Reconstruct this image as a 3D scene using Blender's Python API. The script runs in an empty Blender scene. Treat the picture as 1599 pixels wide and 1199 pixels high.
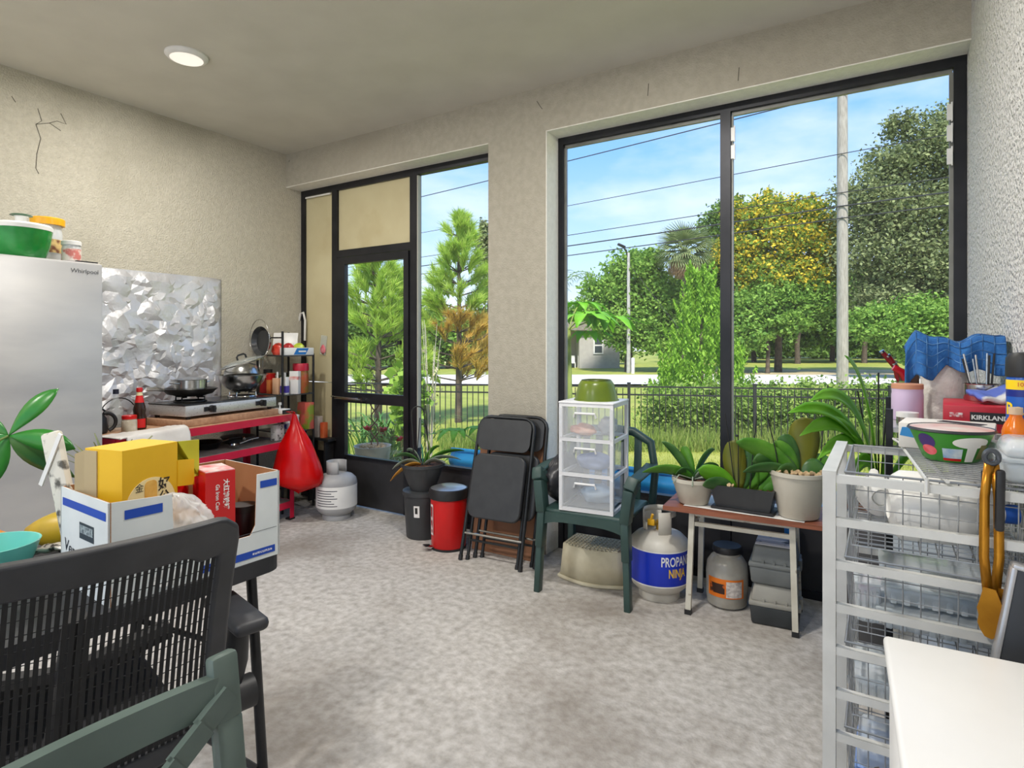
import bpy, bmesh, math, random
import numpy as np
from mathutils import Vector, Matrix, Euler, noise
sc = bpy.context.scene
COL = sc.collection
R = math.radians

# ------------------------------------------------------------------ camera
cam_d = bpy.data.cameras.new('camera')
cam = bpy.data.objects.new('camera', cam_d); COL.objects.link(cam)
cam_d.sensor_width = 36.0
cam_d.lens = 36.0 * 928.0 / 1599.0
cam_d.shift_y = -(599.5 - 537.0) / 1599.0
cam_d.clip_start = 0.02; cam_d.clip_end = 500
cam.location = (0, 0, 1.35)
cam.rotation_euler = (R(90), 0, math.atan2(0.531, 0.847))
sc.camera = cam

# ------------------------------------------------------------------ sky, sun, exposure
sc.view_settings.view_transform = 'Standard'
sc.view_settings.look = 'None'
sc.view_settings.gamma = 1.0
sc.view_settings.use_curve_mapping = False
sc.view_settings.exposure = 0.8
SKY = 0.94
LAMP_W = 28.0            # each ceiling disc
w = bpy.data.worlds.new('sky'); sc.world = w; w.use_nodes = True
nt = w.node_tree; N = nt.nodes; L = nt.links
N.clear()
tc = N.new('ShaderNodeTexCoord'); sx = N.new('ShaderNodeSeparateXYZ'); L.new(tc.outputs['Generated'], sx.inputs[0])
ramp = N.new('ShaderNodeValToRGB'); L.new(sx.outputs['Z'], ramp.inputs[0])
cr = ramp.color_ramp
cr.elements[0].position = 0.0; cr.elements[0].color = (0.74, 0.80, 0.86, 1)
cr.elements[1].position = 0.75; cr.elements[1].color = (0.10, 0.27, 0.62, 1)
for p, c in ((0.12, (0.50, 0.70, 0.95, 1)), (0.30, (0.22, 0.47, 0.92, 1))):
    e = cr.elements.new(p); e.color = c
mp = N.new('ShaderNodeMapping'); mp.inputs['Scale'].default_value = (1.6, 1.6, 4.5); L.new(tc.outputs['Generated'], mp.inputs[0])
ns = N.new('ShaderNodeTexNoise'); ns.inputs['Scale'].default_value = 2.2; ns.inputs['Detail'].default_value = 7; ns.inputs['Roughness'].default_value = 0.55
L.new(mp.outputs[0], ns.inputs[0])
cm = N.new('ShaderNodeMapRange'); cm.inputs[1].default_value = 0.46; cm.inputs[2].default_value = 0.76; cm.inputs[4].default_value = 0.62
L.new(ns.outputs[0], cm.inputs[0])
mx = N.new('ShaderNodeMixRGB'); mx.inputs[2].default_value = (0.86, 0.88, 0.91, 1)
L.new(cm.outputs[0], mx.inputs[0]); L.new(ramp.outputs[0], mx.inputs[1])
bg = N.new('ShaderNodeBackground'); bg.inputs[1].default_value = SKY; L.new(mx.outputs[0], bg.inputs[0])
ow = N.new('ShaderNodeOutputWorld'); L.new(bg.outputs[0], ow.inputs[0])
sun_d = bpy.data.lights.new('sun', 'SUN'); sun_d.energy = 3.8; sun_d.angle = R(6); sun_d.color = (1.0, 0.95, 0.86)
sun = bpy.data.objects.new('sun', sun_d); COL.objects.link(sun)
sun.rotation_euler = Euler((R(38), 0, R(25)), 'XYZ')      # high in the south-east, behind the house

# ------------------------------------------------------------------ helpers: materials
def lin(c):
    out = []
    for v in c[:3]:
        v = v / 255.0
        out.append(v / 12.92 if v <= 0.04045 else ((v + 0.055) / 1.055) ** 2.4)
    return (*out, 1.0)
MATS = {}
def mat(name, c1, c2=None, scale=6.0, rough=0.5, metal=0.0, bump=0.0, bscale=60.0, clear=0.0, stretch=None, detail=5.0, lo=0.35, hi=0.65,
        spec=0.5, rnd=False, transl=0.0, emit=0.0, c3=None, s3=2.0, lo3=.55, hi3=.7, bdist=.01, ior=None):
    """one procedural material: noise between two colours, optional fine relief, optional see-through share"""
    if name in MATS: return MATS[name]
    m = bpy.data.materials.new(name); m.use_nodes = True
    t = m.node_tree; n = t.nodes; l = t.links
    b = n['Principled BSDF']
    b.inputs['Roughness'].default_value = rough; b.inputs['Metallic'].default_value = metal
    b.inputs['Specular IOR Level'].default_value = spec
    co = n.new('ShaderNodeTexCoord'); src = co.outputs['Object']
    if stretch:
        mpn = n.new('ShaderNodeMapping'); mpn.inputs['Scale'].default_value = stretch; l.new(src, mpn.inputs[0]); src = mpn.outputs[0]
    colout = None
    if c2 is not None:
        if rnd:
            at = n.new('ShaderNodeAttribute'); at.attribute_name = 'rnd'; fac = at.outputs['Fac']
        else:
            tx = n.new('ShaderNodeTexNoise'); tx.inputs['Scale'].default_value = scale; tx.inputs['Detail'].default_value = detail
            l.new(src, tx.inputs[0])
            mr = n.new('ShaderNodeMapRange'); mr.inputs[1].default_value = lo; mr.inputs[2].default_value = hi
            l.new(tx.outputs[0], mr.inputs[0]); fac = mr.outputs[0]
        mix = n.new('ShaderNodeMixRGB'); mix.inputs[1].default_value = lin(c1); mix.inputs[2].default_value = lin(c2)
        l.new(fac, mix.inputs[0]); colout = mix.outputs[0]
        if c3 is not None:
            if rnd:
                m3 = n.new('ShaderNodeMapRange'); m3.inputs[1].default_value = lo3; m3.inputs[2].default_value = hi3; l.new(fac, m3.inputs[0])
            else:
                t3 = n.new('ShaderNodeTexNoise'); t3.inputs['Scale'].default_value = s3; t3.inputs['Detail'].default_value = 6
                l.new(src, t3.inputs[0])
                m3 = n.new('ShaderNodeMapRange'); m3.inputs[1].default_value = lo3; m3.inputs[2].default_value = hi3; l.new(t3.outputs[0], m3.inputs[0])
            mi3 = n.new('ShaderNodeMixRGB'); mi3.inputs[2].default_value = lin(c3); l.new(m3.outputs[0], mi3.inputs[0]); l.new(colout, mi3.inputs[1])
            colout = mi3.outputs[0]
        l.new(colout, b.inputs['Base Color'])
    else:
        b.inputs['Base Color'].default_value = lin(c1)
    if bump:
        bx = n.new('ShaderNodeTexNoise'); bx.inputs['Scale'].default_value = bscale; bx.inputs['Detail'].default_value = 4; l.new(src, bx.inputs[0])
        bp = n.new('ShaderNodeBump'); bp.inputs['Strength'].default_value = bump; bp.inputs['Distance'].default_value = bdist
        l.new(bx.outputs[0], bp.inputs['Height']); l.new(bp.outputs[0], b.inputs['Normal'])
    if emit:
        b.inputs['Emission Color'].default_value = lin(c1); b.inputs['Emission Strength'].default_value = emit
    out = n['Material Output']; last = b.outputs[0]
    if transl:
        tr = n.new('ShaderNodeBsdfTranslucent'); ms = n.new('ShaderNodeMixShader'); ms.inputs[0].default_value = transl
        if colout: l.new(colout, tr.inputs[0])
        else: tr.inputs[0].default_value = lin(c1)
        l.new(last, ms.inputs[1]); l.new(tr.outputs[0], ms.inputs[2]); last = ms.outputs[0]
    if clear:
        tp = n.new('ShaderNodeBsdfTransparent'); ms = n.new('ShaderNodeMixShader'); ms.inputs[0].default_value = clear
        l.new(last, ms.inputs[1]); l.new(tp.outputs[0], ms.inputs[2]); last = ms.outputs[0]
    l.new(last, out.inputs[0])
    MATS[name] = m
    return m

# ------------------------------------------------------------------ helpers: meshes
class MB:
    """collects shapes and links them as one mesh object"""
    def __init__(s): s.v = []; s.f = []; s.mi = []; s.cur = 0
    def add(s, vs, fs):
        o = len(s.v); s.v.extend([tuple(p) for p in vs]); s.f.extend([tuple(i + o for i in f) for f in fs]); s.mi.extend([s.cur] * len(fs)); return s
    def box(s, c, d, rot=None, top=None):
        x, y, z = d[0] / 2, d[1] / 2, d[2] / 2; tx, ty = (top or (1, 1))
        vs = [Vector(p) for p in ((-x, -y, -z), (x, -y, -z), (x, y, -z), (-x, y, -z), (-x * tx, -y * ty, z), (x * tx, -y * ty, z), (x * tx, y * ty, z), (-x * tx, y * ty, z))]
        if rot is not None:
            m = Euler(rot).to_matrix(); vs = [m @ p for p in vs]
        c = Vector(c)
        return s.add([p + c for p in vs], [(0, 3, 2, 1), (4, 5, 6, 7), (0, 1, 5, 4), (1, 2, 6, 5), (2, 3, 7, 6), (3, 0, 4, 7)])
    def rbox(s, c, d, r=0.01, seg=2, rot=None, top=None):
        bm = bmesh.new(); bmesh.ops.create_cube(bm, size=1.0)
        for p in bm.verts:
            t = top if (top and p.co.z > 0) else (1, 1)
            p.co = Vector((p.co.x * d[0] * t[0], p.co.y * d[1] * t[1], p.co.z * d[2]))
        bmesh.ops.bevel(bm, geom=bm.edges[:], offset=min(r, min(d) * .49), segments=seg, affect='EDGES', profile=.5)
        m = Euler(rot).to_matrix() if rot is not None else Matrix.Identity(3); c = Vector(c)
        bm.verts.index_update()
        s.add([m @ p.co + c for p in bm.verts], [[q.index for q in f.verts] for f in bm.faces]); bm.free(); return s
    def cyl(s, p0, p1, r0, r1=None, n=14, caps=True):
        p0 = Vector(p0); p1 = Vector(p1); r1 = r0 if r1 is None else r1
        ax = (p1 - p0).normalized(); a = ax.orthogonal().normalized(); b = ax.cross(a)
        vs = []
        for p, r in ((p0, r0), (p1, r1)):
            for i in range(n):
                t = 2 * math.pi * i / n; vs.append(p + (a * math.cos(t) + b * math.sin(t)) * r)
        fs = [(i, (i + 1) % n, n + (i + 1) % n, n + i) for i in range(n)]
        if caps: fs += [tuple(range(n - 1, -1, -1)), tuple(range(n, 2 * n))]
        return s.add(vs, fs)
    def lathe(s, prof, n=28, c=(0, 0, 0), sx=1, sy=1, a0=0, a1=2 * math.pi, fn=None):
        full = abs(a1 - a0 - 2 * math.pi) < 1e-6; m = n if full else n + 1
        vs = []
        for r, z in prof:
            for i in range(m):
                t = a0 + (a1 - a0) * i / n; rr = r * (fn(t, z) if fn else 1)
                vs.append((c[0] + rr * math.cos(t) * sx, c[1] + rr * math.sin(t) * sy, c[2] + z))
        fs = []
        for k in range(len(prof) - 1):
            for i in range(n):
                j = (i + 1) % m
                fs.append((k * m + i, k * m + j, (k + 1) * m + j, (k + 1) * m + i))
        return s.add(vs, fs)
    def tube(s, pts, r, n=8, closed=False, caps=True):
        P = [Vector(p) for p in pts]; k = len(P); rs = r if isinstance(r, (list, tuple)) else [r] * k
        up = None; vs = []
        for i, p in enumerate(P):
            a = P[(i - 1) % k] if (closed or i > 0) else p; b = P[(i + 1) % k] if (closed or i < k - 1) else p
            t = (b - a).normalized()
            if up is None: up = t.orthogonal().normalized()
            up = (up - t * up.dot(t));
            up = up.normalized() if up.length > 1e-6 else t.orthogonal().normalized()
            q = t.cross(up)
            for j in range(n):
                g = 2 * math.pi * j / n; vs.append(p + (up * math.cos(g) + q * math.sin(g)) * rs[i])
        fs = []
        for i in range(k if closed else k - 1):
            i2 = (i + 1) % k
            for j in range(n): fs.append((i * n + j, i * n + (j + 1) % n, i2 * n + (j + 1) % n, i2 * n + j))
        if caps and not closed: fs += [tuple(range(n - 1, -1, -1)), tuple((k - 1) * n + j for j in range(n))]
        return s.add(vs, fs)
    def prism(s, poly, d, o=(0, 0, 0), ax=((1, 0, 0), (0, 0, 1)), nrm=None):
        """polygon in the plane spanned by ax at o, pushed d along the normal"""
        A = Vector(ax[0]); B = Vector(ax[1]); Nn = Vector(nrm) if nrm else A.cross(B).normalized(); o = Vector(o); n = len(poly)
        vs = [o + A * p[0] + B * p[1] for p in poly]; vs += [q + Nn * d for q in vs]
        fs = [tuple(range(n - 1, -1, -1)), tuple(range(n, 2 * n))] + [(i, (i + 1) % n, n + (i + 1) % n, n + i) for i in range(n)]
        return s.add(vs, fs)
    def grid(s, fn, nu, nv):
        vs = [fn(i / nu, j / nv) for j in range(nv + 1) for i in range(nu + 1)]; k = nu + 1
        return s.add(vs, [(j * k + i, j * k + i + 1, (j + 1) * k + i + 1, (j + 1) * k + i) for j in range(nv) for i in range(nu)])
    def blade(s, pts, wid, side, fold=0.15, prof=None, nw=4):
        """a leaf: a strip along pts, half-width profile, folded along its midrib"""
        P = [Vector(p) for p in pts]; k = len(P); side = Vector(side).normalized(); vs = []
        for i, p in enumerate(P):
            t = (P[min(i + 1, k - 1)] - P[max(i - 1, 0)]).normalized(); sd = (side - t * side.dot(t)).normalized(); up = sd.cross(t)
            u = i / (k - 1); w_ = wid * (prof(u) if prof else math.sin(math.pi * min(1, .12 + .88 * u)) ** .7 if u < 1 else 0.02)
            for j in range(nw + 1):
                g = j / nw * 2 - 1; vs.append(p + sd * g * w_ + up * abs(g) * w_ * fold)
        m = nw + 1
        return s.add(vs, [(i * m + j, i * m + j + 1, (i + 1) * m + j + 1, (i + 1) * m + j) for i in range(k - 1) for j in range(nw)])
    def mesh(s, name, mats, smooth=True, angle=40, thick=0):
        me = bpy.data.meshes.new(name); me.from_pydata(s.v, [], s.f)
        for m in (mats if isinstance(mats, (list, tuple)) else [mats]): me.materials.append(m)
        if any(s.mi): me.polygons.foreach_set('material_index', s.mi)
        bm = bmesh.new(); bm.from_mesh(me)
        bmesh.ops.remove_doubles(bm, verts=bm.verts, dist=1e-5)
        if not thick: bmesh.ops.recalc_face_normals(bm, faces=bm.faces)
        bm.to_mesh(me); bm.free()
        if smooth:
            me.polygons.foreach_set('use_smooth', [True] * len(me.polygons)); me.set_sharp_from_angle(angle=R(angle))
        me.update()
        return me
    def build(s, name, mats, parent=None, smooth=True, angle=40, loc=None, rot=None, thick=0, mods=None):
        me = s.mesh(name, mats, smooth, angle, thick)
        return put(name, me, parent, loc, rot, thick)
def put(name, me, parent=None, loc=None, rot=None, thick=0):
    o = bpy.data.objects.new(name, me); COL.objects.link(o)
    if parent is not None: o.parent = parent
    if loc is not None: o.location = loc
    if rot is not None: o.rotation_euler = rot
    if thick:
        md = o.modifiers.new('thickness', 'SOLIDIFY'); md.thickness = thick; md.offset = 0
    return o
def tag(o, label=None, cat=None, group=None, kind=None):
    if label: o['label'] = label
    if cat: o['category'] = cat
    if group: o['group'] = group
    if kind: o['kind'] = kind
    return o
def thing(name, label, cat, loc=(0, 0, 0), rz=0, group=None):
    o = bpy.data.objects.new(name, None); COL.objects.link(o); o.empty_display_size = .05
    o.location = loc; o.rotation_euler = (0, 0, rz)
    return tag(o, label, cat, group)
def copy_tree(o, parent=None):
    c = o.copy(); COL.objects.link(c); c.parent = parent
    for ch in list(o.children): copy_tree(ch, c)
    return c
def text(name, s, size, m, parent, M, depth=0.0006, bend=None, bold=0.0):
    """flat lettering; M maps (x right, y up, z out) to the parent's space; bend(x,y)->point wraps it on a curve"""
    cu = bpy.data.curves.new(name, 'FONT'); cu.body = s; cu.size = size; cu.align_x = 'CENTER'; cu.align_y = 'CENTER'; cu.offset = bold
    cu.resolution_u = 3
    tmp = bpy.data.objects.new(name, cu); COL.objects.link(tmp)
    dg = bpy.context.evaluated_depsgraph_get(); me = bpy.data.meshes.new_from_object(tmp.evaluated_get(dg))
    bpy.data.objects.remove(tmp); bpy.data.curves.remove(cu)
    if bend:
        for p in me.vertices: p.co = bend(p.co.x, p.co.y)
    else:
        M = Matrix(M) if not isinstance(M, Matrix) else M
        for p in me.vertices: p.co = M @ Vector((p.co.x, p.co.y, depth))
    me.materials.clear(); me.materials.append(m); me.name = name
    return put(name, me, parent)
def frame_m(o, right, up):
    r_ = Vector(right).normalized(); u_ = Vector(up).normalized(); n_ = r_.cross(u_)
    return Matrix(((r_.x, u_.x, n_.x, o[0]), (r_.y, u_.y, n_.y, o[1]), (r_.z, u_.z, n_.z, o[2]), (0, 0, 0, 1)))
def rr(w_, h_, r_, n=4):
    """rounded rectangle outline, centred"""
    out = []
    for cx, cy, a in ((w_/2-r_, h_/2-r_, 0), (-w_/2+r_, h_/2-r_, 90), (-w_/2+r_, -h_/2+r_, 180), (w_/2-r_, -h_/2+r_, 270)):
        for i in range(n + 1):
            t = R(a + 90 * i / n); out.append((cx + r_ * math.cos(t), cy + r_ * math.sin(t)))
    return out
def arc(c, r_, a0, a1, n, A=(1, 0, 0), B=(0, 0, 1)):
    c = Vector(c); A = Vector(A); B = Vector(B)
    return [c + A * r_ * math.cos(R(a0 + (a1 - a0) * i / n)) + B * r_ * math.sin(R(a0 + (a1 - a0) * i / n)) for i in range(n + 1)]
def bez(a, b, c, n=8):
    a, b, c = Vector(a), Vector(b), Vector(c)
    return [a * (1 - t) ** 2 + b * 2 * t * (1 - t) + c * t * t for t in [i / n for i in range(n + 1)]]
rng = random.Random(7)

# ------------------------------------------------------------------ shared materials
WHITE = mat('white_paint', (232, 231, 228), (216, 215, 212), 5, .45)
WHITEPL = mat('white_plastic', (236, 235, 232), (222, 221, 218), 6, .35)
BLACKM = mat('black_metal', (26, 27, 29), (38, 38, 40), 20, .42, .3)
BLACKPL = mat('black_plastic', (27, 27, 29), (37, 37, 39), 12, .5)
STEEL = mat('stainless_steel', (196, 196, 194), (170, 170, 168), 4, .22, 1.0, stretch=(1, 1, 8))
CHROME = mat('chrome', (215, 215, 215), None, rough=.12, metal=1)
SOIL = mat('bark_soil', (66, 44, 32), (120, 84, 62), 60, .9, bump=.8, bscale=70, bdist=.02)
RED = mat('red_gloss', (206, 18, 18), (188, 12, 14), 4, .32)
BLUEPL = mat('blue_plastic', (20, 128, 214), (36, 148, 226), 3, .4)
LEAFG = mat('orchid_leaf', (66, 128, 36), (104, 160, 54), 9, .38, transl=.12)
LEAFD = mat('dark_orchid_leaf', (48, 92, 44), (80, 124, 60), 9, .38, transl=.1)
LEAFB = mat('bright_leaf', (96, 168, 30), (126, 192, 52), 6, .42, transl=.3)
BROWNCARD = mat('cardboard', (150, 104, 66), (166, 120, 80), 5, .85)
WOOD = mat('reddish_wood', (124, 70, 48), (150, 90, 64), 6, .5, stretch=(1, 8, 8))
GLASS = mat('clear_glass', (225, 235, 232), None, rough=.06, clear=.72, spec=.8)
CLEARPL = mat('clear_plastic', (236, 240, 243), (224, 230, 235), 5, rough=.22, clear=.45)
# ------------------------------------------------------------------ the room
XW, XE, YN, YS, ZC = -4.42, 0.329, 3.342, -2.6, 3.0
TH = .2
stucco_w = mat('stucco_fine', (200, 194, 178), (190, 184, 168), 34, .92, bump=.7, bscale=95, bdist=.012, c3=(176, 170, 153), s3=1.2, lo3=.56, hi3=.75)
stucco_n = mat('stucco_smooth', (180, 174, 159), (170, 164, 149), 24, .92, bump=.5, bscale=110, bdist=.009, c3=(165, 158, 143), s3=1.0, lo3=.52, hi3=.75)  # same paint as the left wall; its backlit shade is mixed into the colour
stucco_e = mat('stucco_coarse', (236, 235, 232), (214, 212, 209), 46, .95, bump=1.0, bscale=58, bdist=.045)
ceil_m = mat('ceiling_paint', (206, 202, 190), (199, 195, 183), 3, .92, bump=.15, bscale=140, bdist=.004)
floor_m = mat('worn_concrete', (198, 194, 190), (160, 155, 149), 26, .85, bump=.6, bscale=90, bdist=.006, detail=12, lo=.34, hi=.70, c3=(124, 114, 102), s3=1.3, lo3=.50, hi3=.78)
def struct(name, mb, m, parent=None, **k):
    o = mb.build(name, m, parent, smooth=False, **k)
    if parent is None: o['kind'] = 'structure'
    return o
b = MB(); b.box(((XW + XE) / 2, (YN + YS) / 2 + .1, -.1), (XE - XW + .4, YN - YS + .2, .2)); struct('floor', b, floor_m)
b = MB(); b.box(((XW + XE) / 2, (YN + YS) / 2 + .1, ZC + .1), (XE - XW + .9, YN - YS + .9, .2)); struct('ceiling', b, ceil_m)
b = MB(); b.box((XW - .1, (YN + YS) / 2 + .1, ZC / 2), (.2, YN - YS + .2, ZC)); wall_left = struct('wall_left', b, stucco_w)
b = MB(); b.box((XE + .1, (YN + YS) / 2 + .1, ZC / 2), (.2, YN - YS + .2, ZC)); struct('wall_right', b, stucco_e)
# front wall with its two openings: header and pier
X1, X2, ZH = -2.286, -1.839, 2.717
b = MB()
poly = [(XW, ZH), (X1, ZH), (X1, 0), (X2, 0), (X2, ZH), (XE, ZH), (XE, ZC), (XW, ZC)]
b.prism(poly, -TH, (0, YN, 0))
wall_back = struct('wall_back', b, [stucco_n])
reveal_glow_m = mat('reveal_white', (236, 233, 224), (228, 225, 216), 30, .92, bump=.4, bscale=100, bdist=.008)  # thin added linings; sky brightness on the reveals is put into their colour
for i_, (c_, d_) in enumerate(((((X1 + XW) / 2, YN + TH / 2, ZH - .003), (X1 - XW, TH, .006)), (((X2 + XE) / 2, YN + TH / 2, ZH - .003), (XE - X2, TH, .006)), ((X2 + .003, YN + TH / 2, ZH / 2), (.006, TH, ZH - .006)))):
    b = MB(); b.box(c_, d_); struct('trim_%d' % (i_ + 1), b, reveal_glow_m)
# unseen side behind the camera, left open; pale slab added to bounce sunlight in
b = MB(); b.box((-2, YS - 4.1, -.1), (14, 8, .2)); struct('patio_slab', b, mat('patio_concrete', (214, 210, 202), (198, 194, 186), 2, .9))
# cracks in the stucco (hairlines of their own shape)
crackm = mat('crack_dirt', (74, 70, 62), None, rough=.95)
def crack(pts, r_=.0022, parent=None):
    mb = MB(); mb.tube(pts, r_, 5); return mb.build('crack', crackm, parent)
for pts in ([(1.21, 2.80), (1.23, 2.73), (1.20, 2.70), (1.225, 2.62), (1.205, 2.52), (1.20, 2.43), (1.215, 2.40)], [(1.20, 2.70), (1.27, 2.73), (1.33, 2.70)], [(1.27, 2.73), (1.31, 2.755), (1.36, 2.75), (1.33, 2.81)], [(1.08, 2.83), (1.10, 2.80)]):
    crack([(XW + .001, y_ + .34, z_) for y_, z_ in pts], .0018, wall_left)
for pts in ([(-1.905, 2.92), (-1.88, 2.88), (-1.865, 2.86)], [(-1.16, 2.86), (-1.165, 2.79)], [(-.66, 2.83), (-.665, 2.76)], [(-4.38, 2.93), (-4.37, 2.945)]):
    crack([(x_, YN - .0005, z_) for x_, z_ in pts], .0018, wall_back)

# ceiling lights: the disc in view, plus three unseen discs added as fill
def disc_light(loc, label, watts):
    t = thing('ceiling_light', label, 'ceiling light', loc)
    b = MB(); b.lathe([(.112, 0), (.112, -.008), (.098, -.022), (.086, -.024)], 36); b.build('trim_ring', WHITEPL, t)
    b = MB(); b.lathe([(.0, -.020), (.06, -.021), (.088, -.0235)], 36); b.build('diffuser', mat('lamp_diffuser', (255, 248, 238), rough=.5, emit=.35), t)
    ld = bpy.data.lights.new('disc_lamp', 'AREA'); ld.shape = 'DISK'; ld.size = .17; ld.energy = watts; ld.color = (1, .96, .9)
    lo_ = bpy.data.objects.new('disc_lamp', ld); COL.objects.link(lo_); lo_.parent = t; lo_.location = (0, 0, -.026)
disc_light((-3.38, 1.89, ZC), 'round white disc light on the ceiling near the refrigerator', LAMP_W * .6)
disc_light((-1.0, 1.89, ZC), 'round white disc light on the ceiling near the coarse stucco wall', LAMP_W * .85)
disc_light((-3.38, -.9, ZC), 'round white disc light on the ceiling near the patio and the refrigerator', LAMP_W)
disc_light((-1.0, -.9, ZC), 'round white disc light on the ceiling near the patio and the stucco wall', LAMP_W)

# ------------------------------------------------------------------ screen frames
FRM = mat('bronze_aluminium', (37, 38, 42), (50, 50, 54), 5, .4, .5)
KICK = mat('dark_kick_panel', (46, 45, 46), (58, 57, 59), 4, .5, .2, c3=(78, 74, 82), s3=2.2, lo3=.6, hi3=.8)
TAN = mat('tan_panel', (206, 196, 158), (196, 184, 146), 3, .7, c3=(180, 164, 120), s3=2.0, lo3=.58, hi3=.8)
SCREEN = mat('insect_screen', (120, 122, 124), None, rough=.8, clear=.94)
YF = 3.50; FD = .05
def bar(mb, x0, x1, z0, z1, y=YF, d=FD): mb.box(((x0 + x1) / 2, y + d / 2, (z0 + z1) / 2), (x1 - x0, d, z1 - z0))
def panel(name, x0, x1, z0, z1, m, parent, y=YF + .022, d=.006):
    mb = MB(); bar(mb, x0, x1, z0, z1, y, d); return mb.build(name, m, parent, smooth=False)
def member(name, x0, x1, z0, z1, parent, m=FRM, y=YF, d=FD):
    mb = MB(); bar(mb, x0, x1, z0, z1, y, d); return mb.build(name, m, parent, smooth=False)
KZ = .42
# opening beside the left wall: side light, door, fixed screen
w1 = thing('window_1', 'dark framed screen with tan side panel and transom around the door', None, (0, 0, 0)); w1['kind'] = 'structure'
member('head_rail', XW, X1, 2.66, ZH, w1)
member('jamb', XW, XW + .045, .04, 2.66, w1)
member('jamb', X1 - .02, X1, .04, 2.66, w1)
member('mullion', -4.02, -3.955, .04, 2.66, w1); member('mullion', -3.135, -3.06, .04, 2.66, w1)
member('sill_rail', XW, -3.955, 0, .04, w1); member('sill_rail', -3.06, X1, 0, .04, w1)
member('transom_bar', -3.955, -3.135, 2.085, 2.145, w1)
panel('tan_panel', XW + .045, -4.02, 1.02, 2.66, TAN, w1); panel('tan_panel', XW + .045, -4.02, KZ, 1.015, TAN, w1); panel('tan_panel', -3.955, -3.135, 2.145, 2.66, TAN, w1)
panel('kick_panel', XW + .045, -4.02, .04, KZ, KICK, w1); panel('kick_panel', -3.06, X1 - .02, .04, KZ, KICK, w1, d=.02)
member('kick_rail', -3.06, X1 - .02, KZ, KZ + .02, w1)
panel('screen', -3.06, X1 - .02, KZ + .02, 2.66, SCREEN, w1, d=.001)
b = MB(); b.box((-3.05, YF + .01, 1.6), (.012, .03, 2.1)); b.build('screen_spline', mat('grey_spline', (170, 170, 160), rough=.6), w1, smooth=False)
b = MB(); b.box((-4.2, YF + .003, 2.645), (.32, .012, .012), (0, .0, 0)); b.build('white_strip', WHITEPL, w1, smooth=False)
# door
d1 = thing('door_1', 'dark framed screen door with push handle and kick panel', None, (0, 0, 0)); d1['kind'] = 'structure'
DX0, DX1, DT, DY = -3.950, -3.140, 2.08, YF - .012
member('stile', DX0, -3.851, .012, DT, d1, y=DY, d=.04); member('stile', -3.19, DX1, .012, DT, d1, y=DY, d=.04)
member('top_rail', -3.851, -3.19, 2.02, DT, d1, y=DY, d=.04)
member('mid_rail', -3.851, -3.19, .86, .945, d1, y=DY, d=.04)
member('kick_rail', -3.851, -3.19, KZ - .02, KZ, d1, y=DY, d=.04)
panel('kick_panel', -3.851, -3.19, .012, KZ - .02, KICK, d1, y=DY + .012, d=.012)
panel('screen', -3.851, -3.19, .945, 2.02, SCREEN, d1, y=DY + .018, d=.001); panel('screen', -3.851, -3.19, KZ, .86, SCREEN, d1, y=DY + .018, d=.001)
b = MB(); b.tube([(-3.93, DY - .035, .90), (-3.62, DY - .035, .895)], .012, 10); b.box((-3.62, DY - .02, .895), (.05, .05, .03)); b.tube([(-3.99, DY - .02, .905), (-3.9, DY - .02, .905)], .006, 8); b.build('handle', CHROME, d1)
b = MB(); b.box((-3.22, DY - .012, 1.36), (.03, .02, .03)); b.build('latch', BLACKPL, d1)
# big opening by the right wall
w2 = thing('window_2', 'large dark framed insect screen with one mullion and low kick panel', None, (0, 0, 0)); w2['kind'] = 'structure'
member('head_rail', X2, XE, 2.665, ZH, w2); member('jamb', X2, X2 + .042, .04, 2.665, w2); member('jamb', .278, XE - .002, .04, 2.665, w2)
member('mullion', -.794, -.738, .04, 2.665, w2); member('sill_rail', X2, XE, 0, .04, w2); member('kick_rail', X2 + .042, .278, KZ, KZ + .022, w2)
panel('kick_panel', X2 + .042, -.794, .04, KZ, KICK, w2, d=.02); panel('kick_panel', -.738, .278, .04, KZ, KICK, w2, d=.02)
panel('screen', X2 + .042, -.794, KZ + .022, 2.665, SCREEN, w2, d=.001); panel('screen', -.738, .278, KZ + .022, 2.665, SCREEN, w2, d=.001)
greyal = mat('grey_alu_edge', (150, 150, 144), (130, 130, 124), 8, .5, .4)
for x0, x1 in ((X2 + .045, -.797), (-.735, .275)): panel('screen_bead', x0, x1, 2.645, 2.665, greyal, w2, y=YF + .024, d=.02)
panel('screen_bead', -.739, -.727, KZ + .03, 2.645, greyal, w2, y=YF + .02, d=.02); panel('screen_bead', .262, .278, KZ + .03, 2.645, greyal, w2, y=YF + .02, d=.02)
panel('screen_bead', X2 + .042, X2 + .056, KZ + .03, 2.645, greyal, w2, y=YF + .02, d=.02)
# tension clips on the mullion and jamb
for x_, zs in ((-.722, (2.53, 2.43)), (.262, (2.45, 2.35, 2.24))):
    for z_ in zs:
        b = MB(); b.box((x_, YF - .004, z_), (.022, .012, .075)); b.box((x_ + .008, YF - .010, z_), (.006, .01, .09)); b.build('clip', WHITEPL, w2, smooth=False)
# ------------------------------------------------------------------ outdoors, laid out along the street (d away from the house, lat along it)
def S(d, lat, z=0.0): return Vector((-.531 * d + .847 * lat, .847 * d + .531 * lat, z))
def gz(d, lat=0):
    return -.14 - .56 * min(1, max(0, (d - 4.5) / 6.0))
GRASS = mat('lawn', (158, 164, 70), (136, 148, 56), 1.2, .9, c3=(186, 178, 98), s3=.35, lo3=.5, hi3=.75)
b = MB()
nd, nl = 48, 44
def gp(u, v):
    d = 2.2 + 160 * v ** 2.6; lat = -110 + 220 * u; p = S(d, lat); zz = gz(d) + (.05 * noise.noise(p * .25) if d > 6 else 0)
    return (p.x, p.y, zz)
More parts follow.
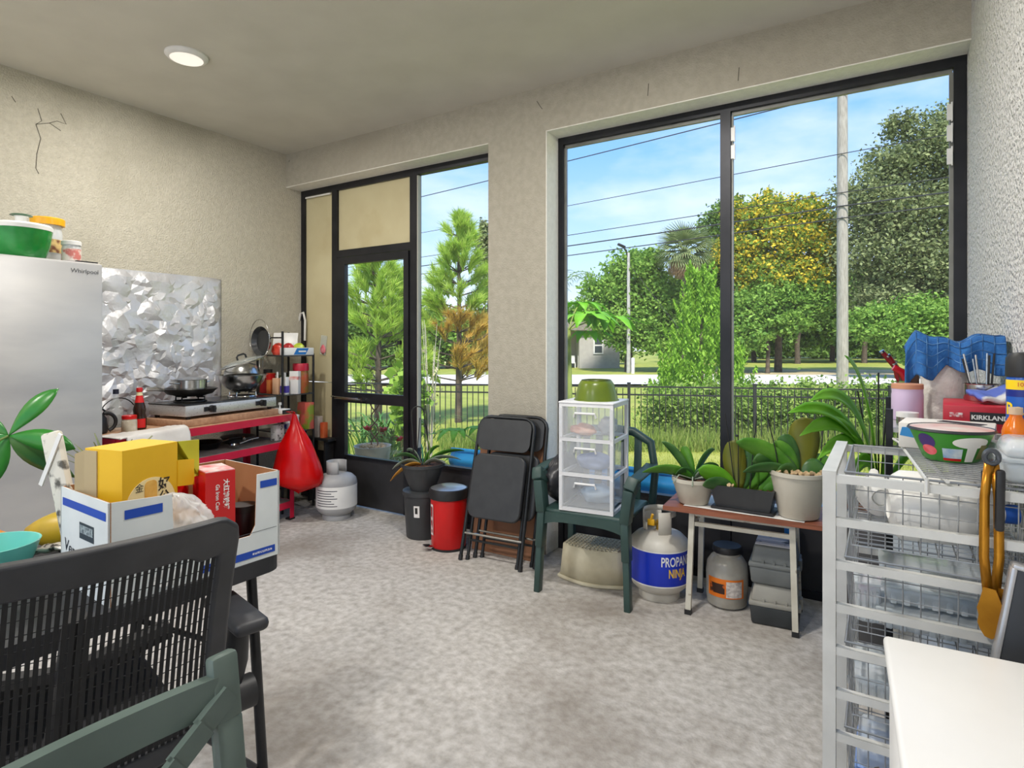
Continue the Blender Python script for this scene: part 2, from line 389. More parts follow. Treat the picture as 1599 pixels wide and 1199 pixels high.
# lawn starts at the outside face of the wall: clip points behind it
def gp2(u, v):
    x, y, z = gp(u, v); return (x, max(y, 3.58), z if y > 3.58 else -.14)
b.grid(gp2, nl, nd); lawn = b.build('lawn', GRASS); lawn['kind'] = 'structure'
ROADM = mat('pale_road', (226, 220, 212), (206, 200, 190), 1.5, .9)
SANDM = mat('sandy_verge', (196, 176, 140), (160, 150, 100), .5, .95)
def strip(name, d0, d1, m, dz, l0=-70, l1=70):
    mb = MB(); mb.grid(lambda u, v: S(d0 + (d1 - d0) * v, l0 + (l1 - l0) * u, gz(30) + dz), 20, 2); o = mb.build(name, m); o['kind'] = 'structure'; return o
strip('road', 29, 38, ROADM, .09)
strip('sandy_verge', 38.2, 46, SANDM, .075, 11, 70)

def cloud_mesh(name, pts, size, m, seed=1, aspect=.55, up=0.0, rmin=0.0, rmax=1.0):
    """many small leaf quads at pts (n,3); size (n,) or scalar; per-face random in attribute rnd"""
    g = np.random.default_rng(seed); pts = np.asarray(pts, dtype=np.float32); n = len(pts)
    a = g.normal(size=(n, 3)); a[:, 2] *= .7; a /= np.linalg.norm(a, axis=1)[:, None]
    b_ = g.normal(size=(n, 3)); b_ -= a * (a * b_).sum(1)[:, None]; b_ /= np.linalg.norm(b_, axis=1)[:, None]
    nr = np.cross(a, b_)
    if up:
        a[:, 2] += up; a /= np.linalg.norm(a, axis=1)[:, None]
    s_ = (np.full(n, size) if np.isscalar(size) else np.asarray(size)) * g.uniform(.6, 1.3, n); s_ = s_[:, None]
    v = np.stack([pts - a * s_ * .5, pts + b_ * s_ * .5 * aspect + nr * s_ * .08, pts + a * s_ * .5, pts - b_ * s_ * .5 * aspect + nr * s_ * .08], 1).reshape(-1, 3)
    me = bpy.data.meshes.new(name); me.vertices.add(4 * n); me.loops.add(4 * n); me.polygons.add(n)
    me.vertices.foreach_set('co', v.astype(np.float32).ravel()); me.loops.foreach_set('vertex_index', np.arange(4 * n, dtype=np.int32))
    me.polygons.foreach_set('loop_start', np.arange(0, 4 * n, 4, dtype=np.int32))
    at = me.attributes.new('rnd', 'FLOAT', 'FACE'); at.data.foreach_set('value', g.uniform(rmin, rmax, n).astype(np.float32))
    me.materials.append(m); me.update(calc_edges=True); return me
def blob_pts(blobs, n, seed, shell=.55, clump=.35):
    """points in ellipsoid shells, gathered in clumps"""
    g = np.random.default_rng(seed); vol = np.array([bl[3] * bl[4] * bl[5] for bl in blobs]) ** .7; pr = vol / vol.sum(); out = []
    for bl, p in zip(blobs, pr):
        k = max(8, int(n * p)); nc = max(6, k // 40)
        d = g.normal(size=(nc, 3)); d /= np.linalg.norm(d, axis=1)[:, None]
        rad = g.uniform(shell, 1.0, nc)[:, None]; c = d * rad * np.array(bl[3:6]) + np.array(bl[:3])
        idx = g.integers(0, nc, k); q = c[idx] + g.normal(size=(k, 3)) * clump * np.array(bl[3:6]) * .45; out.append(q)
    return np.concatenate(out)
BARK = mat('grey_bark', (104, 92, 80), (74, 64, 56), 4, .95, bump=.6, bscale=12, bdist=.05)
FOL = {
 'dark': mat('foliage_dark', (68, 102, 42), (124, 158, 68), rnd=True, rough=.75, transl=.25),
 'mid': mat('foliage_mid', (92, 138, 50), (156, 192, 84), rnd=True, rough=.75, transl=.3),
 'gold': mat('foliage_gold', (100, 136, 44), (172, 182, 68), rnd=True, rough=.75, transl=.3, c3=(240, 210, 60), lo3=.62, hi3=.7),
 'oak': mat('foliage_oak', (88, 104, 62), (158, 168, 114), rnd=True, rough=.8, transl=.22),
 'lime': mat('foliage_lime', (118, 166, 40), (160, 204, 66), rnd=True, rough=.7, transl=.35),
 'pine': mat('foliage_pine', (150, 190, 64), (210, 228, 110), rnd=True, rough=.7, transl=.4),
 'pinebrown': mat('foliage_pine_brown', (204, 164, 70), (222, 196, 104), rnd=True, rough=.8, transl=.3),
 'hedge': mat('foliage_hedge', (92, 128, 48), (172, 196, 96), rnd=True, rough=.7, transl=.3),
}
def tree(name, label, d, lat, blobs, n, size, fol, trunk_r, trunk_top, cat='tree', group=None, seed=1, limbs=4, clump=.35, shell=.5, sz=None, aspect=.6):
    """blobs: (lateral, along, z, r_lateral, r_along, r_z) about the trunk, in street directions"""
    base = S(d, lat, gz(d)); root = thing(name, label, cat, base, math.atan2(.531, .847), group)
    bl = [(a, c, z - base.z, ra, rc, rz) for a, c, z, ra, rc, rz in blobs]
    p = blob_pts(bl, n, seed, shell, clump); p = p[p[:, 2] > .25]
    f_ = put('foliage', cloud_mesh('foliage', p, size, FOL[fol], seed, aspect), root); f_['kind'] = 'stuff'
    mb = MB(); g = random.Random(seed)
    tt = trunk_top - base.z
    mb.tube([(g.uniform(-.1, .1) * i * trunk_r * 2, 0, -.1 + tt * i / 6) for i in range(7)], [trunk_r * (1 - .1 * i) for i in range(7)], 9)
    for i in range(limbs):
        q = g.choice(bl); st = (0, 0, tt * g.uniform(.45, .9))
        mb.tube(bez(st, (q[0] * .4, q[1] * .4, (st[2] + q[2]) / 2 + .4), (q[0] * .9, q[1] * .9, q[2]), 6), [trunk_r * .5 * (1 - i_ * .13) for i_ in range(7)], 7)
    mb.build('trunk', BARK, root)
    return root
def L_(px, d): return (px - 800) / 928.0 * d
def Z_(py, d): return 1.35 + (537 - py) / 928.0 * d

# woods and street trees beyond the road
WG = 'trees beyond the road'
def bunch(g, n, w_, z0, z1, r0, r1):
    return [(g.uniform(-w_, w_), g.uniform(-1.5, 1.5), g.uniform(z0, z1), g.uniform(r0, r1), g.uniform(r0, r1), g.uniform(r0, r1) * .8) for _ in range(n)]
g = random.Random(3)
tree('leafy_tree', 'dark green tree behind the street lamp and the grey house', 44, 8.6, [(-1.6, 0, 5.0, 2.0, 2, 1.6), (.2, 0, 6.6, 2.0, 2, 1.7), (1.8, -.5, 4.6, 2.3, 2, 1.9), (-.9, -.5, 3.0, 2.4, 2, 1.5), (.9, -.8, 2.0, 2.4, 1.6, 1.4), (2.4, -.4, 2.4, 2, 1.6, 1.6), (1.6, .3, 7.6, 1.3, 1.4, 1.0)], 26000, .30, 'mid', .3, 4.5, group=WG, seed=11)
tree('leafy_tree', 'broad dark tree behind the bright conifer and under the fan palm', 46, 14.0, [(-2.0, 0, 4.6, 2.2, 2, 2.2), (1.2, .5, 5.2, 2.4, 2, 2.4), (-.5, -.5, 2.4, 2.8, 2, 1.8), (2.6, -.5, 2.6, 2.4, 2, 1.8), (2.4, .5, 10.4, 1.7, 1.8, 1.9), (3.1, .6, 12.0, 1.1, 1.4, 1.0), (2.9, 0, 7.8, 2, 2, 2)], 26000, .30, 'dark', .35, 6, group=WG, seed=12)
tree('leafy_tree', 'tree covered in yellow blossom beyond the road', 42, 18.8, [(-2.2, 0, 10.1, 1.8, 2, 1.6), (-.2, .2, 10.6, 1.7, 2, 1.5), (1.9, 0, 10.2, 1.8, 2, 1.6), (-2.9, 0, 7.8, 1.7, 2, 1.7), (-.6, -1, 8.2, 2.0, 2, 1.8), (1.8, -.8, 8.0, 2.1, 2, 1.9), (3.2, -.3, 8.8, 1.4, 1.6, 1.8), (-1.6, -1, 6.0, 2.0, 2, 1.5), (1.0, -1.2, 5.8, 2.0, 2, 1.5), (3.0, -.6, 6.4, 1.5, 1.6, 1.4)], 42000, .27, 'gold', .28, 6.5, group=WG, seed=13, clump=.3)
tree('leafy_tree', 'lower green tree growing under the yellow blossoming tree', 40, 17.2, [(-1.9, 0, 3.4, 1.6, 1.5, 1.5), (.2, 0, 4.4, 1.8, 1.5, 1.5), (2.2, .2, 4.2, 1.7, 1.5, 1.4), (-1.6, -.5, 1.9, 1.5, 1.2, 1.1), (3.6, .4, 4.6, 1.5, 1.5, 1.3), (1.0, -.4, 2.9, 1.5, 1.2, .9)], 22000, .27, 'mid', .16, 3, group=WG, seed=14)
tree('oak_tree', 'tall grey-green oak standing beyond the wooden utility pole', 38, 26.0, [(-3.4, 0, 10.2, 2.2, 2.2, 2.0), (-1.6, .2, 12.6, 2.0, 2.0, 1.7), (.8, 0, 14.2, 2.2, 2.4, 1.8), (-.6, .3, 9.6, 3.0, 3, 2.2), (2.9, 0, 11.4, 2.6, 3, 2.6), (3.4, .5, 15.6, 1.9, 2, 1.5), (-3.0, -.4, 7.0, 2.4, 2.2, 1.9), (.2, -.6, 6.4, 2.8, 2.4, 1.9), (3.4, 0, 7.4, 2.6, 2.4, 2.3), (-1.2, 0, 15.4, 1.0, 1.2, .9), (-2.6, -.4, 4.4, 2.2, 2, 1.4), (2.4, -.4, 4.4, 2.6, 2, 1.5)], 62000, .25, 'oak', .5, 9, group=WG, seed=15, limbs=10, clump=.42, shell=.35)
tree('leafy_tree', 'spreading light green shrub tree at the foot of the oak', 34, 22.6, [(-1.6, 0, 2.5, 1.6, 1.4, 1.1), (.8, 0, 2.9, 1.9, 1.4, 1.3), (-.2, -.5, 1.6, 1.6, 1.2, 1.0), (2.2, 0, 2.0, 1.4, 1.2, 1.2), (.6, -.6, .8, 1.3, 1.0, .8), (3.4, 0, 2.6, 1.4, 1.2, 1.3)], 20000, .24, 'mid', .1, 2.2, group=WG, seed=16)
for i, (px, d) in enumerate(((1110, 64), (1178, 68), (1246, 62), (1300, 70), (1350, 64), (1420, 68), (1490, 62))):
    tree('shade_tree', 'dark shade tree deep in the woods with bare trunks', d, L_(px, d), [(-2.5, 0, 4.6, 3.2, 2.5, 2.2), (2.5, 0, 4.9, 3.2, 2.5, 2.4), (0, 0, 7.2, 4.2, 3, 2.6), (-1.5, 1.0, 2.6, 2.2, 2, 1.5), (2.2, 1.4, 2.3, 2.4, 2, 1.6)], 7000, .55, 'dark', .3, 6, group='shade trees deep in the woods', seed=30 + i, limbs=5)
for i, (px, py, d) in enumerate(((440, 500, 54), (500, 500, 52), (560, 506, 50), (610, 500, 52), (655, 512, 50), (700, 508, 50), (745, 505, 52), (790, 490, 53), (840, 495, 58), (890, 478, 62), (940, 480, 60))):
    tree('distant_tree', 'distant green tree in the wood line behind the pines', d, L_(px, d), [(-1.4, 0, 1.2, 2.2, 2, 1.7), (1.4, 0, 1.3, 2.2, 2, 1.8), (0, 0, max(2.8, Z_(py, d) - 1.0), 2.4, 2, 1.8)], 6500, .36, 'mid' if i % 2 else 'dark', .2, 2, group='wood line behind the pines', seed=50 + i, limbs=3)
for i in range(9):
    d = 82 + 3 * (i % 2); px = 1090 + 52 * i
    tree('woodland_tree', 'dense dark tree closing off the far end of the woods', d, L_(px, d), [(-2.2, 0, 1.0, 3.2, 2, 2.4), (2.2, 0, 1.2, 3.2, 2, 2.4), (0, 0, 4.6, 4.2, 2.4, 2.6), (0, .5, 8.0, 4.2, 2.4, 2.6)], 5000, .75, 'dark', .3, 3, group='trees closing off the woods', seed=130 + i, limbs=3)
tree('distant_tree', 'tall thin grey-green tree rising behind the brown-tipped pine', 46, L_(764, 46), [(0, 0, 8.6, 1.2, 1, 1.8), (.3, 0, 6.0, 1.4, 1, 1.8), (-.2, 0, 10.0, .7, .7, 1.0)], 5200, .3, 'oak', .15, 8, seed=61)

# fan palm with a skirt of dry fronds
d, lat = 41, L_(1070, 41); zc = Z_(392, 41)
pr_ = thing('fan_palm', 'fan palm with a skirt of dry brown fronds', 'palm tree', S(d, lat, gz(d)), math.atan2(.531, .847))
palmg = mat('palm_green', (126, 144, 92), (160, 172, 122), 3, .7, transl=.2); palmd = mat('palm_dry', (176, 146, 110), (146, 118, 88), 3, .85)
bz = gz(d)
mb = MB(); mb.tube([(0, 0, 0), (.1, 0, 3), (0, 0, zc - bz - .2)], [.28, .25, .28], 10); mb.build('trunk', BARK, pr_)
g = random.Random(5)
def frond_mesh(m):
    mb = MB()
    for k in range(15):
        a = R(-75 + 150 * k / 14); tip = Vector((math.sin(a) * .85, 1.05 + math.cos(a) * .8, -.35 - .25 * abs(math.sin(a))))
        mb.blade([(0, .75, 0), Vector((0, .75, 0)).lerp(tip, .55) + Vector((0, 0, .12)), tip], .06, (math.cos(a), -math.sin(a), 0), .2, prof=lambda u: 1 - u * .85, nw=2)
    mb.tube([(0, 0, 0), (0, .8, 0)], .03, 4)
    return mb.mesh('frond', m, thick=1)
fg, fd_ = frond_mesh(palmg), frond_mesh(palmd)
for k in range(58):
    el = 75 - 150 * (k / 57) ** .9; az = k * 137.5
    m_ = fg if el > -30 else fd_
    o = put('frond', m_, pr_, (0, 0, zc - bz), (R(el), 0, R(az))); o.scale = (1.25, 1.2 if el > -30 else 1.05, 1.2)

# conifer by the road
d = 17.5; lat = L_(1095, d)
cr_ = thing('conifer', 'bright green conical cypress behind the hedge', 'conifer', S(d, lat, gz(d)), math.atan2(.531, .847))
gen = np.random.default_rng(9); pts = []; bz = gz(d); zt = Z_(425, d) - bz
for k in range(330):
    u = gen.uniform(0, 1) ** 1.25; h = .15 + u * (zt - .5); rad = 1.28 * (1 - u) ** .75 * (0.9 + .25 * gen.random()) + .05; a = gen.uniform(0, 6.283)
    rr0 = rad * gen.uniform(.55, 1.0); c0 = np.array([rr0 * math.cos(a), rr0 * math.sin(a), h])
    m = 46; t_ = gen.uniform(0, 1, m)[:, None]
    dirv = np.array([math.cos(a) * .25, math.sin(a) * .25, .62]); pts.append(c0 + t_ * dirv * gen.uniform(.7, 1.2) + gen.normal(size=(m, 3)) * .075 * (1.1 - t_))
pts = np.concatenate(pts)
o = put('foliage', cloud_mesh('foliage', pts, .16, FOL['lime'], 9, .4, up=1.3), cr_); o['kind'] = 'stuff'
mb = MB(); mb.tube([(0, 0, -.1), (0, 0, zt * .8)], [.12, .02], 8); mb.build('trunk', BARK, cr_)

# young pines: whorls of branches with long needle tufts
def needle_mesh(name, tufts, m, seed, ln=.34, per=70):
    g = np.random.default_rng(seed); P0 = []; 
    V = []; 
    for (c, ax) in tufts:
        ax = np.array(ax) / np.linalg.norm(ax); c = np.array(c)
        dv = g.normal(size=(per, 3)); dv /= np.linalg.norm(dv, axis=1)[:, None]; dv = dv * .62 + ax * .8 + np.array([0, 0, .35]); dv /= np.linalg.norm(dv, axis=1)[:, None]
        st = c - ax * g.uniform(0, .38, per)[:, None]; L2 = ln * g.uniform(.7, 1.15, per)[:, None]
        sd = np.cross(dv, g.normal(size=(per, 3))); sd /= np.linalg.norm(sd, axis=1)[:, None]
        tip = st + dv * L2; tip[:, 2] -= .05
        V.append(np.stack([st - sd * .0105, st + sd * .0105, tip], 1))
    V = np.concatenate(V).reshape(-1, 3); n = len(V) // 3
    me = bpy.data.meshes.new(name); me.vertices.add(3 * n); me.loops.add(3 * n); me.polygons.add(n)
    me.vertices.foreach_set('co', V.astype(np.float32).ravel()); me.loops.foreach_set('vertex_index', np.arange(3 * n, dtype=np.int32)); me.polygons.foreach_set('loop_start', np.arange(0, 3 * n, 3, dtype=np.int32))
    at = me.attributes.new('rnd', 'FLOAT', 'FACE'); at.data.foreach_set('value', g.uniform(0, 1, n).astype(np.float32))
    me.materials.append(m); me.update(calc_edges=True); return me
def pine(label, d, lat, top, width, seed, brown=0):
    base = S(d, lat, gz(d)); t = thing('young_pine', label, 'pine tree', base, math.atan2(.531, .847), 'young pines beyond the fence'); g = random.Random(seed); H = top - base.z
    mb = MB(); mb.tube([(0, 0, -.1), (.03, 0, H * .5), (0, 0, H)], [.095, .06, .015], 8); green, br = [((0, 0, H), (0, 0, 1))], []
    z = H * .2; 
    while z < H * .97:
        fr = (z - H * .2) / (H * .8); ln = width * (1 - fr) ** .72 + .1
        for k in range(6):
            a = g.uniform(0, 6.283); l2 = ln * g.uniform(.65, 1.05); up = .35 + .5 * fr
            tip = Vector((math.cos(a) * l2, math.sin(a) * l2, z + l2 * up)); mid = Vector((math.cos(a) * l2 * .55, math.sin(a) * l2 * .55, z + l2 * up * .3))
            mb.tube([(0, 0, z), mid, tip], [.022, .014, .007], 5)
            lst = br if (brown and fr < brown and math.cos(a) > -.55) else green
            lst.append((tip, tip - mid)); lst.append((mid.lerp(tip, .45) + Vector((0, 0, .03)), tip - mid + Vector((0, 0, .3))))
            for q in range(2):
                a2 = a + g.uniform(-.8, .8); t2 = mid + Vector((math.cos(a2), math.sin(a2), .75)) * l2 * .42; mb.tube([mid, t2], [.01, .005], 4); lst.append((t2, t2 - mid))
        z += H * .058
    mb.build('trunk', BARK, t)
    o = put('needles', needle_mesh('needles', green, FOL['pine'], seed), t); o['kind'] = 'stuff'
    if br: o = put('brown_needles', needle_mesh('brown_needles', br, FOL['pinebrown'], seed + 1), t); o['kind'] = 'stuff'
pine('young pine with browning lower needles seen beside the pier', 15.5, L_(716, 15.5), Z_(335, 15.5), 1.35, 21, .32)
pine('bushy green young pine seen through the screen door', 14.5, L_(590, 14.5), Z_(385, 14.5), 1.5, 22)

# utility pole and wires
UP = S(20, 11.12, gz(20)); POLEM = mat('weathered_pole', (176, 170, 160), (146, 140, 130), 6, .95, stretch=(6, 6, .6))
t = thing('utility_pole', 'tall weathered wooden utility pole by the road', 'utility pole', UP)
mb = MB(); mb.cyl((0, 0, -.1), (0, 0, 11.5), .185, .155, 20); mb.build('shaft', POLEM, t)
for z_ in (7.7, 6.4, 5.95, 5.6, 9.75):
    mb = MB(); mb.cyl((0, -.2, z_ - UP.z), (0, .2, z_ - UP.z), .012, n=6); mb.build('bolt', STEEL, t)
WIREM = mat('wire_black', (50, 52, 56), None, rough=.7)
for z_, r_, sag, nm in ((9.75, .014, .25, 'thick power wire strung highest across the sky'), (7.7, .009, .2, 'thin pale wire strung second highest across the sky'), (6.4, .010, .25, 'thin dark cable strung third highest on the pole'), (5.95, .016, .3, 'thick dark cable strung second lowest on the pole'), (5.55, .013, .35, 'dark cable strung lowest on the pole')):
    mb = MB(); A = S(20 + 7.2 * 5, 11.12 - 8.78 * 5, z_); B = S(20 - 7.2 * 1.2, 11.12 + 8.78 * 1.2, z_)
    P0 = UP.copy(); P0.z = z_
    side = (A - B).cross(Vector((0, 0, 1))).normalized() * -.19
    pts = [B.lerp(P0, i / 5) + side for i in range(6)] + [P0.lerp(A, i / 16) + side - Vector((0, 0, sag * 4 * (i / 16) * (1 - i / 16))) for i in range(1, 17)]
    mb.tube(pts, r_ * 1.5, 6); tag(mb.build('power_wire', WIREM), nm, 'wire', 'wires on the utility pole')
# street lamp
d = 42; t = thing('street_lamp', 'grey street lamp on a concrete pole beyond the road', 'street lamp', S(d, L_(982, d), gz(d)), math.atan2(.531, .847))
h = Z_(388, d) - gz(d); mb = MB(); mb.cyl((0, 0, -.1), (0, 0, h - .3), .15, .1, 12); mb.build('pole', mat('concrete_grey', (180, 178, 172), (160, 158, 152), 4, .9), t)
mb = MB(); mb.tube([(0, 0, h - .9), (-.15, 0, h - .2), (-.4, 0, h + .15)], .05, 8); mb.build('arm', BLACKM, t)
mb = MB(); mb.rbox((-.5, 0, h + .2), (.6, .3, .16), .05, rot=(0, R(25), 0)); mb.build('lamp_head', BLACKM, t)
mb = MB(); mb.tube([(.12, 0, h - 1.2), (3.2, -.5, 3.4), (5.2, -1, .2)], .02, 5); mb.build('guy_wire', WIREM, t)
# house beyond the road
d = 50; hs = thing('house', 'small grey house with a white window and a porch', 'house', S(d, L_(918, d), gz(d)), math.atan2(.531, .847))
HW = mat('house_siding', (182, 178, 172), (172, 168, 162), 3, .9); RF = mat('house_roof', (150, 142, 134), (130, 122, 114), 4, .9)
mb = MB(); mb.box((1.0, 2, 1.6), (3.4, 4, 3.2)); mb.build('wall', HW, hs, smooth=False)
mb = MB(); mb.box((-2.6, 3.6, 1.6), (4.0, 1.0, 3.2)); mb.build('porch_wall', mat('porch_wall_paint', (172, 166, 158), rough=.9), hs, smooth=False)
mb = MB(); mb.prism([(-5, 3.2), (3.2, 3.2), (2.6, 3.9), (-4.6, 3.9)], 5.2, (0, -.5, 0), nrm=(0, 1, 0)); mb.build('roof', RF, hs, smooth=False)
mb = MB(); mb.box((-4.4, .3, 1.6), (.15, .15, 3.2)); mb.build('porch_post', WHITE, hs, smooth=False)
wn = MB(); wn.box((.9, -.03, 1.95), (.85, .1, 1.5)); wo = wn.build('window', WHITE, hs, smooth=False)
for z_ in (1.6, 2.3):
    mb = MB(); mb.box((.9, -.09, z_), (.6, .03, .56)); mb.build('pane', mat('far_pane', (70, 78, 84), rough=.15), wo, smooth=False)
mb = MB(); mb.prism([(.6 * math.cos(R(a)), .6 * math.sin(R(a))) for a in range(0, 181, 15)], .08, (-2.7, 3.0, 1.6), nrm=(0, -1, 0)); mb.build('arched_window', mat('far_pane_dark', (56, 56, 58), rough=.3), hs, smooth=False)
def patio_chair(loc, rz, lab):
    t = thing('patio_chair', lab, 'chair', loc, rz, 'white chairs on the porch')
    mb = MB(); mb.box((0, 0, .42), (.55, .5, .05)); mb.build('seat', WHITEPL, t, smooth=False)
    mb = MB(); mb.box((0, .25, .75), (.5, .05, .6)); mb.build('backrest', WHITEPL, t, smooth=False)
    for sx_ in (-1, 1):
        for sy_ in (-1, 1): mb = MB(); mb.box((sx_ * .24, sy_ * .2, .2), (.06, .06, .4)); mb.build('leg', WHITEPL, t, smooth=False)
patio_chair(S(51, L_(894, 51), gz(50)), math.atan2(.531, .847), 'small white patio chair in front of the arched porch window'); patio_chair(S(50.6, L_(909, 50.6), gz(50)), math.atan2(.531, .847) + .3, 'small white patio chair turned sideways beside the house corner')
mb = MB(); mb.rbox((0, 0, .5), (.22, .2, 1.2), .05); tag(mb.build('marker_post', WHITEPL, loc=S(41, L_(989, 41), gz(41))), 'short white utility marker post beside the road', 'marker post')
for px in (757,):
    mb = MB(); mb.rbox((0, 0, .45), (.2, .2, 1.0), .05); tag(mb.build('mailbox_post', WHITEPL, loc=S(40, L_(px, 40), gz(40))), 'white roadside post behind the pine by the pier', 'post')

# picket fence across the lawn
FE = mat('fence_black', (38, 38, 40), (50, 50, 50), 4, .5, .3)
FA, FB = S(12.8, L_(650, 12.8)), S(11.1, L_(1400, 11.1)); fdir = (FB - FA); fdir.z = 0; fl = fdir.length; fdir.normalize(); fa = math.atan2(fdir.y, fdir.x)
pk = MB(); pk.box((0, 0, .6), (.016, .016, 1.12)); pkm = pk.mesh('picket', FE, False)
ptm = MB(); ptm.box((0, 0, .62), (.06, .06, 1.26)); ptm.box((0, 0, 1.26), (.072, .072, .03)); ptm = ptm.mesh('post', FE, False)
raM = MB(); raM.box((0, 0, 0), (2.34, .026, .03)); raM = raM.mesh('rail', FE, False)
FZ = -.70
FLAB = {-1: 'seen through the screen door', 0: 'behind the bare shrub and the brown-tipped pine', 1: 'behind the papaya sapling and drawer tower', 2: 'where the hedge begins below the bright conifer', 3: 'before the hedge by the utility pole', 4: 'at the hedge end behind the strap leaved plant'}
for k in range(-1, 5):
    o0 = FA + fdir * (k * 2.4 - .3); o0.z = FZ
    t = thing('picket_fence', 'black metal picket fence panel ' + FLAB[k], 'fence', o0, fa, 'picket fence panels')
    put('post', ptm, t)
    for z_ in (1.19, 1.03, .14): put('rail', raM, t, (1.2, 0, z_))
    for i in range(19): put('picket', pkm, t, (.12 + i * .12, 0, 0))
# hedge just behind the fence
t = thing('hedge', 'leafy green hedge pressed against the picket fence', 'hedge', S(12.6, 6.4, -.7), math.atan2(.531, .847))
hb = [(x, .25, .62, .62, .45, .62) for x in np.arange(-3.1, 4.2, .45)] + [(x, .1, .35, .4, .3, .4) for x in np.arange(-3.0, 4.2, .5)]
o = put('foliage', cloud_mesh('foliage', blob_pts(hb, 30000, 71, .55, .42), .10, FOL['hedge'], 71, .55), t); o['kind'] = 'stuff'
mb = MB()
for x in np.arange(-3, 4.2, .4): mb.tube([(x, .3, 0), (x + .1, .3, .6), (x - .05, .35, 1.0)], .012, 5)
mb.build('stem', BARK, t)
# grass: short blades on the lawn, taller weeds along the fence
def blades(name, n, dr, lr, h0, h1, m, seed, wdt=.008):
    g = np.random.default_rng(seed); d = dr[0] + (dr[1] - dr[0]) * g.random(n) ** 1.0; lat = (lr[0] + (lr[1] - lr[0]) * g.random(n)) * d / dr[1]
    x = -.531 * d + .847 * lat; y = .847 * d + .531 * lat; z = -.14 - .56 * np.clip((d - 4.5) / 6, 0, 1); k = y > 3.75; x, y, z = x[k], y[k], z[k]; n = len(x)
    h = g.uniform(h0, h1, n); a = g.uniform(0, 6.283, n); le = g.uniform(.1, .6, n) * h; b_ = g.uniform(0, 6.283, n); ww = wdt
    v0 = np.stack([x - ww * np.cos(a), y - ww * np.sin(a), z - .01], 1); v1 = np.stack([x + ww * np.cos(a), y + ww * np.sin(a), z - .01], 1); v2 = np.stack([x + le * np.cos(b_), y + le * np.sin(b_), z + h], 1)
    V = np.stack([v0, v1, v2], 1).reshape(-1, 3); me = bpy.data.meshes.new(name); me.vertices.add(3 * n); me.loops.add(3 * n); me.polygons.add(n)
    me.vertices.foreach_set('co', V.astype(np.float32).ravel()); me.loops.foreach_set('vertex_index', np.arange(3 * n, dtype=np.int32)); me.polygons.foreach_set('loop_start', np.arange(0, 3 * n, 3, dtype=np.int32))
    at = me.attributes.new('rnd', 'FLOAT', 'FACE'); at.data.foreach_set('value', g.uniform(0, 1, n).astype(np.float32)); me.materials.append(m); me.update(calc_edges=True)
    return put(name, me)
BL1 = mat('grass_blade', (146, 160, 58), (196, 196, 104), rnd=True, rough=.7, transl=.35)
BL2 = mat('weed_blade', (104, 140, 44), (170, 180, 96), rnd=True, rough=.7, transl=.35)
tag(blades('grass', 60000, (3.6, 13), (-6, 10), .03, .09, BL1, 5), 'short bright grass growing over the lawn', 'grass', kind='stuff')
tag(blades('tall_weeds', 9000, (11.2, 12.3), (-1.5, 9.5), .15, .5, BL2, 6, .012), 'taller weeds and grass along the picket fence', 'weeds', kind='stuff')
# ------------------------------------------------------------------ refrigerator and what stands on it
FR = mat('fridge_steel', (204, 202, 200), (190, 189, 189), 2.2, .42, .45, c3=(172, 171, 174), s3=1.4, lo3=.5, hi3=.72, stretch=(1, .6, 2.2))
t = thing('refrigerator', 'tall silver steel refrigerator against the wall', 'refrigerator', (-3.6, 1.145, 0))
b = MB(); b.rbox((-.41, 0, .9325), (.70, .82, 1.705), .012); b.build('body', mat('fridge_side_grey', (150, 150, 152), rough=.5), t)
b = MB(); b.rbox((-.03, 0, .93), (.06, .826, 1.71), .014); up_d = b.build('door', FR, t)
for z0, z1, p in ((.75, 1.25, up_d),):
    b = MB(); b.tube([(-.002, -.36, z0), (.045, -.36, z0 + .03), (.045, -.36, z1 - .03), (-.002, -.36, z1)], .012, 10); b.build('handle', CHROME, p)
b = MB(); b.box((-.40, 0, .04), (.64, .76, .08)); b.build('plinth', BLACKPL, t, smooth=False)
text('logo', 'Whirlpool', .031, mat('logo_ink', (70, 70, 74), rough=.4), up_d, frame_m((.0005, .325, 1.735), (0, 1, 0), (0, 0, 1)))
b = MB(); b.box((-.10, .36, 1.791), (.09, .1, .012)); b.build('hinge_cap', BLACKPL, t, smooth=False)
FT = 1.76 + .025
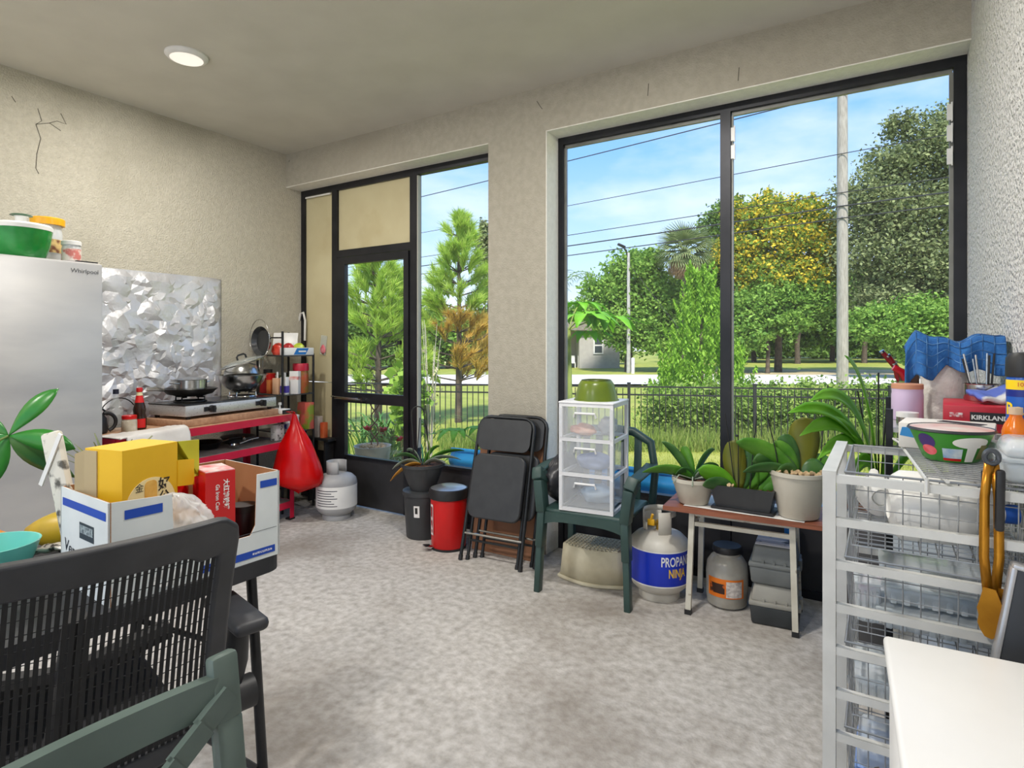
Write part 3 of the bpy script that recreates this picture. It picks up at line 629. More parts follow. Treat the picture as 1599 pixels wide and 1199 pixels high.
# salad spinner
t = thing('salad_spinner', 'green salad spinner with white lid and knob on the refrigerator', 'salad spinner', (-3.75, 1.245, 1.7855))
GRN = mat('green_clear_plastic', (26, 128, 52), (40, 150, 66), 10, .18, clear=.12)
b = MB(); b.lathe([(0, .002), (.09, .002), (.10, .012), (.118, .07), (.128, .148)], 36, fn=lambda a, z: 1 + .006 * math.cos(36 * a)); b.build('bowl', GRN, t)
b = MB(); b.lathe([(.13, .147), (.132, .166), (.122, .176), (.05, .182), (0, .182)], 36); b.build('lid', WHITEPL, t)
b = MB(); b.lathe([(.026, .180), (.026, .216), (.034, .22)], 24); b.build('knob_stem', WHITEPL, t)
b = MB(); b.lathe([(.0, .228), (.042, .227), (.048, .222), (.03, .218)], 28); b.build('knob', mat('dark_green_plastic', (52, 92, 66), rough=.35), t)
def jar(name, label, cat, loc, r_, h, body, lid, lidr=None, lidh=.02, label_m=None, lab=(.2, .75), rz=0, neck=.85, group=None, n=28):
    t = thing(name, label, cat, loc, rz, group); lidr = lidr or r_ * neck * 1.08
    b = MB(); b.lathe([(0, .001), (r_ * .93, .001), (r_, .008), (r_, h * .78), (r_ * .97, h * .84), (r_ * neck, h * .92), (r_ * neck, h - .001)], n); b.build('body', body, t)
    b = MB(); b.lathe([(0, h - .004), (lidr, h - .004), (lidr, h + lidh * .85), (lidr * .94, h + lidh), (0, h + lidh)], n); b.build('lid', lid, t)
    if label_m:
        b = MB(); b.lathe([(r_ * 1.006, h * lab[0]), (r_ * 1.006, h * lab[1])], n); b.build('paper_label', label_m, t)
    return t
YEL = mat('yellow_lid', (232, 170, 24), (222, 158, 18), 6, .35)
PLABEL = mat('printed_label', (214, 184, 122), (120, 74, 50), 30, .5, lo=.42, hi=.6)
jar('plastic_jar', 'clear jar with a wide yellow lid on the refrigerator', 'jar', (-3.88, 1.405, 1.7855), .066, .215, CLEARPL, YEL, .078, .035, PLABEL, (.28, .62), neck=.95)
PLR = mat('red_white_label', (206, 120, 112), (236, 226, 216), 28, .5, lo=.42, hi=.58)
jar('small_jar', 'small jar with a pale lid and red label on the refrigerator', 'jar', (-3.72, 1.455, 1.7855), .044, .10, CLEARPL, WHITEPL, .046, .018, PLR, (.1, .75), neck=.95)

# foil on the wall
FOIL = mat('aluminium_foil', (228, 228, 230), (206, 206, 210), 5, .38, .5, bump=.35, bscale=30, bdist=.01)
from mathutils.geometry import delaunay_2d_cdt
g = random.Random(19); FY0, FY1, FZ0, FZ1 = 1.66, 2.74, .80, 1.855
fp = [Vector((FY0, FZ0)), Vector((FY1, FZ0)), Vector((FY1, FZ1)), Vector((FY0, FZ1))]
for i in range(1, 14): u = i / 14; fp += [Vector((FY0 + (FY1 - FY0) * u, FZ0)), Vector((FY0 + (FY1 - FY0) * u, FZ1 + .006 * math.sin(u * 9))), Vector((FY0, FZ0 + (FZ1 - FZ0) * u)), Vector((FY1, FZ0 + (FZ1 - FZ0) * u))]
for i in range(3600):
    y_, z_ = g.uniform(FY0 + .01, FY1 - .01), g.uniform(FZ0 + .01, FZ1 - .01)
    if g.random() < .30 + .9 * abs(noise.noise(Vector((y_ * 4 + z_ * 3, z_ * 4 - y_ * 3, 1)))): fp.append(Vector((y_, z_)))
tri = delaunay_2d_cdt(fp, [], [], 0, 1e-5)
b = MB(); fv_ = []
for p in tri[0]:
    e = min(1, 14 * min(p.x - FY0, FY1 - p.x, p.y - FZ0, FZ1 - p.y)); q = Vector((p.x * 3.2 + p.y * 2.6, (p.y - p.x) * 3.6, .5))
    fv_.append((XW + .008 + max(0, e) * (.045 * abs(noise.noise(q * .8)) + .03 * abs(noise.noise(q * 2.1)) + .007 * g.random()), p.x, p.y))
b.add(fv_, [tuple(f) for f in tri[2]])
tag(b.build('foil_sheet', FOIL, smooth=True, angle=14, thick=.001), 'large crumpled aluminium foil sheet fixed to the wall behind the stove', 'foil sheet')

# ------------------------------------------------------------------ red workbench (its own axes: x along the front towards the fridge, y into the wall)
BR = mat('pink_red_steel', (206, 26, 66), (190, 20, 56), 5, .4)
BOARD = mat('particle_board', (190, 150, 118), (170, 128, 98), 40, .85)
BROT = math.atan2(-.990, .139)                       # local +x points along the bench towards the fridge
bench = thing('workbench', 'red steel workbench with board shelves against the wall', 'workbench', (-3.87, 3.0, 0), BROT)
# local +y of this frame points to the room; depth runs to -y
BL_, BD = 1.36, .50
for i, (x, y) in enumerate(((.02, -.02), (BL_ - .02, -.02), (.02, -BD + .02), (BL_ - .02, -BD + .02))):
    b = MB(); sg = 1 if x < .5 else -1; sy = -1 if y > -.2 else 1
    b.box((x, y + sy * -.018, .405), (.04, .003, .81)); b.box((x - sg * .018, y, .405), (.003, .04, .81)); b.build('leg', BR, bench, smooth=False)
    b = MB(); b.box((x, y, .006), (.05, .05, .012)); b.build('foot', BLACKPL, bench, smooth=False)
for z in (.785, .585, .12):
    b = MB(); b.box((BL_ / 2, -.003, z), (BL_, .006, .05)); b.box((BL_ / 2, -.012, z - .022), (BL_, .02, .004)); b.box((BL_ / 2, -BD + .003, z), (BL_, .006, .05)); b.build('beam', BR, bench, smooth=False)
    for x in (.004, BL_ - .004):
        b = MB(); b.box((x, -BD / 2, z), (.006, BD, .05)); b.build('side_beam', BR, bench, smooth=False)
    b = MB(); b.box((BL_ / 2, -BD / 2, z + .017), (BL_ - .02, BD - .014, .018)); b.build('shelf_board', BOARD if z > .7 else mat('grey_board', (128, 122, 118), (104, 98, 94), 20, .8), bench, smooth=False)
def BP(s, t, z): 
    return Vector((-3.87 + .139 * s - .990 * t, 3.0 - .990 * s - .139 * t, z))
BT = .812
def on_bench(name, label, cat, s, t, z=BT, rz=0, group=None): return thing(name, label, cat, BP(s, t, z), BROT + rz, group)
b = MB(); b.rbox((0, 0, .0225), (.80, .38, .045), .004); tag(b.build('cutting_board', BOARD, loc=BP(.50, .25, BT), rot=(0, 0, BROT)), 'thick wooden board under the gas stove', 'board')
SZ = BT + .045
st = on_bench('gas_stove', 'two burner tabletop gas stove with speckled steel front', 'stove', .49, .25, SZ)
SPK = mat('speckled_steel', (206, 204, 202), (150, 146, 144), 90, .35, .5, lo=.56, hi=.72)
b = MB(); b.rbox((0, 0, .055), (.76, .36, .07), .006); b.build('body', SPK, st)
b = MB(); b.rbox((0, -.005, .094), (.765, .36, .010), .003); b.build('hob_top', mat('hob_black_steel', (58, 58, 60), (84, 84, 84), 8, .25, .7), st)
for sx in (-.34, .34):
    for sy in (-.15, .15):
        b = MB(); b.cyl((sx, sy, 0), (sx, sy, .022), .014, .018, 10); b.build('foot', BLACKPL, st)
for i, x in enumerate((.19, -.24)):
    kb = MB(); kb.cyl((x, .18, .058), (x, .205, .058), .024, .022, 20); kb.box((x, .212, .058), (.012, .016, .044)); kb.box((x + .042, .184, .058), (.03, .006, .03)); kb.build('knob', BLACKPL, st)
    b = MB(); b.lathe([(.0, .112), (.03, .112), (.05, .106), (.052, .099)], 24, (x * 1.02, -.02, 0)); b.build('burner', mat('burner_iron', (44, 44, 46), rough=.6, metal=.5), st)
    b = MB(); b.tube([(x * 1.02 + .1 * math.cos(k * math.pi / 8), -.02 + .1 * math.sin(k * math.pi / 8), .103) for k in range(16)], .006, 6, True)
    for k in range(4):
        a = k * math.pi / 2 + .4; b.tube([(x * 1.02 + .1 * math.cos(a), -.02 + .1 * math.sin(a), .103), (x * 1.02 + .1 * math.cos(a), -.02 + .1 * math.sin(a), .132), (x * 1.02 + .045 * math.cos(a), -.02 + .045 * math.sin(a), .132)], .006, 6)
    b.build('pan_support', CHROME if i else BLACKM, st)
PT = SZ + .138
# frying pan with a pot in it (burner nearer the fridge)
DKPAN = mat('dark_pan', (62, 60, 58), (44, 43, 42), 8, .35, .6)
t = on_bench('wok_pan', 'dark frying pan on the stove burner holding a steel pot', 'frying pan', .684, .27, PT, R(-160))
b = MB(); b.lathe([(0, .0), (.09, .0), (.135, .018), (.168, .05), (.173, .051), (.138, .014), (.09, .0035), (0, .0035)], 36); b.build('bowl', DKPAN, t)
b = MB(); b.tube([(-.13, .09, .045), (-.17, .12, .058), (-.22, .16, .06)], [.010, .015, .013], 8); b.build('handle', STEEL, t)
t = on_bench('saucepan', 'shiny steel pot standing in the dark frying pan', 'pot', .684, .27, PT + .0045, 0)
b = MB(); b.lathe([(0, 0), (.098, 0), (.104, .006), (.104, .105), (.109, .107), (.102, .107), (.101, .007), (0, .004)], 36); b.build('pot', STEEL, t)
for sg in (-1, 1):
    b = MB(); b.tube([(.103 * sg, -.03, .085), (.132 * sg, -.025, .088), (.132 * sg, .025, .088), (.103 * sg, .03, .085)], .005, 8); b.build('handle', STEEL, t)
b = MB(); b.lathe([(.104, .108), (.06, .118), (0, .122)], 32, ); b.build('lid', STEEL, t)
# steel bowl with inverted bowl and glass lid (other burner)
t = on_bench('steel_bowl', 'wide steel mixing bowl on the stove burner', 'bowl', .247, .27, PT)
b = MB(); b.lathe([(0, 0), (.07, 0), (.118, .03), (.152, .075), (.162, .118), (.178, .122), (.178, .124), (.16, .123), (.15, .078), (.116, .034), (.07, .004), (0, .004)], 40); b.build('bowl', STEEL, t)
t = on_bench('small_steel_bowl', 'small steel bowl upside down inside the wide mixing bowl', 'bowl', .247, .27, PT + .09); t.rotation_euler = (R(8), R(-6), BROT)
b = MB(); b.lathe([(.126, .028), (.13, .028), (.122, .065), (.095, .108), (.05, .125), (0, .127)], 36); b.build('bowl', STEEL, t)
t = on_bench('pan_cover', 'round glass pan lid with black handle resting on the steel bowls', 'pan lid', .247, .262, PT + .215); t.rotation_euler = (R(10), R(14), BROT)
b = MB(); b.lathe([(.165, 0), (.12, .018), (.06, .028), (0, .03)], 40); b.build('glass', GLASS, t)
b = MB(); b.tube([(.165 * math.cos(k * math.pi / 20), .165 * math.sin(k * math.pi / 20), 0) for k in range(40)], .005, 8, True); b.build('rim', STEEL, t)
b = MB(); b.tube([(-.04, 0, .028), (-.04, 0, .052), (-.025, 0, .062), (.025, 0, .062), (.04, 0, .052), (.04, 0, .028)], .007, 8); b.build('handle', BLACKPL, t)
# bottles beside the stove
t = on_bench('sauce_bottle', 'dark sauce bottle with red cap and red neck label', 'bottle', 1.04, .27)
SAUCE = mat('dark_sauce', (40, 22, 16), (54, 30, 20), 4, .12)
b = MB(); b.lathe([(0, .001), (.036, .001), (.04, .008), (.04, .07), (.033, .10), (.037, .125), (.026, .17), (.017, .215), (.015, .235)], 28); b.build('bottle', SAUCE, t)
b = MB(); b.lathe([(.0265, .168), (.0185, .212)], 24, (0, 0, 0)); b.build('neck_label', mat('red_label', (214, 26, 24), rough=.4), t)
b = MB(); b.lathe([(.0186, .213), (.0162, .234)], 24); b.build('neck_band', mat('cream_paper', (232, 218, 176), rough=.6), t)
b = MB(); b.lathe([(.0, .262), (.016, .262), (.018, .256), (.018, .236), (.0, .234)], 24); b.build('cap', RED, t)
b = MB(); b.lathe([(.0406, .012), (.0406, .068)], 20, a0=R(20), a1=R(110)); b.build('body_label', mat('red_label', (214, 26, 24)), t)
t = on_bench('glass_bottle', 'clear glass bottle with a dark screw cap', 'bottle', 1.13, .36)
b = MB(); b.lathe([(0, .001), (.036, .001), (.038, .006), (.038, .135), (.03, .165), (.015, .20), (.014, .225)], 28); b.build('bottle', GLASS, t)
b = MB(); b.lathe([(.0, .255), (.016, .255), (.0165, .226), (0, .226)], 20); b.build('cap', mat('navy_cap', (28, 34, 52), rough=.4), t)
jar('spice_jar', 'small glass jar of spice with a red lid on the workbench', 'jar', BP(1.15, .20, BT), .042, .085, mat('spice_glass', (206, 196, 178), (170, 158, 138), 14, .2), RED, .04, .018, None, neck=.9)
t = on_bench('kettle', 'black kettle handle and spout showing beside the refrigerator', 'kettle', 1.28, .33)
b = MB(); b.lathe([(0, .001), (.065, .001), (.072, .01), (.066, .09), (.045, .12), (0, .125)], 28); b.build('body', BLACKPL, t)
b = MB(); b.tube(arc((-.05, .03, .065), .055, -70, 100, 10, (-1, .2, 0), (0, 0, 1)), .011, 8); b.build('handle', BLACKPL, t)
b = MB(); b.tube(arc((0, 0, .075), .085, 20, 160, 12), .006, 6); b.build('bail', BLACKM, t)
t = on_bench('wire_rack', 'thin black wire arc leaning behind the sauce bottle', 'wire rack', 1.05, .46)
b = MB(); b.tube([(-.12, 0, .002)] + arc((0, 0, .07), .12, 180, 0, 16) + [(.12, 0, .002)], .0035, 6); b.tube([(-.12, 0, .004), (.12, 0, .004)], .0035, 6); b.build('wire', BLACKM, t)
# white cloth at the corner of the bench
def cloth(u, v):
    x = .125 + .44 * u; y = .30 * v; e = .05 * noise.noise(Vector((u * 4, v * 4, 1.0)))
    over = max(0, y - .205)
    zz = .012 + .012 * abs(noise.noise(Vector((u * 7, v * 6, 3)))) + .02 * math.sin(v * 3) * (1 - u) - (over * .9 if u < .9 else 0) - .01
    return (x + e * .3, -.18 + min(y, .205) + over * .25 + .004, max(zz, .004) if over <= 0 else zz)
b = MB(); b.grid(cloth, 40, 24); t = b.build('white_cloth', mat('soiled_white_cloth', (226, 222, 216), (206, 200, 194), 6, .9), loc=BP(.80, 0, BT), rot=(0, 0, BROT), thick=.004, angle=180)
tag(t, 'crumpled white cloth hanging over the workbench front edge', 'cloth')
# slim white box by the corner rack end
t = on_bench('timer_box', 'slim white and steel box on the workbench end', 'box', .035, .12, BT, R(90))
b = MB(); b.rbox((0, 0, .018), (.15, .09, .036), .005); b.build('case', WHITEPL, t); b = MB(); b.box((.078, 0, .016), (.012, .08, .028)); b.build('end_panel', BLACKPL, t, smooth=False)
b = MB(); b.cyl((.02, -.01, .036), (.02, -.01, .07), .005, n=8); b.box((.02, -.01, .076), (.018, .014, .02)); b.build('plug', WHITEPL, t)
# pans on the middle shelf
SH = .585 + .026
def skillet(name, label, s, t_, r_, rz, hl, z=SH, m=DKPAN, hm=BLACKPL):
    t = on_bench(name, label, 'frying pan', s, t_, z, rz)
    b = MB(); b.lathe([(0, 0), (r_ * .8, 0), (r_, .045), (r_ + .004, .046), (r_ * .8 - .004, .004), (0, .004)], 32); b.build('pan', m, t)
    b = MB(); b.tube([(r_ * .97, 0, .035), (r_ + .05, 0, .05)], .007, 8); b.build('ferrule', STEEL, t)
    b = MB(); b.tube([(r_ + .045, 0, .049), (r_ + hl * .6, 0, .055), (r_ + hl, 0, .05)], [.011, .013, .010], 8); b.build('handle', hm, t)
skillet('skillet', 'square-shouldered dark skillet with black handle on the middle shelf', 1.02, .22, .13, R(168), .17)
skillet('skillet', 'black skillet with riveted handle in the middle of the shelf', .55, .30, .115, R(150), .15)
skillet('skillet', 'grey skillet with a steel loop handle by the shelf end', .26, .30, .12, R(60), .09, hm=STEEL, m=mat('grey_pan', (120, 124, 126), rough=.35, metal=.6))
t = on_bench('steel_ladle', 'steel ladle handle sticking out over the middle shelf', 'ladle', .36, .08, SH)
b = MB(); b.lathe([(0, .0), (.03, .006), (.04, .026)], 20, (.1, -.02, 0)); b.build('cup', STEEL, t)
b = MB(); b.tube([(.062, -.02, .026), (-.02, -.005, .045), (-.08, .01, .05)], .006, 8); b.build('handle', STEEL, t)
t = on_bench('white_carton', 'small white printed carton at the end of the middle shelf', 'carton', .07, .10, SH)
b = MB(); b.rbox((0, 0, .06), (.08, .06, .12), .003); b.build('carton', mat('white_print', (226, 224, 220), (96, 92, 92), 40, .6, lo=.56, hi=.66), t)
# under the bench: storage tins
for i, (s, r_, h, m_, lb) in enumerate(((.22, .09, .26, mat('yellow_tin', (206, 188, 92), (186, 190, 170), 5, .4), 'yellow and grey storage tin under the workbench'), (.50, .1, .22, mat('dark_tin', (70, 60, 62), rough=.5), 'dark round storage tin under the workbench'))):
    t = on_bench('storage_tin', lb, 'tin', s, .2, .12 + .026); b = MB(); b.lathe([(0, 0), (r_, 0), (r_, h), (0, h)], 28); b.build('body', m_, t); b = MB(); b.lathe([(r_ * 1.03, h - .02), (r_ * 1.03, h + .008), (0, h + .012)], 28); b.build('lid', WHITEPL, t)

# red carrier bag hanging on the bench corner
def bagm():
    b = MB()
    def f(u, v):
        a = 2 * math.pi * u; zz = v
        wprof = [.012, .035, .075, .115, .145, .165, .178, .182, .165, .0]; k = v * 9; i = min(8, int(k)); r0 = wprof[i] + (wprof[i + 1] - wprof[i]) * (k - i)
        cr = 1 + .10 * noise.noise(Vector((math.cos(a) * 1.6, math.sin(a) * 1.6, v * 3))) + .05 * math.cos(a * 7 + v * 3) * (1 - v)
        return (r0 * math.cos(a) * cr * 1.0 + .035 * v, r0 * .58 * math.sin(a) * cr, -.60 * v ** .92 - .02 * noise.noise(Vector((u * 4, v * 2, 0))))
    b.grid(f, 48, 30); return b
REDBAG = mat('red_film', (226, 14, 14), (200, 6, 8), 5, .25, transl=.25)
t = thing('carrier_bag', 'full red plastic carrier bag hanging from the workbench corner', 'bag', (-3.775, 2.93, .835), R(32))
t.rotation_euler = (0, 0, R(32))
o = bagm().build('bag', REDBAG, t, angle=180)
b = MB(); b.blade(bez((-.012, .01, -.02), (-.03, .0, .0), (-.06, -.02, .005), 6), .012, (0, 1, 0), nw=2); b.blade(bez((.01, .0, -.01), (.0, -.01, .01), (-.05, -.03, .008), 6), .010, (0, 1, 0), nw=2); b.build('handles', REDBAG, t, thick=.001)
o.location = (0, 0, -.01)
# grey-white gas cylinder behind it
def gas_cylinder(name, label, loc, rz, body, band=None):
    t = thing(name, label, 'gas cylinder', loc, rz)
    b = MB(); b.lathe([(.105, .0), (.108, .0), (.108, .035), (.10, .045)], 36); b.build('foot_ring', body, t)
    b = MB(); b.lathe([(0, .022), (.08, .026), (.12, .045), (.146, .07), (.155, .095), (.155, .278), (.148, .305), (.12, .332), (.07, .348), (0, .352)], 44); b.build('tank', body, t)
    return t
PAINT = mat('tank_enamel', (214, 210, 200), (198, 192, 180), 6, .45, c3=(150, 138, 118), s3=3.0, lo3=.62, hi3=.8)
t = gas_cylinder('gas_cylinder', 'white gas cylinder with printed notice standing behind the red bag', (-3.62, 3.20, 0), 0, mat('grey_enamel', (150, 150, 152), (170, 170, 170), 5, .45))
b = MB(); b.lathe([(.1556, .10), (.1556, .265)], 32, a0=R(-150), a1=R(60)); lb = b.build('notice', WHITEPL, t)
ink = mat('print_ink', (70, 70, 80), rough=.6)
for k in range(7):
    b = MB(); b.lathe([(.156, .12 + k * .019), (.156, .126 + k * .019)], 12, a0=R(-105), a1=R(-40 - 8 * (k % 3))); b.build('text_line', ink, lb)
b = MB(); b.lathe([(.075, .335), (.075, .44)], 30, a0=R(60), a1=R(330)); b.build('collar', MATS['grey_enamel'], t, thick=.003)

# ------------------------------------------------------------------ narrow black rack in the corner
RX0, RX1, RY0, RY1 = -4.37, -4.05, 3.03, 3.33
rk = thing('corner_rack', 'narrow black wire shelf rack standing in the corner', 'shelf rack', (0, 0, 0))
for i, (x, y, h) in enumerate(((RX0, RY0, 1.43), (RX1, RY0, 1.45), (RX1, RY1, 1.27), (RX0, RY1, 1.45))):
    b = MB(); b.cyl((x, y, 0), (x, y, h), .0095, n=10); b.build('post', BLACKM, rk)
TIERS = (1.255, .94, .64, .20)
for z in TIERS:
    b = MB(); b.tube([(RX0, RY0, z), (RX1, RY0, z), (RX1, RY1, z), (RX0, RY1, z)], .006, 6, True); b.box(((RX0 + RX1) / 2, (RY0 + RY1) / 2, z), (RX1 - RX0, RY1 - RY0, .005)); b.build('shelf', mat('grey_black_shelf', (86, 88, 88), (66, 68, 68), 10, .35, .4), rk)
b = MB(); b.tube([(RX0, RY0, 1.40), (RX1, RY0, 1.40)], .006, 6); b.build('top_bar', BLACKM, rk)
def rkloc(fx, fy, tier): return (RX0 + (RX1 - RX0) * fx, RY0 + (RY1 - RY0) * fy, TIERS[tier] + .0045)
# round black pan lid hung on the rack with a wire hoop
t = thing('hanging_pan', 'round black pan hanging on the side of the corner rack', 'pan', (-4.215, 3.012, 1.37), 0)
b = MB()
pf = [(0, 0), (.09, 0), (.118, .03), (.12, .03), (.092, -.004), (0, -.004)]
vs = MB(); vs.lathe(pf, 40); b.add([(p[0], -p[2] - .035, p[1]) for p in vs.v], vs.f); b.build('pan', mat('enamel_black', (38, 40, 44), (58, 60, 62), 3, .22), t)
b = MB(); b.tube([(.125 * math.cos(k * math.pi / 20), -.072, .02 + .155 * math.sin(k * math.pi / 20)) for k in range(40)], .0028, 6, True); b.build('wire_hoop', STEEL, t)
b = MB(); b.tube([(-.03, -.05, -.11), (-.02, -.06, -.2), (.0, -.06, -.22), (.02, -.06, -.19), (.025, -.05, -.11)], .003, 6); b.build('wire_hook', STEEL, t)
t = thing('film_box', 'white and blue cling film box on the top shelf of the corner rack', 'box', rkloc(.93, .52, 0), R(86))
b = MB(); b.rbox((0, 0, .03), (.28, .055, .06), .003); b.build('box', WHITEPL, t)
b = MB(); b.prism([(-.05, .004), (.06, .004), (.09, .056), (-.02, .056)], .001, (0, -.0278, 0), nrm=(0, -1, 0)); b.build('blue_print', mat('blue_ink', (26, 112, 186), rough=.5), t, smooth=False)
b = MB(); b.box((.03, -.0292, .03), (.07, .0005, .012)); b.build('white_print', WHITEPL, t, smooth=False)
t = thing('tilted_tray', 'white tray leaning at the back of the corner rack top shelf', 'tray', rkloc(.30, .62, 0), R(40))
b = MB(); b.rbox((0, .03, .095), (.20, .012, .19), .004, rot=(R(-20), 0, 0)); b.build('tray', WHITEPL, t)
b = MB(); b.tube([(-.13, -.05, .0), (-.19, .03, .2)], .006, 6); b.build('white_rod', WHITEPL, t); b = MB(); b.rbox((-.2, .03, .205), (.05, .02, .012), .003); b.build('blue_end', mat('teal_blue', (30, 92, 118), rough=.5), t)
for i, (fx, fy, c, lb) in enumerate(((.62, .18, (206, 52, 32), 'orange-red packet heaped on the rack top shelf'), (.62, .50, (176, 30, 34), 'dark red packet lying between others on the rack top shelf'), (.66, .82, (176, 198, 48), 'lime green packet at the end of the rack top shelf'))):
    t = thing('food_packet', lb, 'packet', rkloc(fx, fy, 0), R(20 * i), 'packets on the corner rack')
    b = MB(); b.lathe([(0, 0.001), (.035, .002), (.048, .03), (.04, .075), (.02, .095), (0, .1)], 16, fn=lambda a, z, i=i: 1 + .18 * math.cos(3 * a + i) + .06 * math.cos(9 * a)); b.build('packet', mat('packet_%d' % i, c, tuple(min(255, v + 50) for v in c), 14, .35), t)
def carton(name, label, cat, loc, size, m, rz=0, band=None, cap=None, group=None):
    t = thing(name, label, cat, loc, rz, group); w_, d_, h_ = size
    b = MB(); b.rbox((0, 0, h_ / 2), size, .003); b.build('body', m, t)
    if band: b = MB(); b.box((0, 0, h_ * band[1]), (w_ + .001, d_ + .001, h_ * band[2])); b.build('printed_band', band[0], t, smooth=False)
    if cap: b = MB(); b.cyl((0, 0, h_), (0, 0, h_ + cap[1]), cap[2], n=16); b.build('cap', cap[0], t)
    return t
MR = 'goods on the middle rack shelf'
carton('coffee_carton', 'red and white carton with dark lid on the rack middle shelf', 'carton', rkloc(.10, .25, 1), (.10, .08, .16), mat('red_carton', (176, 30, 34), (150, 22, 28), 5, .5), R(12), (mat('white_print2', (230, 224, 216), rough=.5), .86, .14), (BLACKPL, .035, .035), MR)
carton('spice_carton', 'narrow orange carton between red boxes on the rack middle shelf', 'carton', rkloc(.38, .12, 1), (.045, .05, .17), mat('orange_carton', (214, 128, 66), (196, 84, 40), 14, .5), R(6), (mat('red_label', (214, 26, 24)), .82, .3), None, MR)
carton('tea_carton', 'dark green carton on the rack middle shelf', 'carton', rkloc(.60, .40, 1), (.08, .06, .15), mat('dark_green_carton', (52, 66, 44), (74, 86, 56), 12, .5), R(6), None, (BLACKPL, .02, .03), MR)
carton('lotion_bottle', 'peach pump bottle on the rack middle shelf', 'bottle', rkloc(.68, .10, 1), (.062, .05, .13), mat('peach_plastic', (222, 178, 144), rough=.45), R(10), None, (WHITEPL, .05, .008), MR)
carton('medicine_box', 'white and violet box on the rack middle shelf', 'carton', rkloc(.90, .15, 1), (.055, .04, .14), WHITEPL, R(14), (mat('violet_ink', (66, 50, 150), rough=.5), .3, .4), (WHITEPL, .035, .01), MR)
t = jar('red_lid_jar', 'big jar with a red screw lid on the rack middle shelf', 'jar', rkloc(.86, .70, 1), .062, .19, mat('jar_print', (120, 116, 52), (186, 60, 40), 9, .3), mat('crimson_lid', (178, 18, 46), rough=.35), .064, .055, None, neck=.95, group=None)
carton('white_bottle', 'white bottle with red logo beside the big red lid jar', 'bottle', rkloc(.97, .42, 1), (.075, .05, .185), mat('white_bottle_plastic', (226, 224, 220), rough=.4), R(25), (mat('redmark', (214, 92, 80), (232, 228, 224), 30, .5), .7, .15), None)
t = thing('plastic_tub', 'white tub with blue print on the lower rack shelf', 'tub', rkloc(.93, .25, 2), 0)
b = MB(); b.lathe([(0, .001), (.065, .001), (.078, .02), (.082, .07), (.075, .115)], 32); b.build('tub', WHITEPL, t)
b = MB(); b.lathe([(.0812, .03), (.0832, .075)], 24, a0=R(-160), a1=R(20), fn=lambda a, z: 1.004); b.build('blue_label', mat('blue_scribble', (38, 56, 150), (226, 228, 232), 26, .5, lo=.46, hi=.6), t)
b = MB(); b.lathe([(.08, .113), (.082, .13), (.06, .136), (0, .137)], 32); b.build('lid', WHITEPL, t)
carton('snack_box', 'pink and green printed box at the back of the lower rack shelf', 'box', rkloc(.86, .86, 2), (.13, .06, .22), mat('pink_green_print', (206, 96, 84), (130, 150, 48), 7, .5, lo=.45, hi=.55), R(5))
carton('grey_carton', 'pale grey carton with a dark stain on the bottom rack shelf', 'carton', rkloc(.72, .45, 3), (.17, .12, .21), mat('pale_grey_card', (188, 180, 176), (96, 70, 62), 6, .8, lo=.6, hi=.75))
# small things hung on the tan panel and jamb
t = thing('wall_hook', 'white plastic hook strap hanging on the dark corner post', 'hook', (-4.395, YF - .012, 1.46)); b = MB(); b.tube([(-.03, -.004, .10), (0, -.012, .16), (.03, -.008, .17), (.05, -.004, .10), (.045, -.004, -.08)], .010, 6); b.build('strap', WHITEPL, t)
t = thing('glass_ornament', 'small clear ornament with a red blob hanging on the tan panel', 'ornament', (-4.14, YF + .012, 1.30)); b = MB(); b.rbox((0, 0, .04), (.075, .012, .17), .004, rot=(0, R(8), 0)); b.build('glass', GLASS, t); b = MB(); b.lathe([(0, -.045), (.03, -.02), (.032, .01), (.015, .04), (0, .045)], 16, (0, -.004, .0), sy=.35); b.build('red_blob', mat('red_glass', (206, 50, 70), (232, 150, 160), 12, .2), t)
carton('orange_packet', 'orange packet standing on the ledge beside the door post', 'packet', (-4.06, 3.45, .55), (.04, .05, .13), mat('orange_pack', (196, 74, 40), (216, 120, 70), 10, .5))
carton('grey_packet', 'pale grey packet standing beside the orange packet', 'packet', (-4.14, 3.45, .55), (.07, .05, .18), mat('pale_pack', (206, 198, 194), (176, 168, 164), 10, .6))
b = MB(); b.box((-4.10, 3.45, .54), (.30, .10, .02)); b.box((-4.20, 3.45, .265), (.02, .09, .53)); b.box((-4.0, 3.45, .265), (.02, .09, .53)); tag(b.build('low_ledge', BLACKPL, smooth=False), 'low black ledge in front of the side panel', 'ledge')
# ------------------------------------------------------------------ folding table at the left with the boxes on it
TZ = .74
TBX0, TBX1, TBY0, TBY1 = -2.27, -1.495, -.12, 1.125
tb = thing('folding_table', 'black folding table carrying the cardboard box', 'table', ((TBX0 + TBX1) / 2, (TBY0 + TBY1) / 2, 0))
hw, hl = (TBX1 - TBX0) / 2, (TBY1 - TBY0) / 2
BLKT = mat('black_table_plastic', (34, 35, 38), (46, 46, 49), 10, .55)
b = MB(); b.prism(rr(hw * 2, hl * 2, .05, 5), .045, (0, 0, TZ - .045), ((1, 0, 0), (0, 1, 0))); b.build('table_top', BLKT, tb, smooth=False)
for sy in (-1, 1):
    for sx in (-1, 1):
        b = MB(); b.tube([(sx * (hw - .05), sy * (hl - .075), TZ - .05), (sx * (hw - .035), sy * (hl - .04), .0)], .0145, 10); b.build('leg', BLACKM, tb)
        b = MB(); b.tube([(sx * (hw - .05), sy * (hl - .40), TZ - .05), (sx * (hw - .045), sy * (hl - .13), TZ - .24)], .007, 6); b.build('brace', BLACKM, tb)
    b = MB(); b.tube([(-hw + .04, sy * (hl - .06), .12), (hw - .04, sy * (hl - .06), .12)], .010, 8); b.build('crossbar', BLACKM, tb)
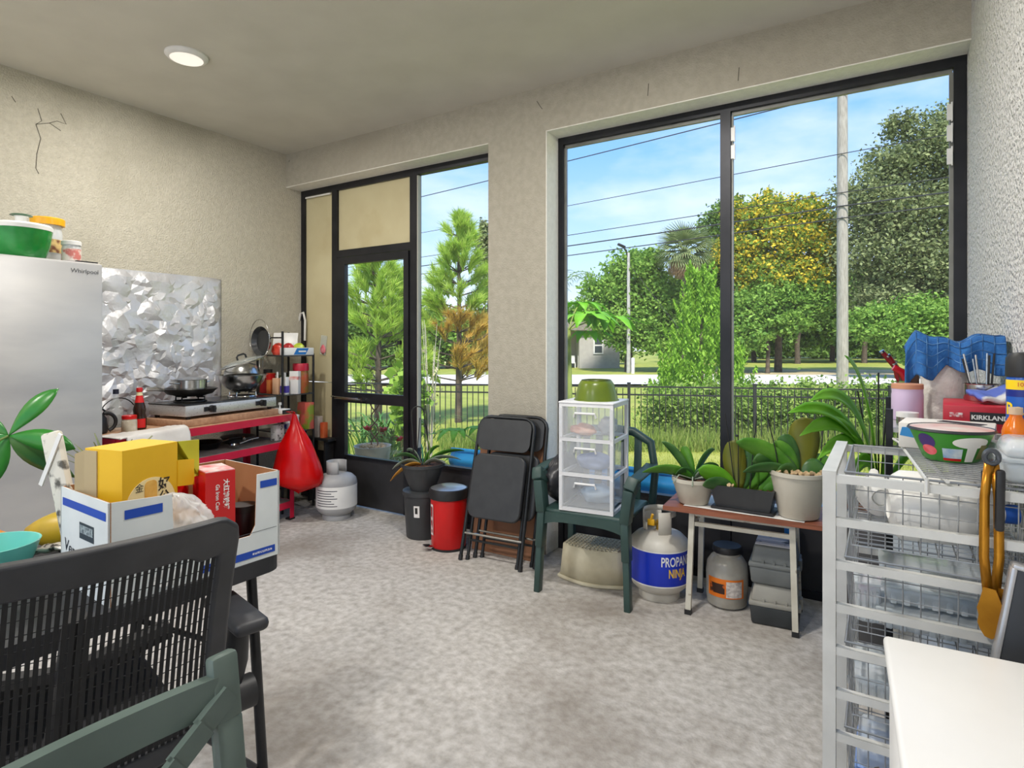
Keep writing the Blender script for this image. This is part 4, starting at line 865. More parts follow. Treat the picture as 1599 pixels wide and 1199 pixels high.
# white cardboard box with its front cut low
CB = mat('white_card', (220, 224, 224), (206, 212, 212), 5, .75); BLUE = mat('blue_print_ink', (22, 70, 172), rough=.6)
X0, X1_, Y0, Y1, BH, tk = -1.795, -1.505, .675, 1.115, .242, .005
bx = thing('carton_box', 'white cardboard box with blue bands and a cut-down front', 'cardboard box', ((X0 + X1_) / 2, (Y0 + Y1) / 2, TZ), R(-3))
w_, l_ = X1_ - X0, Y1 - Y0
def wallp(name, poly, o, ax, nrm):
    b = MB(); b.prism(poly, tk / 2, o, ax, nrm); q = b.build(name, CB, bx, smooth=False)
    b = MB(); b.prism(poly, tk / 2, Vector(o) - Vector(nrm) * (tk / 2), ax, nrm); b.build('lining', BROWNCARD, q, smooth=False)
    return q
east = [(-l_/2, 0), (l_/2, 0), (l_/2, BH), (l_/2 - .07, BH), (l_/2 - .075, .10), (l_/2 - .09, .075), (-l_/2 + .16, .075), (-l_/2 + .145, .10), (-l_/2 + .14, BH - .008), (-l_/2, BH)]
pe = wallp('front_panel', east, (w_/2 - tk/2, 0, 0), ((0, 1, 0), (0, 0, 1)), (1, 0, 0))
ps = wallp('side_panel', [(-w_/2, 0), (w_/2, 0), (w_/2, BH), (-w_/2, BH)], (0, -l_/2 + tk/2, 0), ((1, 0, 0), (0, 0, 1)), (0, -1, 0))
wallp('side_panel', [(-w_/2, 0), (w_/2, 0), (w_/2, BH), (-w_/2, BH)], (0, l_/2 - tk/2, 0), ((1, 0, 0), (0, 0, 1)), (0, 1, 0))
wallp('back_panel', [(-l_/2, 0), (l_/2, 0), (l_/2, BH), (-l_/2, BH)], (-w_/2 + tk/2, 0, 0), ((0, 1, 0), (0, 0, 1)), (-1, 0, 0))
b = MB(); b.box((0, 0, .004), (w_ - .01, l_ - .01, .006)); b.build('bottom', BROWNCARD, bx, smooth=False)
def decal(name, o, right, up, sx_, sy_, m, parent, d=.0008):
    M = frame_m(o, right, up); b = MB(); b.add([M @ Vector(p) for p in ((-sx_/2, -sy_/2, d), (sx_/2, -sy_/2, d), (sx_/2, sy_/2, d), (-sx_/2, sy_/2, d))], [(0, 1, 2, 3)]); return b.build(name, m, parent, smooth=False)
ES = ((0, 1, 0), (0, 0, 1)); SS = ((1, 0, 0), (0, 0, 1))
decal('blue_band', (w_/2, -l_/2 + .075, BH - .035), *ES, .085, .022, BLUE, pe); decal('blue_band', (w_/2, l_/2 - .035, BH - .03), *ES, .052, .02, BLUE, pe)
decal('blue_band', (w_/2, .10, .022), *ES, .21, .02, BLUE, pe)
decal('white_print', (w_/2, .165, .022), *ES, .06, .006, mat('white_flecks', (236, 236, 236), (22, 70, 172), 300, .6), pe, .0014)
decal('fold_line', (w_/2, .13, .082), *ES, .16, .0015, mat('dark_line', (90, 92, 96), rough=.8), pe)
decal('blue_band', (0, -l_/2, BH - .035), *SS, w_ - .03, .02, BLUE, ps)
decal('stamp_frame', (.02, -l_/2, BH - .09), *SS, .085, .04, mat('stamp_ink', (44, 56, 66), rough=.7), ps); decal('stamp_blank', (.02, -l_/2, BH - .086), *SS, .076, .02, mat('stamp_pale', (170, 184, 188), (60, 72, 80), 160, .7), ps, .0014)
text('handwriting', 'Ver', .045, mat('pen_ink', (40, 46, 60), rough=.7), ps, frame_m((-.085, -l_/2 - .0004, .095), (1, 0, -.15), (.15, 0, 1)))
# contents: yellow carton lying open, red gift box, red bag, clear bag, dark tins
YL = mat('yellow_card', (226, 180, 26), (212, 164, 16), 4, .55); KR = mat('kraft_inside', (176, 158, 122), rough=.85)
cz = TZ + .0085
yb = thing('yellow_carton', 'open yellow food carton standing in the cardboard box', 'carton', (-1.655, .785, cz), R(12))
b = MB(); b.box((0, 0, .17), (.13, .155, .34)); b.build('carton_body', YL, yb, smooth=False)
b = MB(); b.add([(-.065, -.0785, .335), (-.02, -.0790, .335), (-.02, -.0790, .15), (-.065, -.0785, .14)], [(0, 1, 2, 3)]); b.add([(-.065, -.0785, .335), (-.065, -.0785, .14), (-.092, -.085, .15), (-.09, -.085, .325)], [(0, 1, 2, 3)]); b.build('flap', KR, yb, smooth=False, thick=.003)
b = MB(); b.add([(-.065, .0775, .34), (.065, .0775, .34), (.066, .145, .335), (.066, .145, .235), (.066, .0785, .235), (.02, .08, .34)], [(0, 1, 2, 3, 4, 5)]); b.build('flap', mat('lime_card', (190, 186, 40), (172, 160, 30), 6, .55), yb, smooth=False, thick=.003)
b = MB(); b.add([(.066, .0775, .22), (.066, .0775, .29), (.07, .125, .285), (.07, .125, .215)], [(0, 1, 2, 3)]); b.build('side_tab', YL, yb, smooth=False, thick=.003)
b = MB(); b.prism([(.07 * math.cos(R(a)), .07 * math.sin(R(a))) for a in range(0, 181, 10)], .001, (.0655, .0, .19), ((0, 1, 0), (0, 0, 1)), (1, 0, 0)); em = b.build('emblem', mat('emblem_cream', (232, 214, 160), rough=.6), yb, smooth=False)
b = MB(); b.prism(rr(.034, .062, .012), .001, (.0668, -.002, .222), ((0, 1, 0), (0, 0, 1)), (1, 0, 0)); b.build('picture', mat('dumpling_print', (206, 146, 44), (228, 184, 96), 20, .6), em, smooth=False)
inkd = mat('black_ink', (30, 26, 22), rough=.6)
text('characters', '好', .036, inkd, em, frame_m((.0672, .036, .235), (0, 1, 0), (0, 0, 1)), bold=.0006)
text('characters', '公', .032, inkd, em, frame_m((.0672, .036, .203), (0, 1, 0), (0, 0, 1)), bold=.0006)
text('characters', '金', .024, inkd, em, frame_m((.0672, -.034, .238), (0, 1, 0), (0, 0, 1)))
rb = thing('gift_box', 'red gift box with white lettering standing in the cardboard box', 'gift box', (-1.605, .975, cz), R(-14))
b = MB(); b.box((0, 0, .125), (.11, .078, .25)); b.build('box_body', RED, rb, smooth=False)
b = MB(); b.box((0, 0, .251), (.108, .076, .003)); b.build('box_top', mat('pale_pattern', (226, 206, 204), (206, 90, 96), 30, .4), rb, smooth=False)
text('lettering', '大红袍铁罐', .017, WHITEPL, rb, frame_m((.0552, .014, .185), (0, 0, -1), (0, 1, 0)), bold=.0004)
text('lettering', 'Ga Iron Can', .014, WHITEPL, rb, frame_m((.0552, -.008, .18), (0, 0, -1), (0, 1, 0)), bold=.0003)
b = MB()
def rbag(u, v):
    a = 2 * math.pi * u; r0 = (.07 if v < .75 else .07 * (1 - (v - .75) * 2.6)) * (1 if v > 0 else 0); c_ = 1 + .1 * math.cos(3 * a) + .05 * noise.noise(Vector((u * 6, v * 4, 0)))
    return (r0 * .95 * math.cos(a) * c_, r0 * .72 * math.sin(a) * c_, .26 * v)
b.grid(rbag, 32, 16); tag(b.build('red_bag', REDBAG, loc=(-1.73, .915, cz), angle=180), 'red plastic bag squeezed between yellow carton and gift box', 'bag')
b = MB()
def cbag(u, v):
    a = 2 * math.pi * u; r0 = .105 * math.sin(math.pi * (.5 + .5 * v)) ** .45 if v < .999 else .001; p = Vector((math.cos(a) * 1.5, math.sin(a) * 1.5, v * 2.2))
    c_ = 1 + .25 * noise.noise(p * 2) + .18 * noise.noise(p * 5) + .08 * noise.noise(p * 11)
    return (r0 * .40 * math.cos(a) * c_, r0 * 1.25 * math.sin(a) * c_, .215 * v + .012 * noise.noise(p * 4))
b.grid(cbag, 90, 50); o = b.build('clear_bag', mat('crinkled_film', (244, 244, 244), (232, 230, 226), 16, .10, clear=.42), loc=(-1.55, .83, cz), angle=180)
tag(o, 'crinkled clear plastic bag of bread lying in the cardboard box', 'bag')
b = MB(); b.lathe([(0, 0), (.025, .004), (.034, .04), (.03, .1), (0, .125)], 18, sy=2.0, c=(0, .02, .05)); tag(b.build('bread_roll', mat('bread_crust', (206, 160, 104), (226, 190, 140), 9, .7), loc=(-1.556, .835, cz)), 'pale brown bread inside the clear plastic bag', 'bread')
t = thing('dark_tin', 'dark round tin at the bottom corner of the cardboard box', 'tin', (-1.60, 1.062, cz)); b = MB(); b.lathe([(0, 0), (.036, 0), (.036, .12), (0, .12)], 24); b.build('tin_body', mat('dark_violet_tin', (44, 34, 40), rough=.3), t); b = MB(); b.lathe([(.037, .11), (.037, .13), (0, .132)], 24); b.build('lid', BLACKPL, t)
# fruit, tableware and the plants on the table
pap = mat('papaya_skin', (196, 160, 24), (110, 110, 26), 3.2, .4, lo=.42, hi=.66)
def fruit(name, label, cat, loc, ln, r_, rz, m):
    b = MB(); b.lathe([(0, -ln / 2)] + [(r_ * math.sin(math.pi * (.04 + .92 * i / 12)) ** .75 * (1 + .12 * (i / 12 - .5)), -ln / 2 + ln * (.02 + .96 * i / 12)) for i in range(13)] + [(0, ln / 2)], 30)
    vs = [(p[2], p[0], p[1] + r_ * 1.02) for p in b.v]; c_ = MB(); c_.add(vs, b.f)
    t = thing(name, label, cat, loc, rz); c_.build('fruit', m, t); d_ = MB(); d_.cyl((ln / 2 - .006, 0, r_ * 1.02), (ln / 2 + .012, 0, r_ * 1.02), .007, .009, 8); d_.build('stem', BARK, t)
fruit('papaya', 'large yellow-green papaya lying beside the cardboard box', 'papaya', (-2.02, .80, TZ), .27, .063, R(40), pap)
fruit('papaya', 'orange ripe papaya lying behind the teal dish', 'papaya', (-2.17, .60, TZ), .2, .048, R(60), mat('orange_papaya', (226, 158, 40), (196, 110, 34), 8, .45))
t = thing('teal_dish', 'shallow teal plastic dish on the folding table', 'dish', (-1.915, .575, TZ)); b = MB(); b.lathe([(0, .0), (.06, .0), (.075, .05), (.095, .105), (.10, .105), (.08, .048), (.06, .006), (0, .006)], 36); b.build('dish', mat('teal_plastic', (98, 190, 178), (120, 206, 192), 4, .35), t)
b = MB(); b.grid(lambda u, v: ((u - .5) * .16, (v - .5) * .05 * (1 - .5 * u), .03 + .012 * math.sin(u * 5) + .008 * noise.noise(Vector((u * 6, v * 6, 0)))), 20, 8); tag(b.build('silver_wrapper', mat('silver_wrap', (200, 196, 190), (66, 62, 60), 60, .3, .5, lo=.5, hi=.6), loc=(-1.90, .735, TZ + .012), rot=(0, 0, R(35)), thick=.012, angle=180), 'patterned silver wrapper lying between the papaya and the dish', 'wrapper')
pl = thing('money_plant', 'green five-fingered leafy potted plant on the table end', 'potted plant', (-2.08, .36, TZ))
b = MB(); b.lathe([(0, .0), (.055, .0), (.075, .13), (.082, .13), (.08, .14), (.07, .135), (.05, .01)], 28); b.build('pot', mat('terracotta', (168, 96, 66), (150, 84, 58), 8, .8), pl)
b = MB(); b.lathe([(0, .12), (.07, .122)], 20); b.build('soil', SOIL, pl)
b = MB(); b.tube([(0, 0, .12), (.03, .09, .26), (.10, .27, .365)], [.007, .005, .003], 8); b.build('stem', mat('green_stem', (104, 130, 60), rough=.6), pl)
cp = Vector((.10, .27, .365)); MONEY = mat('money_leaf', (34, 116, 36), (62, 146, 54), 8, .32, transl=.15)
rv = Vector((.847, .531, 0)); upv = Vector((0, 0, 1)); fv = Vector((-.531, .847, 0))
for a, ln, m_ in ((52, .155, .1), (-14, .165, .05), (170, .09, .02), (-112, .17, -.04), (215, .13, .08), (-58, .165, .25)):
    dv = rv * math.cos(R(a)) + upv * math.sin(R(a)); tip = cp + dv * ln + fv * m_ * .5
    b = MB(); b.blade(bez(cp, cp + dv * ln * .55 + upv * .02, tip, 9), .028, dv.cross(fv) * 1 + fv * .25, .3, prof=lambda u: math.sin(math.pi * (u ** 1.15)) ** .8 + .02)
    b.build('leaf', LEAFD if m_ > .2 else MONEY, pl, thick=.0012, angle=180)
pa = thing('pineapple', 'pineapple with spiky crown behind the cardboard box', 'pineapple', (-2.19, .97, TZ))
b = MB(); b.lathe([(0, 0), (.045, .004), (.06, .05), (.06, .11), (.045, .155), (0, .165)], 30, fn=lambda a, z: 1 + .04 * math.cos(12 * a + z * 90)); b.build('fruit', mat('pineapple_skin', (150, 116, 52), (96, 92, 40), 26, .7, bump=.5, bscale=30), pa)
g = random.Random(4)
for k in range(22):
    a = k * 2.4; el = .25 + .55 * (k / 22); ln = .12 + .06 * g.random(); q = Vector((math.cos(a) * math.cos(el), math.sin(a) * math.cos(el), math.sin(el) + .4)).normalized()
    b = MB(); b.blade(bez((0, 0, .155), Vector((0, 0, .165)) + q * ln * .5, Vector((0, 0, .17)) + q * ln + Vector((math.cos(a), math.sin(a), -.1)) * .025, 5), .012, (-math.sin(a), math.cos(a), 0), .35, prof=lambda u: 1 - .9 * u, nw=2); b.build('leaf', mat('pineapple_leaf', (92, 104, 66), (140, 142, 96), 10, .6), pa, thick=.001)
t = thing('folded_newspaper', 'folded newspaper sticking out of the corner of the box', 'newspaper', (-1.775, .712, cz), R(20))
NEWS = mat('newsprint', (214, 210, 198), (92, 90, 84), 26, .85, lo=.55, hi=.66)
b = MB(); b.rbox((-.045, 0, .19), (.055, .022, .37), .008, rot=(0, R(-14), 0)); b.build('paper', NEWS, t); b = MB(); b.box((-.075, -.014, .30), (.012, .004, .15), rot=(0, R(25), 0)); b.build('white_strip', WHITEPL, t, smooth=False)

# ------------------------------------------------------------------ mesh office chair, back to the camera
oc = thing('office_chair', 'black mesh back office chair at the folding table', 'office chair', (-1.478, .546, 0), R(-13))
# local: x away from the back towards -x world is the seat; back plane leans out towards +x at the top
W2, BZ0, BZ1 = .27, .47, 1.01
def bk(s_, v_):   # s_ -1..1 across (y), v_ 0..1 up the back: curved and reclined
    z = BZ0 + (BZ1 - BZ0) * v_; wv = W2 * (1.10 - .10 * v_); x = .12 + .20 * v_ - .045 * (1 - s_ * s_) * 0 + .05 * (1 - s_ * s_) - .02 * math.sin(v_ * math.pi)
    return Vector((x, s_ * wv, z))
FRMC = mat('chair_frame_plastic', (44, 45, 49), (54, 55, 59), 12, .5)
ol = [(-.97, v / 10) for v in range(1, 10)] + [(-.95, .955), (-.86, .992)] + [(s / 10, 1.0) for s in range(-8, 9)] + [(.86, .992), (.95, .955)] + [(.97, v / 10) for v in range(9, 0, -1)] + [(.9, .03)] + [(s / 10, 0) for s in range(8, -9, -1)] + [(-.9, .03)]
b = MB(); pts = [bk(*p) for p in ol]; n_ = len(pts); sec = []
cx = sum((p for p in pts), Vector()) / n_
for i, p in enumerate(pts):
    s_, v_ = ol[i]; wd = .075 if v_ > .9 else .042
    inn = bk(s_ * (1 - wd / .27), v_ + (.5 - v_) * 2 * wd / .54 * (.95 if abs(v_ - .5) > .3 else .2))
    sec.append((p + Vector((.016, 0, 0)), p - Vector((.018, 0, 0)), inn - Vector((.012, 0, 0)), inn + Vector((.008, 0, 0))))
vs = [q for q4 in sec for q in q4]; fs = [(i * 4 + j, i * 4 + (j + 1) % 4, ((i + 1) % n_) * 4 + (j + 1) % 4, ((i + 1) % n_) * 4 + j) for i in range(n_) for j in range(4)]
b.add(vs, fs); o = b.build('back_frame', FRMC, oc, angle=60)
md = o.modifiers.new('round', 'BEVEL'); md.width = .008; md.segments = 3; md.limit_method = 'ANGLE'
NET = mat('mesh_net', (20, 20, 22), (28, 28, 30), 40, .75)
b = MB()
for k in range(43):
    s_ = -.88 + 1.76 * k / 42
    P_ = [bk(s_, .06 + .85 * j / 12) for j in range(13)]
    b.blade(P_, .0038, (0, 1, 0), 0, prof=lambda u: 1, nw=1)
for k in range(16):
    v_ = .06 + .85 * k / 15; b.blade([bk(-.88 + 1.76 * j / 14, v_) for j in range(15)], .0007, (0, 0, 1), 0, prof=lambda u: 1, nw=1)
o = b.build('back_mesh', NET, oc, thick=.0012, smooth=False); o['kind'] = 'stuff'
b = MB(); b.tube([bk(-.05, .12) - Vector((.03, 0, 0)), bk(0, .5) - Vector((.055, 0, 0)), bk(0, .72) - Vector((.05, 0, 0))], [.03, .024, .018], 10); b.tube([bk(-.6, .5) - Vector((.05, 0, -.02)), bk(0, .46) - Vector((.075, 0, 0)), bk(.6, .5) - Vector((.05, 0, -.02))], .022, 8); b.build('lumbar_support', BLACKPL, oc)
b = MB(); b.tube([(.14, 0, .50), (.10, 0, .40), (0, 0, .395)], [.035, .035, .03], 10); b.build('back_bracket', BLACKPL, oc)
b = MB(); b.rbox((-.12, 0, .455), (.48, .50, .085), .04, 4); b.build('seat', mat('black_fabric', (30, 30, 33), (40, 40, 43), 60, .9), oc)
b = MB(); b.rbox((-.06, 0, .395), (.26, .18, .05), .02); b.build('mechanism', BLACKPL, oc)
for sy in (-1, 1):
    b = MB(); b.tube([(-.05, sy * .22, .40), (-.06, sy * .37, .42), (-.05, sy * .385, .52), (-.02, sy * .385, .63)], [.022, .03, .032, .026], 10); b.build('arm_post', BLACKPL, oc)
    b = MB(); b.rbox((-.05, sy * .385, .648), (.25, .085, .035), .016, 3); b.build('armrest', FRMC, oc)
    b = MB(); b.cyl((-.05, sy * .35, .43), (-.05, sy * .43, .43), .042, n=20); b.build('arm_pivot', BLACKPL, oc)
b = MB(); b.cyl((-.05, 0, .10), (-.05, 0, .38), .028, n=14); b.build('gas_lift', BLACKM, oc)
for k in range(5):
    a = k * 2 * math.pi / 5 + .35; e_ = Vector((-.05 + .30 * math.cos(a), .30 * math.sin(a), .075))
    b = MB(); b.tube([(-.05, 0, .115), e_], [.028, .018], 8); b.build('base_spoke', BLACKPL, oc)
    b = MB(); b.cyl(e_ + Vector((math.sin(a) * .028, -math.cos(a) * .028, -.045)), e_ + Vector((-math.sin(a) * .028, math.cos(a) * .028, -.045)), .03, n=16); b.build('caster', BLACKPL, oc)

# ------------------------------------------------------------------ green cross-back chair, its back against the office chair
GC = mat('grey_green_paint', (92, 106, 100), (80, 94, 88), 6, .4)
gc = thing('crossback_chair', 'grey-green cross-back wooden chair behind the office chair', 'chair', (-.70, .34, 0))
def gb(s_, z): return Vector((-.15 - .06 * max(0, z - .42) / .43 + .0, s_, z))
b0 = .225
for sy in (-1, 1):
    b = MB(); P_ = [(gb(sy * b0, z)) for z in (0, .42, .6, .75, .845)]
    P_[0] = Vector((-.22, sy * b0, 0))
    for i in range(len(P_) - 1):
        m_ = (P_[i] + P_[i + 1]) / 2; v_ = P_[i + 1] - P_[i]; b.rbox(m_, (.026, .046, v_.length + .01), .008, rot=(0, math.atan2(v_.x, v_.z), 0))
    b.build('back_post', GC, gc)
    b = MB(); b.rbox((.21, sy * .2, .22), (.034, .034, .44), .006); b.build('leg', GC, gc)
    b = MB(); b.tube([(-.19, sy * .215, .2), (.21, sy * .2, .2)], .011, 8); b.build('side_stretcher', GC, gc)
    b = MB(); pth = [gb(sy * b0 * (1 - 1.9 * u), .79 - .30 * u) + Vector((.010 * sy, 0, 0)) for u in [i / 10 for i in range(11)]]
    for i in range(10):
        m_ = (pth[i] + pth[i + 1]) / 2; v_ = pth[i + 1] - pth[i]; b.box(m_, (.012, .034, v_.length + .006), rot=(math.atan2(-v_.y, v_.z), 0, 0))
    b.build('cross_slat', GC, gc, smooth=False)
b = MB(); n_ = 20; V = []
for i in range(n_ + 1):
    u = -1 + 2 * i / n_; x = -.02 * (1 - u * u); c0 = gb(u * b0 * .93, .795) + Vector((x, 0, 0))
    V += [c0 + Vector((-.010, 0, -.028)), c0 + Vector((.010, 0, -.028)), c0 + Vector((.010, 0, .028)), c0 + Vector((-.010, 0, .028))]
b.add(V, [(i * 4 + j, i * 4 + (j + 1) % 4, i * 4 + 4 + (j + 1) % 4, i * 4 + 4 + j) for i in range(n_) for j in range(4)] + [(0, 1, 2, 3), (n_ * 4, n_ * 4 + 3, n_ * 4 + 2, n_ * 4 + 1)])
b.build('top_rail', GC, gc, angle=30)
b = MB(); b.rbox((.03, 0, .445), (.42, .45, .03), .012); b.build('seat', GC, gc)
b = MB(); b.tube([(.21, -.2, .28), (.21, .2, .28)], .011, 8); b.build('front_stretcher', GC, gc)
# ------------------------------------------------------------------ along the screen wall, from the door to the right wall
POTB = mat('dark_pot_plastic', (50, 52, 54), (60, 62, 64), 6, .5)
def pot(parent, r0, r1, h, m, rim=.008, n=36, name='pot'):
    b = MB(); b.lathe([(0, .001), (r0, .001), (r0 + .003, .006), (r1, h - .02), (r1 + rim, h - .018), (r1 + rim, h), (r1 - .004, h), (r1 - .006, h - .02), (r0 - .002, .012)], n); return b.build(name, m, parent)
def soil(parent, r_, z, m=SOIL):
    b = MB(); b.grid(lambda u, v: ((r_ * v + .0001) * math.cos(6.2832 * u), (r_ * v + .0001) * math.sin(6.2832 * u), z + .012 * noise.noise(Vector((math.cos(6.2832 * u) * v * 6, math.sin(6.2832 * u) * v * 6, 2.0)))), 28, 6); b.build('soil', m, parent)
def leaf(parent, base, mid, tip, wid, side, m, prof=None, fold=.22, n=10):
    b = MB(); b.blade(bez(base, mid, tip, n), wid, side, fold, prof or (lambda u: (math.sin(math.pi * min(1, .10 + .90 * u)) ** .6) if u < .999 else .03)); return b.build('leaf', m, parent, thick=.002, angle=180)
# bucket pot with an orchid pot on top
t = thing('bucket_pot', 'black plastic bucket pot turned upside up with a white sticker', 'pot', (-2.76, 3.22, 0)); t['label'] = 'tall black plastic bucket with a white sticker under the orchid pot'
b = MB(); b.lathe([(0, .0), (.112, .0), (.116, .006), (.134, .295), (.142, .298), (.142, .325), (.12, .332), (0, .332)], 40); b.build('bucket', POTB, t)
b = MB(); b.lathe([(.1275, .16), (.1325, .24)], 8, a0=R(-78), a1=R(-60), fn=lambda a, z: 1.006); s_ = b.build('sticker', WHITEPL, t)
b = MB(); b.lathe([(.1292, .185), (.132, .228)], 6, a0=R(-74), a1=R(-66), fn=lambda a, z: 1.008); b.build('sticker_print', inkd, s_)
op = thing('orchid_pot', 'dark bowl pot with a drooping orchid standing on the bucket', 'potted plant', (-2.745, 3.20, .332))
pot(op, .085, .148, .185, POTB, .008); soil(op, .14, .165)
C_ = Vector((0, 0, .17)); rv = Vector((.847, .531, 0)); fv = Vector((-.531, .847, 0)); zz = Vector((0, 0, 1))
ORL = mat('orange_leaf', (206, 152, 62), (190, 128, 44), 6, .45); GREYL = mat('greygreen_leaf', (150, 160, 146), (112, 128, 108), 8, .4)
for a, el, ln, w_, m_ in ((200, -6, .22, .032, GREYL), (215, -22, .26, .03, ORL), (165, 15, .20, .036, LEAFD), (15, 18, .30, .032, LEAFG), (-5, 8, .27, .028, GREYL), (140, 35, .16, .036, GREYL), (40, 55, .15, .03, LEAFG), (-30, 0, .22, .026, GREYL), (100, 60, .14, .03, mat('teal_leaf', (40, 130, 104), (70, 150, 112), 6, .35))):
    dv = rv * math.cos(R(a)) + fv * math.sin(R(a)) * .5; tip = C_ + dv * ln + zz * (math.sin(R(el)) * ln); mid = C_ + dv * ln * .45 + zz * (.07 + .4 * math.sin(R(el)) * ln)
    leaf(op, C_ + dv * .02, mid, tip, w_ * 1.15, dv.cross(zz) + (tip - C_).normalized().cross(fv) * .6, m_)
for dx, h in ((-.05, .33), (.02, .55), (.05, .42)):
    b = MB(); b.tube([C_ + rv * dx, C_ + rv * (dx * .6) + zz * h * .6, C_ + rv * (dx * .4) + zz * h], .0032, 6); b.build('flower_stake', BLACKPL, op)
b = MB(); b.tube([C_ + rv * -.06 + zz * .02, C_ + rv * -.08 + zz * .33] + [C_ + rv * (-.035 + .045 * math.cos(R(a))) + zz * (.36 + .05 * math.sin(R(a))) for a in range(170, -11, -20)] + [C_ + rv * .045 + zz * .1], .005, 6); b.build('wire_hoop', BLACKPL, op)
b = MB(); b.tube([C_ + rv * .04 + zz * .03, C_ + rv * .05 + zz * .12, C_ + rv * .02 + zz * .22], .006, 6); b.build('green_stem', MATS['green_stem'], op)
# red pedal bin
t = thing('pedal_bin', 'red pedal bin with black rim and steel lid', 'trash bin', (-2.46, 3.13, 0))
b = MB(); b.lathe([(0, .012), (.112, .012), (.115, .02), (.120, .34)], 40); b.build('body', RED, t)
b = MB(); b.lathe([(.121, .33), (.13, .335), (.132, .375), (.126, .395), (.12, .398)], 40); b.build('rim', BLACKPL, t)
b = MB(); b.lathe([(.121, .395), (.09, .405), (0, .41)], 40); b.build('lid', mat('brushed_lid', (190, 190, 190), (172, 172, 172), 10, .3, .8), t)
b = MB(); b.lathe([(0, 0), (.116, 0), (.118, .014), (.112, .016)], 40); b.build('base', BLACKPL, t)
b = MB(); b.rbox((-.07, -.135, .03), (.06, .05, .012), .004, rot=(R(-8), 0, R(-30))); b.tube([(-.05, -.1, .02), (-.07, -.15, .03)], .008, 8); b.build('pedal', CHROME, t)
b = MB(); b.lathe([(.1205, .10), (.1222, .30)], 10, a0=R(-125), a1=R(-108), fn=lambda a, z: 1.004); l_b = b.build('label_frame', mat('pale_grey_ink', (222, 206, 204), rough=.5), t)
b = MB(); b.lathe([(.1210, .115), (.1226, .285)], 8, a0=R(-122), a1=R(-111), fn=lambda a, z: 1.005); b.build('label_inner', mat('maroon_ink', (150, 24, 26), (216, 190, 188), 18, .5, lo=.5, hi=.6), l_b)
# two folding chairs leaning on the pier, with a cardboard sheet behind
def fold_chair(loc, label, lean):
    t = thing('folding_chair', label, 'folding chair', loc, 0, 'folded chairs leaning on the pier'); t.rotation_euler = (R(-lean), 0, R(4))
    TUB = mat('gunmetal_tube', (44, 46, 48), (54, 56, 58), 8, .38, .5)
    W_ = .42; H_ = .90
    b = MB(); P_ = [(-W_/2, 0, 0), (-W_/2 + .01, 0, H_ - .12)] + [( -W_/2 + .09 + .08 * math.cos(R(a)), 0, H_ - .08 + .08 * math.sin(R(a))) for a in range(170, 89, -20)] + [(W_/2 - .09 + .08 * math.cos(R(a)), 0, H_ - .08 + .08 * math.sin(R(a))) for a in range(90, 9, -20)] + [(W_/2 - .01, 0, H_ - .12), (W_/2, 0, 0)]
    b.tube(P_, .0115, 10); b.build('front_frame', TUB, t)
    b = MB(); P_ = [(-W_/2 + .035, .028, .0), (-W_/2 + .035, .028, .58), (W_/2 - .035, .028, .58), (W_/2 - .035, .028, 0)]; b.tube(P_, .0105, 10); b.build('rear_frame', TUB, t)
    b = MB(); b.prism(rr(.375, .20, .05, 5), .012, (0, -.006, H_ - .115), ((1, 0, 0), (0, 0, 1)), (0, -1, 0)); b.build('backrest', mat('black_vinyl', (40, 41, 43), (48, 49, 51), 14, .42), t, angle=30)
    b = MB(); b.prism(rr(.375, .40, .06, 5), .03, (0, -.014, .46), ((1, 0, 0), (0, 0, 1)), (0, -1, 0)); o = b.build('seat', MATS['black_vinyl'], t, angle=30)
    md = o.modifiers.new('round', 'BEVEL'); md.width = .008; md.segments = 2; md.limit_method = 'ANGLE'
    b = MB(); b.tube([(-W_/2, -.002, .16), (W_/2, -.002, .16)], .0075, 8); b.build('front_brace', STEEL, t)
    b = MB(); b.tube([(-W_/2 + .035, .028, .12), (W_/2 - .035, .028, .12)], .0075, 8); b.build('rear_brace', TUB, t)
    for sx in (-1, 1):
        for y_, x_ in ((0, W_/2), (.028, W_/2 - .035)): b = MB(); b.cyl((sx * x_, y_, -.004), (sx * x_, y_, .025), .0145, n=10); b.build('foot_cap', BLACKPL, t)
fold_chair((-2.04, 2.995, .006), 'black folding chair leaning in front of the other folded chair', 15)
fold_chair((-1.985, 3.075, .006), 'black folding chair sandwiched between the other chair and the cardboard', 14)
b = MB(); b.box((0, 0, .42), (.50, .006, .84)); t = b.build('cardboard_sheet', mat('cardboard_sheet_brown', (158, 112, 82), (140, 98, 72), 3, .85), smooth=False, loc=(-2.06, 3.185, .002), rot=(R(-9), 0, 0)); tag(t, 'plain brown cardboard sheet leaning on the pier behind the folding chairs', 'cardboard')

